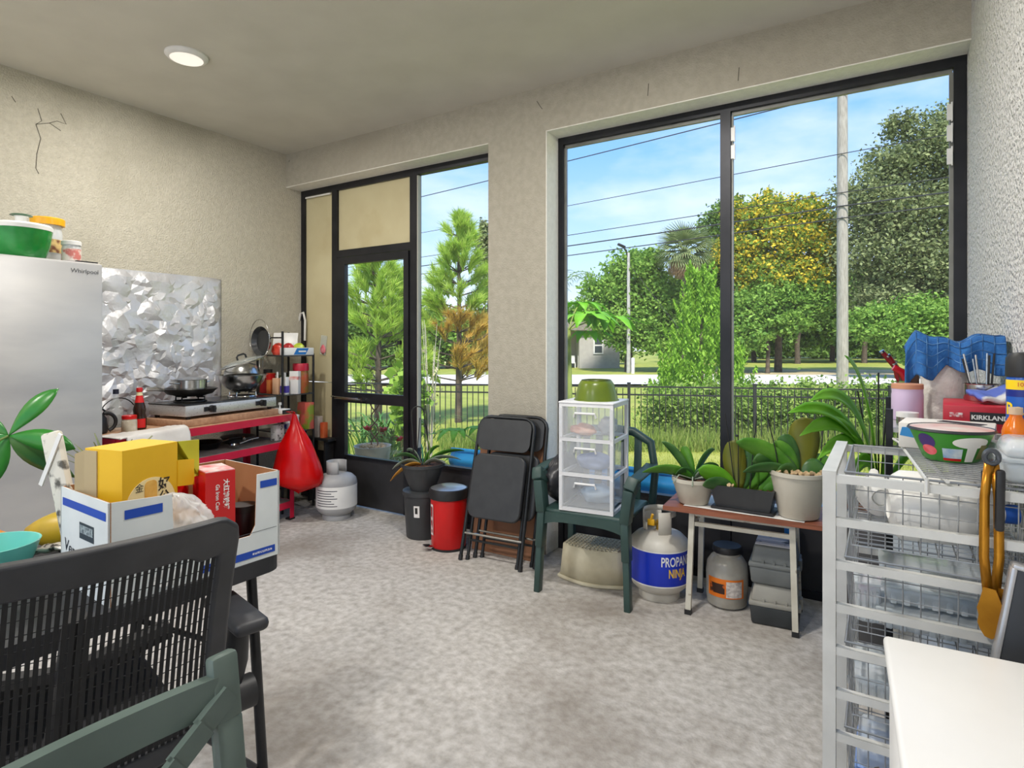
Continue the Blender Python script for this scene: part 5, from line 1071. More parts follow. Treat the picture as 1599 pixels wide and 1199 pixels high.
# green plastic armchair
GP = mat('dark_green_plastic2', (38, 62, 58), (50, 74, 70), 5, .45)
ac = thing('plastic_armchair', 'dark green plastic armchair carrying the drawer tower', 'armchair', (-1.365, 3.07, 0), R(3))
b = MB(); b.rbox((0, 0, .44), (.47, .43, .035), .015, 3); b.build('seat', GP, ac)
b = MB()
for i in range(12):
    u0, u1 = -1 + i / 6, -1 + (i + 1) / 6; b.prism([(u0 * .235, .44), (u1 * .235, .44), (u1 * .235, .395 - .03 * u1 ** 4), (u0 * .235, .395 - .03 * u0 ** 4)], .02, (0, -.205, 0), nrm=(0, -1, 0))
b.build('apron', GP, ac, smooth=False)
for sx in (-1, 1):
    b = MB(); pts = [(sx * .255, -.225, 0), (sx * .245, -.215, .25), (sx * .235, -.205, .44), (sx * .255, -.20, .60), (sx * .268, -.17, .648)]
    for i in range(4):
        p, q = Vector(pts[i]), Vector(pts[i + 1]); v_ = q - p; w_ = .05 + .012 * i
        b.rbox((p + q) / 2, (w_ * .7, w_, v_.length + .012), .008, rot=(math.atan2(-v_.y, v_.z), math.atan2(v_.x, v_.z), 0))
    b.build('leg', GP, ac)
    b = MB(); b.rbox((sx * .24, .205, .22), (.04, .045, .44), .01, rot=(R(-4), R(2 * sx), 0)); b.build('leg', GP, ac)
    b = MB(); b.blade(bez((sx * .268, -.20, .645), (sx * .29, 0, .675), (sx * .25, .215, .66), 10), .032, (1, 0, 0), .1, prof=lambda u: 1); b.build('arm', GP, ac, thick=.014, angle=180)
b = MB(); b.tube([(-.25, .225, .44), (-.265, .235, .62), (-.235, .25, .78), (-.13, .262, .835), (0, .266, .845), (.13, .262, .835), (.235, .25, .78), (.265, .235, .62), (.25, .225, .44)], [.022, .022, .024, .026, .026, .026, .024, .022, .022], 10); b.build('back_frame', GP, ac)
for k in range(5):
    x = -.16 + .08 * k; b = MB(); b.rbox((x, .24, .63), (.045, .012, .40), .005, rot=(R(-5), 0, 0)); b.build('back_slat', GP, ac)
# three drawer tower
dt = thing('drawer_tower', 'white three drawer tower of clear plastic on the green chair', 'drawer unit', (-1.352, 3.01, .4585), R(6))
DW, DD, DH = .30, .30, .575
TRANSL = mat('milky_plastic', (238, 241, 245), (230, 235, 240), 4, .25, clear=.80); TOWW = mat('tower_white', (232, 232, 234), (222, 222, 225), 5, .4)
for sx in (-1, 1):
    for sy in (-1, 1): b = MB(); b.box((sx * (DW/2 - .009), sy * (DD/2 - .012), DH / 2), (.018, .024, DH)); b.build('corner_post', TOWW, dt, smooth=False)
for k in range(4):
    z = .009 + k * (DH - .018) / 3
    b = MB()
    for sx in (-1, 1): b.box((sx * (DW/2 - .007), 0, z), (.014, DD - .02, .018))
    for sy in (-1, 1): b.box((0, sy * (DD/2 - .009), z), (DW - .02, .016, .018))
    b.build('frame_ring', TOWW, dt, smooth=False)
b = MB(); b.rbox((0, 0, DH + .004), (DW + .006, DD + .006, .01), .004); b.build('top_panel', TOWW, dt)
for k in range(3):
    z0 = .02 + k * (DH - .018) / 3; h = (DH - .018) / 3 - .022
    dr = MB(); fw = DW - .004; dr.prism(rr(fw, h, .012), .004, (0, -DD/2 - .002, z0 + h/2), ((1, 0, 0), (0, 0, 1)), (0, -1, 0))
    dr.box((-DW/2 + .024, 0, z0 + h/2 - .01), (.003, DD - .04, h - .03)); dr.box((DW/2 - .024, 0, z0 + h/2 - .01), (.003, DD - .04, h - .03)); dr.box((0, DD/2 - .03, z0 + h/2 - .01), (DW - .05, .003, h - .03)); dr.box((0, 0, z0 + .004), (DW - .05, DD - .05, .003))
    q = dr.build('drawer', TRANSL, dt, smooth=False)
    b = MB(); b.tube([(-.06, -DD/2 - .008, z0 + h - .052), (-.055, -DD/2 - .014, z0 + h - .03), (.055, -DD/2 - .014, z0 + h - .03), (.06, -DD/2 - .008, z0 + h - .052)], .006, 8); b.build('handle', TOWW, q)
def blob(name, label, cat, loc, s_, m, seed=0, amp=.25, rz=0, freq=1.4):
    b = MB(); b.lathe([(0, -1)] + [(math.sin(math.pi * i / 12), -math.cos(math.pi * i / 12)) for i in range(1, 12)] + [(0, 1)], 24)
    vs = []
    for p in b.v:
        v_ = Vector(p); k = 1 + amp * noise.noise(v_ * freq + Vector((seed * 7.3, 0, 0))) + amp * .4 * noise.noise(v_ * freq * 3 + Vector((0, seed, 0))); vs.append((v_.x * s_[0] * k, v_.y * s_[1] * k, max(v_.z * k, -.9) * s_[2] + s_[2] * .9))
    c_ = MB(); c_.add(vs, b.f); o = c_.build(name, m, loc=loc, rot=(0, 0, rz), angle=180); return tag(o, label, cat)
dz = [.4585 + .02 + k * (DH - .018) / 3 + .0065 for k in range(3)]
blob('orange_gloves', 'orange rubber gloves bunched in the top drawer', 'gloves', (-1.395, 2.955, dz[2]), (.07, .045, .03), mat('orange_rubber', (206, 110, 70), (230, 190, 170), 9, .5), 1, .5)
blob('plastic_bag', 'white plastic bag bunched in the top drawer', 'bag', (-1.29, 3.05, dz[2]), (.055, .06, .05), mat('white_film', (214, 216, 220), (190, 194, 200), 10, .35), 2, .4)
blob('blue_bundle', 'grey-blue cloth bundle in the middle drawer', 'cloth', (-1.345, 2.99, dz[1]), (.10, .07, .045), mat('slate_blue', (112, 132, 176), (150, 166, 200), 6, .7), 3, .2)
blob('blue_bundle', 'pale blue bag filling the bottom drawer', 'bag', (-1.33, 3.02, dz[0]), (.10, .08, .05), mat('pale_blue_film', (110, 160, 206), (190, 206, 222), 4, .5), 4, .3)
t = thing('green_basket', 'olive green plastic bowl turned over on the drawer tower', 'bowl', (-1.345, 3.02, .4585 + DH + .009))
b = MB(); b.lathe([(.122, .004), (.124, .0), (.118, .004), (.112, .035), (.098, .085), (.085, .105), (.078, .108), (.074, .104), (0, .100)], 44, fn=lambda a, z: 1 + (.012 * math.cos(40 * a) if .03 < z < .1 else 0)); b.build('bowl', mat('olive_plastic', (112, 130, 34), (92, 112, 28), 5, .3), t)
b = MB(); b.tube([(.078 * math.cos(k * math.pi / 18), .078 * math.sin(k * math.pi / 18), .108) for k in range(36)], .004, 6, True); b.build('foot_ring', mat('dark_olive', (70, 80, 24), rough=.35), t)
def bbag(u, v):
    a = 2 * math.pi * u; p = Vector((math.cos(a), math.sin(a), v * 2)); r0 = .5 * math.sin(math.pi * (.06 + .92 * v)) ** .7 * (1 + .25 * noise.noise(p * 2.2) + .1 * noise.noise(p * 6)); return (r0 * math.cos(a) * .17, r0 * math.sin(a) * .36, .27 * v)
b = MB(); b.grid(bbag, 40, 22); tag(b.build('black_bag', mat('black_leather', (34, 34, 37), (50, 50, 54), 8, .38), loc=(-1.568, 3.06, .4585), angle=180), 'crumpled black bag squeezed beside the drawer tower on the chair', 'bag')
# step stool under the chair
t = thing('step_stool', 'small cream plastic step stool with curved front under the green chair', 'step stool', (-1.41, 3.18, 0), R(4))
CREAM = mat('dirty_cream_plastic', (212, 204, 178), (186, 176, 148), 7, .6)
def sto(z, k): return [(-.19 * k, .11)] + [(-.19 * k + .38 * k * i / 12, -.10 - .055 * math.sin(math.pi * i / 12)) for i in range(13)] + [(.19 * k, .11)]
b = MB(); P0, P1 = sto(0, 1.0), sto(.185, .9); n_ = len(P0)
b.add([(x, y, .012) for x, y in P0] + [(x, y * .95, .20) for x, y in P1], [(i, (i + 1) % n_, n_ + (i + 1) % n_, n_ + i) for i in range(n_)]); b.build('body', CREAM, t, thick=.004)
b = MB(); b.tube([(x * 1.03, y * 1.03, .012) for x, y in P0], .011, 8, True); b.build('bottom_rim', CREAM, t)
b = MB(); b.add([(x, y * .95, .20) for x, y in P1], [tuple(range(n_))]); b.build('tread', mat('tread_dirty', (140, 128, 104), (196, 188, 164), 40, .8), t, thick=.004)
b = MB()
for i in range(15): x = -.155 + .31 * i / 14; b.box((x, -.01 - .02 * math.sin(math.pi * i / 14), .204), (.006, .20 + .03 * math.sin(math.pi * i / 14), .005))
for i in range(8): y = -.11 + .028 * i; b.box((0, y, .204), (.31, .004, .005))
b.build('tread_grid', CREAM, t, smooth=False)
# propane cylinder with blue wrap
t = gas_cylinder('gas_cylinder', 'propane cylinder with a blue lettered wrap beside the small table', (-1.03, 3.14, 0), 0, PAINT)
b = MB(); b.lathe([(.1558, .10), (.1558, .27)], 44, a0=R(-215), a1=R(25)); wr = b.build('wrap', mat('royal_blue_wrap', (18, 52, 190), (14, 44, 172), 4, .3), t)
for z_ in (.27, .094):
    b = MB(); b.lathe([(.1562, z_), (.1562, z_ + .006)], 44, a0=R(-215), a1=R(25)); b.build('white_edge', WHITEPL, wr)
def wrap(cx, cz_, r_=.1566): return lambda x, y: Vector((r_ * math.cos(R(-72) + (x * .60 + cx) / r_), r_ * math.sin(R(-72) + (x * .60 + cx) / r_), cz_ + y))
text('lettering', 'PROPANE', .068, WHITEPL, wr, None, bend=wrap(.098, .225), bold=.0012)
text('lettering', 'NINJA', .062, mat('yellow_ink', (240, 196, 40), rough=.4), wr, None, bend=wrap(.098, .165), bold=.0014)
b = MB(); b.lathe([(.082, .325), (.085, .40), (.085, .462)], 40, a0=R(100), a1=R(215)); b.lathe([(.082, .325), (.085, .40), (.085, .462)], 12, a0=R(-75), a1=R(-25)); b.lathe([(.085, .432), (.085, .462)], 40, a0=R(-25), a1=R(215)); b.lathe([(.084, .36), (.085, .40)], 12, a0=R(215), a1=R(240)); b.build('collar', PAINT, t, thick=.004)
b = MB(); b.cyl((0, 0, .34), (0, 0, .40), .018, n=12); b.cyl((-.03, -.03, .385), (.02, .02, .385), .012, n=10); b.build('valve', mat('brass', (196, 156, 70), rough=.35, metal=.8), t)
b = MB(); b.rbox((-.03, -.045, .395), (.04, .012, .035), .005); b.tube([(-.03, -.045, .41), (-.02, -.05, .44)], .008, 6); b.build('valve_tag', mat('yellow_plastic', (232, 176, 24), rough=.4), t)
# small wooden table with metal frame
WT = .534
wt = thing('small_table', 'small table with brown wooden top and chipped white metal legs', 'table', (-.60, 3.155, 0), R(3.5))
b = MB(); b.box((0, 0, WT - .012), (.725, .36, .022)); b.build('table_top', WOOD, wt, smooth=False)
LEGM = mat('chipped_white_metal', (216, 212, 198), (198, 192, 176), 8, .5, c3=(120, 100, 76), s3=14, lo3=.64, hi3=.72)
for sx in (-1, 1):
    for sy in (-1, 1):
        p, q = Vector((sx * .228, sy * .125, WT - .024)), Vector((sx * .243, sy * .15, .0)); v_ = p - q
        b = MB(); b.box((p + q) / 2, (.026, .026, v_.length), rot=(math.atan2(-v_.y, v_.z), math.atan2(v_.x, v_.z), 0)); lg = b.build('leg', LEGM, wt, smooth=False)
        b = MB(); b.box((q.x, q.y, .012), (.031, .031, .024)); b.build('foot_cap', BLACKPL, lg, smooth=False)
    b = MB(); b.box((sx * .23, 0, WT - .085), (.018, .26, .02)); b.build('side_rail', LEGM, wt, smooth=False)
for sy, z in ((-1, WT - .035), (-1, WT - .085), (1, WT - .035)):
    b = MB(); b.box((0, sy * .125, z), (.455, .018, .02)); b.build('rail', LEGM, wt, smooth=False)
b = MB(); b.grid(lambda u, v: (-.86 + .55 * u, 3.0 + .28 * v, WT + .0015 + .001 * noise.noise(Vector((u * 5, v * 5, 0)))), 12, 6); tag(b.build('plastic_sheet', mat('white_sheet', (222, 220, 216), (202, 198, 192), 12, .5), thick=.001), 'crumpled white plastic sheet under the pots on the small table', 'sheet')
PZ = WT + .0036
POTW = mat('cream_pot', (206, 200, 186), (188, 180, 164), 4, .55, c3=(140, 130, 112), s3=6, lo3=.66, hi3=.8)
# orchid in a cream bowl
o1 = thing('orchid_plant', 'small orchid in a round cream bowl pot on the small table', 'potted plant', (-.83, 3.08, PZ))
pot(o1, .07, .105, .13, POTW, .004); soil(o1, .098, .112); C_ = Vector((0, 0, .118))
for a, el, ln, w_, m_ in ((186, 8, .27, .034, LEAFG), (150, 46, .26, .022, LEAFD), (20, 20, .16, .03, LEAFD), (42, 42, .22, .024, LEAFD), (-10, 6, .15, .03, GREYL), (120, 60, .19, .026, LEAFG), (215, 12, .13, .028, LEAFD), (-40, 10, .13, .03, LEAFD)):
    dv = rv * math.cos(R(a)) + fv * math.sin(R(a)) * .35; tip = C_ + dv * ln * math.cos(R(el)) + zz * math.sin(R(el)) * ln; leaf(o1, C_ + dv * .01, C_ + dv * ln * .4 + zz * (.05 + .6 * math.sin(R(el)) * ln), tip, w_ * 1.15, dv.cross(zz) * .6 + (tip - C_).normalized().cross(fv) * .7, m_)
for k in range(5):
    a = 200 + 50 * k; dv = rv * math.cos(R(a)) + fv * math.sin(R(a)); b = MB(); b.tube([C_, C_ + dv * .09 + zz * .03, C_ + dv * .125 - zz * .01], .0035, 5); b.build('root', GREYL, o1)
# orchids in a black trough
o2 = thing('orchid_trough', 'black rectangular trough planted with broad leaved orchids', 'potted plant', (-.585, 3.09, PZ), R(-2))
b = MB(); w0, w1, d0, d1, h = .125, .15, .055, .075, .115
V = [(-w0, -d0, .012), (w0, -d0, .012), (w0, d0, .012), (-w0, d0, .012), (-w1, -d1, h), (w1, -d1, h), (w1, d1, h), (-w1, d1, h), (-w1 + .012, -d1 + .012, h), (w1 - .012, -d1 + .012, h), (w1 - .012, d1 - .012, h), (-w1 + .012, d1 - .012, h), (-w1 + .016, -d1 + .016, h - .03), (w1 - .016, -d1 + .016, h - .03), (w1 - .016, d1 - .016, h - .03), (-w1 + .016, d1 - .016, h - .03)]
F_ = [(0, 3, 2, 1)] + [(k + i, k + (i + 1) % 4, k + 4 + (i + 1) % 4, k + 4 + i) for k in (0, 4, 8) for i in range(4)]
b.add(V, F_); b.build('trough', POTB, o2, smooth=False)
b = MB(); b.grid(lambda u, v: (-.135 + .27 * u, -.06 + .12 * v, h - .022 + .016 * noise.noise(Vector((u * 14, v * 7, 1)))), 30, 14); b.build('bark', SOIL, o2)
b = MB(); b.rbox((0, 0, .006), (.29, .15, .012), .004); b.build('drip_tray', BLACKPL, o2)
pebm = mat('pale_chip', (206, 180, 140), (180, 150, 112), 30, .8); g = random.Random(8)
chip = MB(); chip.lathe([(0, -.007), (.010, -.004), (.011, .004), (0, .008)], 7); chm = chip.mesh('wood_chip', pebm)
for k in range(26): o = put('wood_chip', chm, o2, (-.135 + .085 * g.random(), -.055 + .11 * g.random(), h - .008 + .012 * g.random()), (g.random() * 3, g.random() * 3, 0)); o.scale = (1, 1, 1)
OVAL = lambda u: (math.sin(math.pi * min(1, .05 + .93 * u)) ** .55) if u < .999 else .05
for bx, a, el, ln, w_, m_ in ((-.03, 100, 74, .25, .05, mat('olive_leaf', (118, 118, 38), (92, 104, 34), 6, .4, transl=.15)), (-.02, 60, 62, .26, .045, LEAFD), (-.05, 168, 28, .20, .045, LEAFB), (-.01, 20, 32, .17, .035, LEAFG), (.06, 55, 48, .2, .045, LEAFD), (.06, 5, 25, .17, .04, LEAFG), (.05, 110, 55, .19, .04, LEAFG), (.08, -30, 15, .16, .05, LEAFG), (-.06, 200, 8, .16, .035, LEAFD), (.09, 15, 10, .12, .035, LEAFG)):
    c0 = rv * bx + zz * (h - .02); dv = rv * math.cos(R(a)) + fv * math.sin(R(a)) * .3; tip = c0 + dv * ln * math.cos(R(el)) + zz * math.sin(R(el)) * ln; leaf(o2, c0, c0 + dv * ln * .45 + zz * (.03 + .55 * math.sin(R(el)) * ln), tip, w_ * 1.1, (tip - c0).normalized().cross(fv) * .9 + fv * .35, m_, OVAL)
for bx, dx, hh in ((-.045, -.05, .47), (-.03, .0, .50), (.025, .035, .46)):
    b = MB(); b.tube([rv * bx + zz * (h - .02), rv * (bx + dx * .5) + zz * (hh * .5 + h * .5), rv * (bx + dx) + zz * hh], .0028, 6); b.build('stake', BLACKPL, o2)
b = MB(); b.rbox(rv * -.038 + zz * .36, (.012, .012, .01), .003); b.build('clip', BLACKPL, o2)
# big orchid in a tall cream pot
o3 = thing('orchid_plant', 'large leaved orchid in a tall cream pot full of bark', 'potted plant', (-.345, 3.10, PZ))
pot(o3, .085, .122, .215, POTW, .006); soil(o3, .117, .198); C_ = Vector((0, 0, .20))
for k in range(40):
    a = g.random() * 6.28; r_ = .105 * g.random() ** .5; put('wood_chip', chm, o3, (r_ * math.cos(a), r_ * math.sin(a), .205 + .01 * g.random()), (g.random() * 3, g.random() * 3, 0))
for a, el, ln, w_, m_ in ((62, 78, .27, .062, MATS['olive_leaf']), (165, 26, .33, .042, LEAFG), (150, 12, .24, .05, LEAFD), (118, 55, .22, .04, LEAFD), (25, 35, .13, .04, GREYL), (-5, 18, .17, .04, LEAFG), (188, 2, .27, .026, LEAFD), (140, 40, .2, .045, LEAFG), (205, -2, .12, .03, LEAFD), (-35, 8, .14, .04, LEAFD)):
    dv = rv * math.cos(R(a)) + fv * math.sin(R(a)) * .3; tip = C_ + dv * ln * math.cos(R(el)) + zz * math.sin(R(el)) * ln; leaf(o3, C_ + dv * .02 - zz * .01, C_ + dv * ln * .45 + zz * (.05 + .55 * math.sin(R(el)) * ln), tip, w_ * 1.12, (tip - C_).normalized().cross(fv) * .9 + fv * .35, m_, OVAL)
b = MB(); b.tube([C_ + rv * .1, C_ + rv * .115 + zz * .2, C_ + rv * .14 + zz * .42], .0028, 6); b.build('stake', BLACKPL, o3)
b = MB(); b.tube([C_ + rv * -.09, C_ + rv * -.11 + zz * .12, C_ + rv * -.15 + zz * .28], .0028, 6); b.build('stake', BLACKPL, o3)
# under the table: storage jar and two stacked bins
t = thing('storage_jar', 'big clear jar with black lid and orange label under the small table', 'jar', (-.695, 3.215, 0))
JAR = mat('dusty_clear_jar', (206, 202, 192), (176, 170, 158), 8, .25, clear=.3)
b = MB(); b.lathe([(0, .002), (.085, .002), (.098, .012), (.103, .05), (.104, .17), (.098, .22), (.078, .25), (.066, .258), (.066, .275)], 40); b.build('body', JAR, t)
b = MB(); b.lathe([(0, .272), (.07, .272), (.072, .276), (.072, .30), (.068, .306), (0, .308)], 40); b.build('lid', BLACKPL, t)
b = MB(); b.lathe([(.105, .065), (.1052, .16)], 30, a0=R(-135), a1=R(-30)); lb = b.build('paper_label', mat('orange_label', (232, 124, 26), (222, 108, 20), 6, .5), t)
b = MB(); b.lathe([(.1056, .07), (.1058, .15)], 14, a0=R(-80), a1=R(-36)); b.build('label_panel', mat('white_panel', (222, 214, 208), (170, 160, 156), 60, .5), lb)
b = MB(); b.lathe([(.1056, .085), (.1058, .135)], 14, a0=R(-128), a1=R(-84), fn=lambda a, z: 1); b.build('label_black', mat('black_brown_ink', (54, 30, 20), (200, 96, 30), 24, .5, lo=.56, hi=.62), lb)
b = MB(); b.lathe([(0, .008), (.082, .008), (.095, .016), (.099, .05), (0, .052)], 32); b.build('contents', mat('dark_grain', (70, 60, 50), (120, 110, 96), 60, .9), t)
def bin_(loc, label, body, lidm, w_, d_, h, rz):
    t = thing('storage_bin', label, 'storage bin', loc, rz, 'stacked bins under the small table')
    b = MB(); b.rbox((0, 0, h / 2), (w_ * .92, d_ * .92, h), .012, 3, top=(1.08, 1.08)); b.build('bin', body, t)
    b = MB(); b.rbox((0, 0, h + .008), (w_ * 1.02, d_ * 1.02, .022), .006); ld = b.build('rim', lidm, t)
    b = MB(); b.rbox((0, 0, h + .055), (w_ * .95, d_ * .95, .085), .014, 3, top=(.86, .86)); b.build('lid', lidm, t)
    for k in (-1, 0, 1): b = MB(); b.box((k * w_ * .22, -d_ * .47, h + .018), (.012, .012, .03)); b.build('hinge', lidm, t, smooth=False)
    b = MB(); b.rbox((w_ * .5, -d_ * .15, h + .015), (.018, .05, .05), .005); b.build('latch', lidm, t)
    return t
DG = mat('charcoal_bin', (46, 50, 52), (56, 60, 62), 8, .55); MG = mat('grey_bin', (98, 102, 102), (110, 114, 114), 8, .5); LG = mat('light_grey_lid', (156, 154, 146), (140, 138, 130), 8, .5)
bin_((-.455, 3.17, 0), 'charcoal storage bin with a pale grey lid standing on the floor', DG, LG, .225, .24, .095, R(6))
q = bin_((-.455, 3.17, .194), 'mid grey storage bin stacked on the pale lidded bin', MG, MG, .22, .235, .085, R(4))
b = MB(); b.box((0, 0, .1845), (.17, .17, .002)); b.build('lid_label', mat('lid_print', (206, 204, 208), (60, 58, 64), 14, .6, lo=.56, hi=.6), q, smooth=False)
b = MB(); b.rbox((0, 0, .245), (.05, .05, .49), .01); t = b.build('blue_crate', BLUEPL, loc=(-.42, 3.41, 0)); tag(t, 'tall bright blue plastic piece behind the stacked bins', 'plastic piece')
# ------------------------------------------------------------------ wire basket drawer rack by the right wall
RW = mat('white_coated_steel', (214, 214, 210), (200, 200, 196), 10, .4, .1)
GX0, GX1, GYN, GYF, GT = -.105, .300, 1.51, 1.97, 1.063
gr = thing('basket_rack', 'white steel ladder frame rack with sliding wire baskets', 'basket rack', (0, 0, 0))
for y in (GYN, GYF):
    for x in (GX0, GX1):
        b = MB(); b.box((x, y, GT / 2), (.026, .022, GT)); b.build('post', RW, gr, smooth=False)
    for k in range(11):
        z = 1.050 - .0955 * k
        b = MB(); b.box(((GX0 + GX1) / 2, y, z), (GX1 - GX0 - .02, .016, .018)); b.build('runner', RW, gr, smooth=False)
for x in (GX0, GX1):
    b = MB(); b.box((x, (GYN + GYF) / 2, GT - .002), (.028, GYF - GYN + .02, .012)); b.build('top_bar', RW, gr, smooth=False)
    b = MB(); b.box((x, (GYN + GYF) / 2, .02), (.02, GYF - GYN, .02)); b.build('bottom_bar', RW, gr, smooth=False)
WIREW = mat('grey_wire', (168, 170, 172), (148, 150, 152), 10, .35, .4)
bask = []
BZ = [1.050 - .0955 * k for k in (0, 2, 4, 6, 8)]
def basket_mesh():
    b = MB(); x0, x1, y0, y1, dp = GX0 + .03, GX1 - .03, GYN + .022, GYF - .022, .165; tp = .012
    b.tube([(x0, y0, 0), (x1, y0, 0), (x1, y1, 0), (x0, y1, 0)], .0032, 6, True)
    for z in (-.04, -.08, -.12, -dp): b.tube([(x0 + tp, y0 + tp, z), (x1 - tp, y0 + tp, z), (x1 - tp, y1 - tp, z), (x0 + tp, y1 - tp, z)], .0014, 5, True)
    n_ = 10
    for i in range(n_ + 1):
        x = x0 + tp + (x1 - x0 - 2 * tp) * i / n_; b.tube([(x, y0, 0), (x, y0 + tp, -dp), (x, y1 - tp, -dp), (x, y1, 0)], .0014, 5)
    for i in range(13):
        y = y0 + tp + (y1 - y0 - 2 * tp) * i / 12; b.tube([(x0, y, 0), (x0 + tp, y, -dp), (x1 - tp, y, -dp), (x1, y, 0)], .0014, 5)
    return b.mesh('basket', WIREW)
bm_ = basket_mesh()
for z in BZ: bask.append(put('basket', bm_, gr, (0, 0, z + .012)))
FLR = [z + .012 - .165 + .0025 for z in BZ]
# white jugs in the top basket
JUG = mat('jug_plastic', (244, 243, 239), (236, 234, 229), 4, .35, transl=.15)
def jug(label, loc, r_, ln, rz, tilt=0):
    t = thing('plastic_jug', label, 'jug', loc, rz)
    pr = MB(); pr.lathe([(0, 0), (r_ * .35, 0), (r_ * .4, .004), (r_ * .42, -.004), (r_ * .86, .006), (r_, r_ * .28), (r_, ln * .55), (r_ * .9, ln * .68), (r_ * .45, ln * .88), (r_ * .24, ln * .93), (r_ * .24, ln)], 36, fn=lambda a, z: 1 + .03 * math.cos(4 * a))
    b = MB(); b.add([(p[0], p[2], p[1] + r_ * 1.02) for p in pr.v], pr.f); b.build('body', JUG, t)
    b = MB(); b.tube([(0, ln * .62, r_ * 1.85), (0, ln * .72, r_ * 2.0), (0, ln * .9, r_ * 1.65), (0, ln * .95, r_ * 1.3)], .012, 8); b.build('handle', JUG, t)
    b = MB(); b.cyl((0, ln - .012, r_ * 1.02), (0, ln + .014, r_ * 1.02), r_ * .27, n=18); b.build('cap', mat('blue_cap', (40, 96, 190), rough=.4), t)
jug('round white jug lying with its base out, in the top basket corner', (-.008, 1.815, FLR[0]), .05, .11, R(12))
jug('large white jug lying across the front of the top basket', (.01, 1.64, FLR[0]), .077, .225, R(-80))
# clear ribbed clamshells, trays and boxes in the lower baskets
CLAM = mat('clamshell', (228, 234, 238), (206, 216, 222), 12, .12, clear=.45)
def clam(loc, sx, sy, h, rz, label, m=CLAM, ribs=9):
    t = thing('clear_tray', label, 'tray', loc, rz)
    b = MB(); b.rbox((0, 0, h / 2), (sx, sy, h), .014, 3, top=(1.06, 1.08)); b.build('tray', m, t)
    b = MB(); b.rbox((0, 0, h + .003), (sx * 1.1, sy * 1.12, .006), .002); b.build('rim', m, t)
    for i in range(ribs):
        x = -sx / 2 + sx * (i + .5) / ribs; b = MB(); b.rbox((x, -sy / 2 - .002, h * .48), (sx / ribs * .5, .008, h * .78), .003); b.build('rib', m, t)
    return t
clam((.115, 1.70, FLR[1]), .24, .24, .045, 0, 'ribbed clear fruit tray lowest in the second basket')
clam((.115, 1.70, FLR[1] + .058), .23, .23, .042, R(2), 'ribbed clear fruit tray stacked on another in the second basket')
clam((-.035, 1.63, FLR[1]), .05, .09, .09, R(4), 'tall clear cup box at the front corner of the second basket', ribs=4)
carton('pink_pack', 'small pink and white pack behind the cup box in the second basket', 'pack', (-.03, 1.76, FLR[1]), (.05, .08, .06), mat('pink_print', (214, 60, 130), (236, 220, 226), 14, .4))
clam((-.022, 1.66, FLR[2]), .075, .16, .07, R(3), 'clear oval tub at the front of the third basket', ribs=5)
clam((.145, 1.72, FLR[2]), .19, .22, .05, R(-2), 'clear ribbed box in the third basket', ribs=7)
t = thing('food_box', 'clear food box with blue and teal lids in the fourth basket', 'food box', (.02, 1.66, FLR[3])); b = MB(); b.rbox((0, 0, .05), (.15, .17, .10), .02, 3); b.build('box', CLAM, t); b = MB(); b.rbox((0, 0, .052), (.158, .178, .014), .006); b.build('blue_band', mat('soft_blue', (120, 150, 206), rough=.4), t); b = MB(); b.rbox((0, 0, .016), (.145, .165, .028), .008); b.build('teal_base', mat('soft_teal', (90, 158, 150), rough=.4), t)
carton('paper_bundle', 'bundle of pale printed papers in the bottom basket', 'papers', (.02, 1.66, FLR[4]), (.17, .18, .12), mat('paper_print', (214, 206, 204), (176, 160, 162), 30, .8, stretch=(1, 1, 8)), R(4))
t = thing('white_bowl', 'white plastic bowl in the fourth basket beside the food box', 'bowl', (.18, 1.74, FLR[3])); b = MB(); b.lathe([(0, 0), (.04, 0), (.07, .04), (.08, .09), (.083, .09), (.072, .038), (.04, .004), (0, .004)], 32); b.build('bowl', WHITEPL, t)
# loose wire shelf laid on top of the rack
ws = thing('wire_shelf', 'loose white ventilated wire shelf lying on top of the rack', 'wire shelf', (0, 0, GT + .006))
WA, WB = Vector((.074, 1.50, 0)), Vector((.036, 2.02, 0)); wx = .315
for p0, p1, r_ in ((WA, WB, .0042), (WA + Vector((.035, 0, 0)), WB + Vector((.03, 0, 0)), .0042), (Vector((wx, 1.50, 0)), Vector((wx, 2.02, 0)), .0042), (Vector((.19, 1.50, -.004)), Vector((.18, 2.02, -.004)), .0042)):
    b = MB(); b.tube([p0, p1], r_, 8); b.build('rod', RW, ws)
b = MB(); b.tube([WA, WA + Vector((0, -.004, -.03))], .0042, 6); b.tube([WB + Vector((0, 0, 0)), WB + Vector((-.015, .012, .008)), WB + Vector((.015, .02, .006)), WB + Vector((.03, 0, 0))], .0036, 6); b.build('end_loop', RW, ws)
cw = MB(); cw.tube([(0, 0, 0), (1, 0, 0)], .0019, 5); cwm = cw.mesh('cross_wire', WIREW)
for i in range(23):
    y = 1.508 + i * .023; xl = WA.x + (WB.x - WA.x) * (y - 1.5) / .52; o = put('cross_wire', cwm, ws, (xl, y, .0055)); o.scale = (wx - xl, 1, 1)
WZ = GT + .006 + .0075
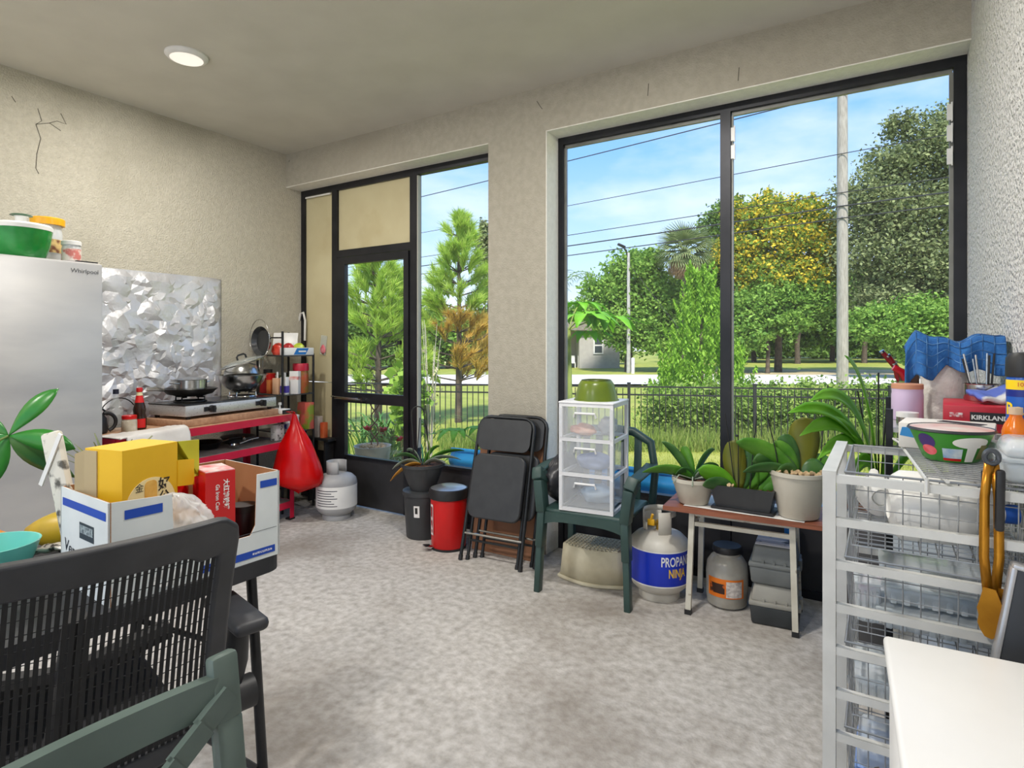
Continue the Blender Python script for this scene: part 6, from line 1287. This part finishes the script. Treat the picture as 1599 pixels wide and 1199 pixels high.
# noodle bowl
t = thing('noodle_bowl', 'green printed paper noodle bowl standing on the wire shelf', 'noodle bowl', (.132, 1.735, WZ))
GB_ = mat('noodle_green', (62, 148, 40), (48, 130, 34), 4, .35)
b = MB(); b.lathe([(0, .002), (.05, .002), (.055, .006), (.082, .072)], 44); bw = b.build('bowl', GB_, t)
b = MB(); b.lathe([(.084, .071), (.087, .073), (.084, .078), (.08, .076)], 44); b.build('rim', mat('dark_rim', (40, 44, 50), rough=.4), t)
b = MB(); b.lathe([(.081, .0765), (.04, .080), (0, .0815)], 40); b.build('foil_lid', mat('foil_lid_print', (226, 214, 204), (214, 150, 140), 12, .35), t)
def cone_patch(u0, u1, v0, v1, k, m, name, round_=False, par=None):
    b = MB(); n_ = 16; pts = []
    def P(u, v): r_ = (.055 + (.082 - .055) * (v - .006) / .066) * k; return (r_ * math.cos(R(u)), r_ * math.sin(R(u)), v)
    if round_:
        vs = [P((u0 + u1) / 2 + (u1 - u0) / 2 * math.cos(a), (v0 + v1) / 2 + (v1 - v0) / 2 * math.sin(a)) for a in [2 * math.pi * i / 28 for i in range(28)]]; b.add(vs, [tuple(range(28))])
        b = MB(); b.grid(lambda s, q: P((u0 + u1) / 2 + (u1 - u0) / 2 * q * math.cos(6.2832 * s), (v0 + v1) / 2 + (v1 - v0) / 2 * q * math.sin(6.2832 * s)), 28, 5)
    else: b.grid(lambda s, q: P(u0 + (u1 - u0) * s, v0 + (v1 - v0) * q), 12, 4)
    return b.build(name, m, par or bw)
WB_ = mat('bowl_white', (234, 230, 222), rough=.4)
cone_patch(-92, -30, .038, .064, 1.006, WB_, 'white_oval', True); cone_patch(-68, -50, .006, .05, 1.006, WB_, 'white_stem')
cone_patch(-108, -75, .012, .036, 1.008, mat('picture_print', (120, 160, 200), (206, 214, 216), 40, .4), 'picture'); cone_patch(-108, -75, .007, .013, 1.009, RED, 'red_strip'); cone_patch(-44, -25, .012, .046, 1.008, mat('olive_print', (150, 140, 70), (110, 110, 50), 30, .4), 'side_print')
cone_patch(-150, -118, .03, .066, 1.007, mat('violet_patch', (66, 40, 110), rough=.4), 'violet_patch', True); cone_patch(-148, -118, .016, .04, 1.009, mat('red_flower', (214, 40, 36), (236, 110, 120), 40, .4), 'flower_print', True)
# flat white box behind the bowl, clear clamshells, spray can, orange bottle
carton('flat_box', 'flat white box with a blue mark behind the noodle bowl', 'box', (.140, 1.94, WZ), (.20, .14, .066), mat('white_box_card', (228, 224, 218), (214, 208, 200), 5, .6), R(-8))
bx_ = bpy.data.objects['flat_box']; b = MB(); b.prism([(-.035, -.01), (.01, -.016), (.03, -.002), (.02, .014), (-.03, .012)], .001, (-.062, -.0702, .042), nrm=(0, -1, 0)); b.build('blue_mark', mat('blue_mark_ink', (50, 140, 206), rough=.5), bx_, smooth=False)
b = MB(); b.box((.03, .01, .0665), (.10, .035, .001), rot=(0, 0, R(-20))); b.build('dark_slot', BLACKPL, bx_, smooth=False)
def clamshell(loc, rz, label):
    t = thing('clamshell_box', label, 'food box', loc, rz, 'clear food boxes on the wire shelf')
    b = MB(); b.rbox((0, 0, .02), (.12, .12, .04), .012, 3, top=(1.1, 1.1)); b.build('base', CLAM, t); b = MB(); b.rbox((0, 0, .044), (.14, .14, .008), .003); b.build('flange', CLAM, t); b = MB(); b.rbox((0, 0, .066), (.125, .125, .036), .014, 3, top=(.88, .88)); b.build('lid', CLAM, t)
clamshell((.262, 1.575, WZ), 0, 'clear lidded food box at the front end of the wire shelf')
carton('paper_pad', 'white magazine pad lying beside the noodle bowl on the wire shelf', 'magazine', (.262, 1.715, WZ), (.10, .13, .05), mat('pad_print', (226, 224, 226), (150, 110, 116), 18, .4, lo=.58, hi=.66), R(10))
t = thing('spray_can', 'blue insect spray can with black cap and yellow band', 'spray can', (.281, 1.855, WZ))
b = MB(); b.lathe([(0, .0), (.03, 0), (.032, .004), (.032, .19), (.028, .2)], 30); b.build('can', mat('can_blue', (26, 96, 190), (20, 70, 160), 6, .3), t)
b = MB(); b.lathe([(.0322, .165), (.0322, .188)], 30); b.build('yellow_band', mat('can_yellow', (240, 206, 30), rough=.35), t)
b = MB(); b.lathe([(.0322, .148), (.0322, .165)], 30); b.build('navy_band', mat('can_navy', (20, 40, 130), rough=.35), t)
b = MB(); b.lathe([(.033, .195), (.034, .20), (.033, .24), (.026, .252), (0, .254)], 30); b.build('cap', BLACKPL, t)
text('lettering', 'Raid', .040, mat('can_yellow', (240, 206, 30)), t, None, bend=lambda x, y: Vector((.0326 * math.cos(R(-108) + x / .0326), .0326 * math.sin(R(-108) + x / .0326), .118 + y)), bold=.001)
text('lettering', '10', .014, RED, t, None, bend=lambda x, y: Vector((.0326 * math.cos(R(-108) + x / .0326), .0326 * math.sin(R(-108) + x / .0326), .177 + y)))
t = thing('orange_bottle', 'orange juice bottle with pale cap standing before the spray can', 'bottle', (.258, 1.79, WZ + .0002))
b = MB(); b.lathe([(0, 0), (.024, 0), (.026, .004), (.026, .07), (.022, .085), (.012, .105), (.012, .112)], 26); b.build('bottle', mat('orange_juice', (232, 124, 20), (214, 100, 14), 8, .2), t); b = MB(); b.lathe([(.0135, .11), (.0135, .126), (0, .127)], 20); b.build('cap', mat('pale_cap', (206, 180, 150), rough=.5), t)
b = MB(); b.lathe([(.0263, .03), (.0263, .055)], 12, a0=R(-120), a1=R(-60)); b.build('paper_label', mat('cream_paper', (232, 218, 176)), t)
# brass kitchen tongs hung over the shelf edge
t = thing('kitchen_tongs', 'brass coloured kitchen tongs with black grips hanging from the wire shelf', 'tongs', (.178, 1.488, 0))
BRS = mat('brass_tongs', (196, 138, 40), (170, 112, 28), 12, .3, .7)
for sg in (-1, 1):
    b = MB(); b.blade([(sg * .004, sg * .003, 1.118), (sg * .011, sg * .003, 1.05), (sg * .012, sg * .003, .93), (sg * .006, sg * .003, .862)], .0075, (1, 0, 0), .3, prof=lambda u: 1 + .1 * u, nw=2); b.build('arm', BRS, t, thick=.002)
    b = MB(); b.prism([(-.010, .872), (.010, .872), (.02, .845), (.018, .832), (.022, .82), (.018, .807), (.019, .794), (.012, .784), (.004, .774), (-.008, .776), (-.016, .788), (-.02, .80), (-.018, .815), (-.021, .828), (-.017, .842)], .003, (sg * .007 + .004, sg * .006, 0), ((.9, -.43, 0), (0, 0, 1))); b.build('tip', BRS, t, smooth=False)
b = MB(); b.rbox((.0125, -.002, 1.045), (.015, .016, .12), .005, rot=(0, R(1), 0)); b.build('grip', BLACKPL, t)
b = MB(); b.rbox((-.0105, .010, 1.045), (.010, .010, .11), .004); b.build('grip', BLACKPL, t)
b = MB(); b.tube([(.011 * math.cos(a), 0, 1.128 + .013 * math.sin(a)) for a in [2 * math.pi * i / 16 for i in range(16)]], .005, 8, True); b.build('hang_ring', mat('grey_ring', (80, 84, 90), rough=.3, metal=.5), t)

# ------------------------------------------------------------------ black shelf rack further back with kitchen things
KX0, KX1, KY0, KY1, KT = .012, .305, 2.06, 2.52, 1.105
kr = thing('metal_shelf', 'black post metal shelf behind the white basket rack', 'shelf rack', (0, 0, 0))
for x in (KX0, KX1):
    for y in (KY0, KY1): b = MB(); b.box((x, y, .58), (.018, .018, 1.16)); b.build('post', BLACKM, kr, smooth=False)
for z in (KT, .72, .34):
    b = MB(); b.box(((KX0 + KX1) / 2, (KY0 + KY1) / 2, z - .006), (KX1 - KX0 + .01, KY1 - KY0 + .01, .012)); b.build('shelf', mat('silver_shelf', (196, 196, 194), (176, 176, 174), 10, .35, .4), kr, smooth=False)
KZ2 = KT + .0005
jar('lavender_jar', 'lavender plastic jar with a wooden lid on the black shelf', 'jar', (.062, 2.30, KZ2), .044, .105, mat('lavender', (206, 186, 214), (194, 172, 204), 4, .4), mat('wood_lid', (196, 140, 110), rough=.6), .044, .012, None, neck=.98)
t = thing('small_tin', 'small silver tin with screw lid on the black shelf', 'tin', (.058, 2.14, KZ2)); b = MB(); b.lathe([(0, 0), (.028, 0), (.028, .03), (0, .03)], 28); b.build('tin', STEEL, t); b = MB(); b.lathe([(.029, .026), (.029, .04), (0, .041)], 28); b.build('lid', mat('white_lid', (226, 226, 224), rough=.35), t)
t = thing('paper_towel', 'white paper towel roll standing under the blue cloth', 'paper towel', (.165, 2.42, KZ2)); b = MB(); b.lathe([(.02, 0), (.062, 0), (.063, .004), (.063, .246), (.062, .25), (.02, .25)], 40); b.build('roll', mat('towel_paper', (232, 228, 220), (220, 215, 206), 40, .95, bump=.4, bscale=90), t); b = MB(); b.lathe([(.02, 0), (.02, .25)], 20); b.build('core', BROWNCARD, t)
t = thing('utensil_pot', 'steel utensil holder with whisks and spoons under the blue cloth', 'utensil holder', (.25, 2.285, KZ2 + .0722)); b = MB(); b.lathe([(0, 0), (.042, 0), (.045, .004), (.045, .05), (.047, .052), (.043, .052), (.043, .006), (0, .004)], 32); b.build('holder', STEEL, t)
g = random.Random(2)
for k in range(7):
    a = k * .9; b = MB(); p0 = (math.cos(a) * .02, math.sin(a) * .02, .006); p1 = (math.cos(a) * .04 - .01, math.sin(a) * .03, .125 + .02 * g.random()); b.tube([p0, p1], .0028, 6); b.build('utensil', STEEL if k % 3 else BLACKPL, t)
t = thing('foil_wrap_box', 'red kitchen wrap box with white lettering on the black shelf', 'box', (.225, 2.215, KZ2), R(-4)); b = MB(); b.rbox((0, 0, .036), (.15, .26, .072), .003); b.build('box', mat('wrap_red', (190, 34, 52), (176, 26, 44), 5, .45), t)
b = MB(); b.box((.03, -.1305, .04), (.088, .001, .03)); b.build('black_panel', BLACKPL, t, smooth=False)
text('lettering', 'KIRKLAND', .017, WHITEPL, t, frame_m((.03, -.1312, .040), (1, 0, 0), (0, 0, 1)), bold=.0006)
b = MB(); b.box((-.045, -.1305, .045), (.03, .001, .012)); b.build('white_print', mat('white_on_red', (232, 226, 226), (190, 34, 52), 120, .5), t, smooth=False)
b = MB(); b.grid(lambda u, v: ((u - .5) * .10, (v - .5) * .09, .012 + .02 * abs(u - .5) + .01 * noise.noise(Vector((u * 3, v * 3, 0)))), 8, 8); tag(b.build('blue_packet', mat('blue_grey_packet', (90, 110, 190), (206, 206, 206), 9, .4, lo=.48, hi=.54), loc=(.268, 2.19, KZ2 + .082), rot=(R(12), R(-10), .3), thick=.012, angle=180), 'blue and grey packet lying on the red wrap box', 'packet')
t = thing('knife_block', 'dark block of red handled knives behind the paper towel', 'knife block', (.068, 2.475, KZ2), R(10)); b = MB(); b.rbox((0, 0, .07), (.06, .05, .14), .006); b.build('block', mat('dark_wood', (70, 44, 34), rough=.5), t)
for dx, z0, l_k in ((-.018, .155, .10), (0, .15, .085), (.018, .12, .09)):
    b = MB(); b.tube([(dx * .3, -.006, z0 - .05), (-.035 + dx * .2, -.012, z0 + .01), (-.06 + dx, -.02, z0 + l_k * .6)], [.007, .010, .008], 8); b.build('knife_handle', mat('maroon_handle', (150, 20, 34), (120, 14, 26), 10, .3), t)
    b = MB(); b.cyl((-.06 + dx, -.02, z0 + l_k * .6), (-.064 + dx, -.021, z0 + l_k * .66), .0085, n=8); b.build('end_cap', STEEL, t)
t = thing('red_scissors', 'red handled peeler standing in the lavender jar corner', 'peeler', (.055, 2.40, KZ2)); b = MB(); b.rbox((0, 0, .06), (.03, .03, .12), .006); b.build('holder', mat('green_cup', (90, 120, 60), rough=.5), t); b = MB(); b.tube([(.012, 0, .105), (-.005, -.004, .15), (-.03, -.01, .165)], [.009, .013, .010], 8); b.build('handle', mat('crimson_gloss', (186, 20, 34), rough=.25), t)
# blue waffle cloth draped over roll and utensils
def tow(u, v):
    x = .058 + .256 * u
    D = (.135 if u < .28 else .135 - .055 * min(1, (u - .28) / .14)) + (.035 * min(1, max(0, (u - .5) / .4)))
    w_ = .016 * math.sin(u * 17 + 1.0) + .009 * math.sin(u * 29)
    top = 1.368 + .014 * math.sin(u * 8 + .6) + .006 * math.sin(u * 19) - .022 * max(0, u - .5)
    f_ = .45
    if v < f_:
        k = 1 - v / f_; y = 2.343 - .012 * math.sin(min(1, k * 3) * 1.57) + w_ * k; z = top - D * k
    else:
        k = (v - f_) / (1 - f_); y = 2.343 + .165 * k; z = top + .006 * math.sin(k * 3.1) + .004 * noise.noise(Vector((u * 5, v * 5, 0)))
    if u < .12: z -= (.12 - u) * .35
    return (x, y, z)
BLT = mat('blue_towel', (48, 108, 172), (36, 88, 150), 30, .95, bump=.5, bscale=120, bdist=.004)
b = MB(); b.grid(tow, 70, 50); tw = b.build('dish_cloth', BLT, thick=.005, angle=180); tag(tw, 'blue checked dish cloth draped over the paper towel roll', 'dish cloth')
LNB = mat('towel_line', (22, 52, 100), (100, 150, 200), 30, .9)
for i in range(1, 9):
    b = MB(); b.tube([Vector(tow(i / 9, j / 40)) + Vector((0, -.0035, .0032)) for j in range(41)], .0012, 4); b.build('woven_line', LNB, tw)
for j in range(1, 8):
    b = MB(); b.tube([Vector(tow(i / 50, j / 8)) + Vector((0, -.0035, .0032)) for i in range(51)], .0012, 4); b.build('woven_line', LNB, tw)
# strap leaved plant behind
sp = thing('strap_leaf_plant', 'potted plant with long arching strap leaves behind the racks', 'potted plant', (-.02, 2.78, 0))
pot(sp, .10, .14, .70, mat('tall_planter', (70, 70, 72), rough=.6), .008); soil(sp, .13, .68); C_ = Vector((0, 0, .69))
STRAP = mat('strap_leaf', (106, 178, 44), (138, 204, 66), 5, .35, transl=.3)
for lat_, hz, rise, w_ in ((-.42, .46, .60, .034), (-.50, .42, .52, .036), (-.46, .34, .50, .036), (-.40, .26, .44, .034), (-.30, .62, .56, .028), (-.10, .42, .46, .036), (.10, .30, .40, .028), (-.14, .26, .38, .028), (-.30, .18, .36, .028)):
    tip = C_ + rv * lat_ + zz * (hz if lat_ < 0 else .3) + fv * (-.30 + .1 * (rise - .5)); mid = C_ + rv * lat_ * .30 + zz * rise * .95 + fv * -.10
    leaf(sp, C_, mid, tip, w_, fv * .6 + zz * .5 + rv * .3, STRAP, lambda u: (.55 + .45 * math.sin(math.pi * min(1, u * 1.1))) * (1 if u < .88 else max(.05, (1 - u) / .12)), .25, 14)
for dx, h in ((-.13, .48), (-.05, .55), (-.02, .40)):
    b = MB(); b.tube([C_, C_ + rv * dx * .5 + zz * h * .5 + fv * -.04, C_ + rv * dx + zz * h + fv * -.08], .003, 6); b.build('stake', BLACKPL, sp)
# white cabinet in the near corner
ca = thing('white_cabinet', 'white cabinet with a dark bronze knob against the wall', 'cabinet', (.165, 1.075, 0), R(3))
WL = mat('white_laminate', (232, 231, 229), (226, 225, 223), 4, .35)
b = MB(); b.rbox((0, 0, .79), (.308, .52, .022), .008, 3); b.build('top', WL, ca)
b = MB(); b.box((.006, 0, .389), (.27, .49, .778)); b.build('carcass', WL, ca, smooth=False)
for y0, y1 in ((-.245, -.002), (.002, .245)):
    b = MB(); b.rbox((-.137, (y0 + y1) / 2, .40), (.016, y1 - y0, .72), .004); dr = b.build('door', WL, ca)
    pr = MB(); pr.lathe([(0, .032), (.014, .032), (.017, .026), (.009, .014), (.008, .008), (.012, 0)], 20); kb = MB(); kb.add([(-.145 - p[2], (y0 + .04 if y0 > -.1 else y1 - .04) + p[0], .66 + p[1]) for p in pr.v], pr.f); kb.build('knob', mat('dark_bronze', (60, 44, 34), (84, 64, 48), 12, .35, .7), dr)
# dark slab leaning behind the cabinet
t = thing('framed_board', 'dark board with a silver edge leaning between cabinet and rack', 'board', (.112, 1.44, .0)); t.rotation_euler = (R(-2), R(9), 0)
b = MB(); b.rbox((.02, 0, .63), (.13, .028, .60), .004); b.build('board', mat('charcoal_board', (42, 44, 48), (52, 54, 58), 6, .5), t); b = MB(); b.rbox((-.049, 0, .63), (.010, .034, .60), .004); b.build('silver_edge', mat('silver_edge', (190, 190, 192), rough=.35, metal=.5), t); b = MB(); b.rbox((.02, 0, .932), (.145, .034, .010), .004); b.build('silver_edge', MATS['silver_edge'], t)
# ------------------------------------------------------------------ just outside the screens
t = thing('pool_edge', 'long blue ribbed plastic pool edge lying outside the screens', 'plastic pool', (0, 0, 0))
CY = mat('cyan_plastic', (28, 154, 236), (48, 176, 244), 2, .35)
b = MB()
def pw(u, v):
    x = -3.05 + 3.1 * u; k = v * 4; rib = .022 * math.cos(k * 2 * math.pi)
    return (x, 3.86 + rib + .05 * v, -.13 + .60 * v + .012 * math.sin(u * 3))
b.grid(pw, 60, 48); b.build('ribbed_side', CY, t, thick=.006, angle=180)
b = MB(); b.tube([(-3.05 + 3.1 * i / 20, 3.92, .475 + .012 * math.sin(3 * i / 20)) for i in range(21)], .016, 8); b.build('rolled_edge', CY, t)
b = MB(); b.lathe([(0, 0), (.09, 0), (.12, .55), (.125, .56), (0, .56)], 24); tag(b.build('yellow_bucket', mat('lime_plastic', (214, 226, 40), rough=.4), loc=(-.02, 4.3, -.14)), 'lime yellow bucket standing outside behind the tall cream pot', 'bucket')
# pot with stones and a twisted stake
def outz(x, y):
    d = -.531 * x + .847 * y; return gz(d)
t = thing('stone_pot', 'white pot of stones with a twisted wire stake outside the door', 'planter', (-4.02, 3.98, -.14)); b = MB(); b.lathe([(0, 0), (.12, 0), (.165, .54), (.172, .55), (.16, .55), (.15, .51)], 32); b.build('pot', POTW, t)
b = MB(); b.lathe([(0, .51), (.15, .512)], 20); b.build('soil', SOIL, t)
g = random.Random(12)
for k in range(30):
    a = g.random() * 6.28; r_ = .135 * g.random() ** .5; o = put('stone', chm, t, (r_ * math.cos(a), r_ * math.sin(a), .525 + .012 * g.random()), (g.random() * 3, g.random() * 3, 0)); o.scale = (2, 2, 1.8)
b = MB(); b.tube([(.02 + .05 * math.sin(i * .9), .0, .51 + .035 * i) for i in range(14)], .006, 6); b.tube([(.02 - .05 * math.sin(i * .9), .01, .51 + .035 * i) for i in range(14)], .006, 6); b.build('twisted_stake', mat('rusty_wire', (96, 62, 44), rough=.7), t)
# rose bush
def bush(name, label, cat, x, y, stems, h, spread, leaf_m, n, size, seed, z0=None, flowers=0, fm=None, aspect=.55):
    z0 = outz(x, y) if z0 is None else z0
    t = thing(name, label, cat, (x, y, z0)); g = random.Random(seed); pts = []
    mb = MB(); tips = []
    for k in range(stems):
        a = g.uniform(0, 6.28); r_ = spread * g.uniform(.3, 1); tip = Vector((r_ * math.cos(a), r_ * math.sin(a) * .7, h * g.uniform(.7, 1.05))); P_ = bez((.02 * math.cos(a), .02 * math.sin(a), 0), (tip.x * .3, tip.y * .3, h * .55), tip, 6); mb.tube(P_, [.008 * (1 - i * .1) for i in range(7)], 5); tips.append(tip)
        for q in range(n // stems):
            u = g.uniform(.35, 1); i = min(5, int(u * 6)); p = P_[i].lerp(P_[i + 1], u * 6 - i if i < 6 else 0); pts.append(p + Vector((g.gauss(0, 1), g.gauss(0, 1), g.gauss(0, 1))) * spread * .16)
    mb.build('stems', mat('shrub_stem', (120, 110, 76), (96, 84, 58), 10, .8), t)
    if n: o = put('foliage', cloud_mesh('foliage', [tuple(p) for p in pts], size, leaf_m, seed, aspect), t); o['kind'] = 'stuff'
    for k in range(flowers):
        fl = MB(); p = tips[k]
        for r0 in range(7):
            a = r0 * .9; fl.blade(bez(p, p + Vector((math.cos(a), math.sin(a), 1)) * .03, p + Vector((math.cos(a), math.sin(a), .8)) * .06, 4), .028, (-math.sin(a), math.cos(a), 0), .3, nw=2)
        fl.build('flower', fm, t, thick=.001)
    return t
bush('rose_bush', 'small rose bush with red flowers outside the door', 'bush', -4.30, 4.42, 12, .88, .30, mat('rose_leaf', (92, 132, 44), (150, 170, 80), rnd=True, rough=.6, transl=.3), 420, .06, 41, flowers=4, fm=mat('red_petal', (206, 44, 36), rough=.6))
bush('low_groundcover', 'low pale leafed plant spreading outside the door sill', 'bush', -3.80, 4.15, 16, .60, .26, mat('pale_leaf', (130, 150, 96), (190, 196, 150), rnd=True, rough=.6, transl=.3), 260, .10, 42, aspect=.25)
bush('leafy_shrub', 'broad leafed shrub behind the door near the fence', 'bush', -5.75, 6.3, 10, 1.7, .45, mat('lime_leaf', (118, 160, 48), (164, 196, 76), rnd=True, rough=.6, transl=.35), 520, .15, 43, aspect=.8)
bush('bare_shrub', 'pale bare branched shrub standing before the brown pine', 'bush', *S(8.6, L_(672, 8.6)).xy, 15, 2.2, .42, mat('sparse_leaf', (170, 170, 120), (196, 190, 150), rnd=True, rough=.7), 60, .06, 44)
for ch in bpy.data.objects['bare_shrub'].children:
    if ch.name.startswith('stems'): ch.data.materials[0] = mat('pale_bare_stem', (206, 198, 178), (186, 176, 156), 8, .9)
# clump of strap leaves by the fence
def clump(label, x, y, n, h, seed, m, wd=.018):
    z0 = outz(x, y); t = thing('lily_clump', label, 'lily clump', (x, y, z0)); g = random.Random(seed)
    for k in range(n):
        a = g.uniform(0, 6.28); l2 = h * g.uniform(.7, 1.1); q = Vector((math.cos(a), math.sin(a), 0)); c0 = q * .08 + Vector((g.uniform(-.35, .35), g.uniform(-.1, .1), 0))
        b = MB(); b.blade(bez(c0, c0 + q * l2 * .2 + zz * l2 * .9, c0 + q * l2 * .65 + zz * l2 * .72, 7), wd, (-math.sin(a), math.cos(a), 0), .3, prof=lambda u: 1 - .85 * u ** 2, nw=2); b.build('leaf', m, t, thick=.001)
LIL = mat('lily_leaf', (74, 128, 56), (104, 156, 74), 6, .5, transl=.25)
for i, px in enumerate((575, 605, 628)):
    p = S(9.6 - .2 * i, L_(px, 9.6)); clump(('arching lily clump by the fence behind the door latch', 'arching lily clump by the fence behind the rose bush', 'arching lily clump by the fence beside the door stile')[i], p.x, p.y, 34, 1.05, 80 + i, LIL)
# papaya saplings
PAPM = mat('papaya_leaf', (122, 196, 30), (150, 214, 58), 4, .5, transl=.4)
def papaya_leaf(t, c, dirv, r_, droop=.3):
    dirv = Vector(dirv).normalized(); sd = dirv.cross(zz).normalized(); up = sd.cross(dirv)
    lf = MB(); n_ = 7
    for k in range(n_):
        a = R(-125 + 250 * k / (n_ - 1)); ln = r_ * (1 - .45 * abs(a) / R(125)); q = (dirv * math.cos(a) + sd * math.sin(a)); tip = c + q * ln - zz * droop * ln * (.5 + abs(math.sin(a)))
        s2 = q.cross(up)
        lf.blade([c, c + q * ln * .3, c + q * ln * .5 + up * .01, c + q * ln * .72 - zz * droop * ln * .3, tip], r_ * .30, s2, .12, prof=lambda u: (.55 + .6 * u if u < .4 else (.78 + .25 * math.sin(u * 34)) * (1 - u) * 1.6 + .03), nw=2)
    return lf.build('leaf', PAPM, t, thick=.001, angle=180)
def papaya(label, d, px, z_top, leaves, lean=0):
    p = S(d, L_(px, d), gz(d)); t = thing('papaya_sapling', label, 'papaya plant', p); h = z_top - p.z
    b = MB(); b.tube([(0, 0, -.05), rv * lean * .5 + zz * h * .5, rv * lean + zz * h], [.035, .03, .022], 10); b.build('stem', mat('papaya_stem', (150, 168, 84), (126, 140, 70), 8, .7), t)
    top = rv * lean + zz * h
    for a, el, ln, r_ in leaves:
        dv = rv * math.cos(R(a)) + fv * math.sin(R(a)) * 1.0; e_ = top + dv * ln + zz * ln * math.tan(R(el)); b = MB(); b.tube(bez(top, top + dv * ln * .5 + zz * ln * math.tan(R(el)) * .8, e_, 6), .007, 6); b.build('petiole', MATS['papaya_stem'], t); papaya_leaf(t, e_, dv * .9 + fv * -.35, r_)
papaya('tall papaya sapling with lobed leaves beside the window jamb', 6.4, 893, 1.50, ((5, 18, .40, .50), (120, 40, .25, .42), (185, 14, .28, .42), (-60, 25, .3, .46), (60, 45, .3, .42), (-20, -8, .2, .36), (200, 45, .35, .4), (20, 40, .22, .42)), -.03)
papaya('low papaya sapling with bright lobed leaves near the pier', 6.0, 752, .30, ((160, 30, .28, .30), (10, 10, .2, .28), (215, -8, .2, .26), (100, 40, .2, .28), (-50, 5, .15, .26)))
# palm frond tips high behind the jamb
t = thing('small_palm', 'small feathery palm seen beside the window jamb', 'palm tree', S(14, L_(868, 14), gz(14)), math.atan2(.531, .847)); hh = Z_(470, 14) - gz(14)
b = MB(); b.tube([(0, 0, 0), (0, 0, hh)], [.07, .05], 8); b.build('trunk', BARK, t)
for k in range(9):
    a = k * .7; q = Vector((math.cos(a), math.sin(a), 0)); P_ = bez((0, 0, hh), Vector((0, 0, hh + .9)) + q * .35, Vector((0, 0, hh + .55)) + q * 1.0, 10); fr = MB(); fr.tube(P_, .008, 4)
    for i in range(2, 11):
        for sg in (-1, 1):
            s2 = Vector((-math.sin(a), math.cos(a), 0)) * sg; fr.blade([P_[i], P_[i] + s2 * .14 + q * .08, P_[i] + s2 * .26 + q * .12 - zz * .1], .014, q, 0, prof=lambda u: 1 - .9 * u, nw=1)
    fr.build('frond', mat('palm_frond', (120, 160, 70), (150, 180, 96), 4, .6, transl=.3), t, thick=.001)
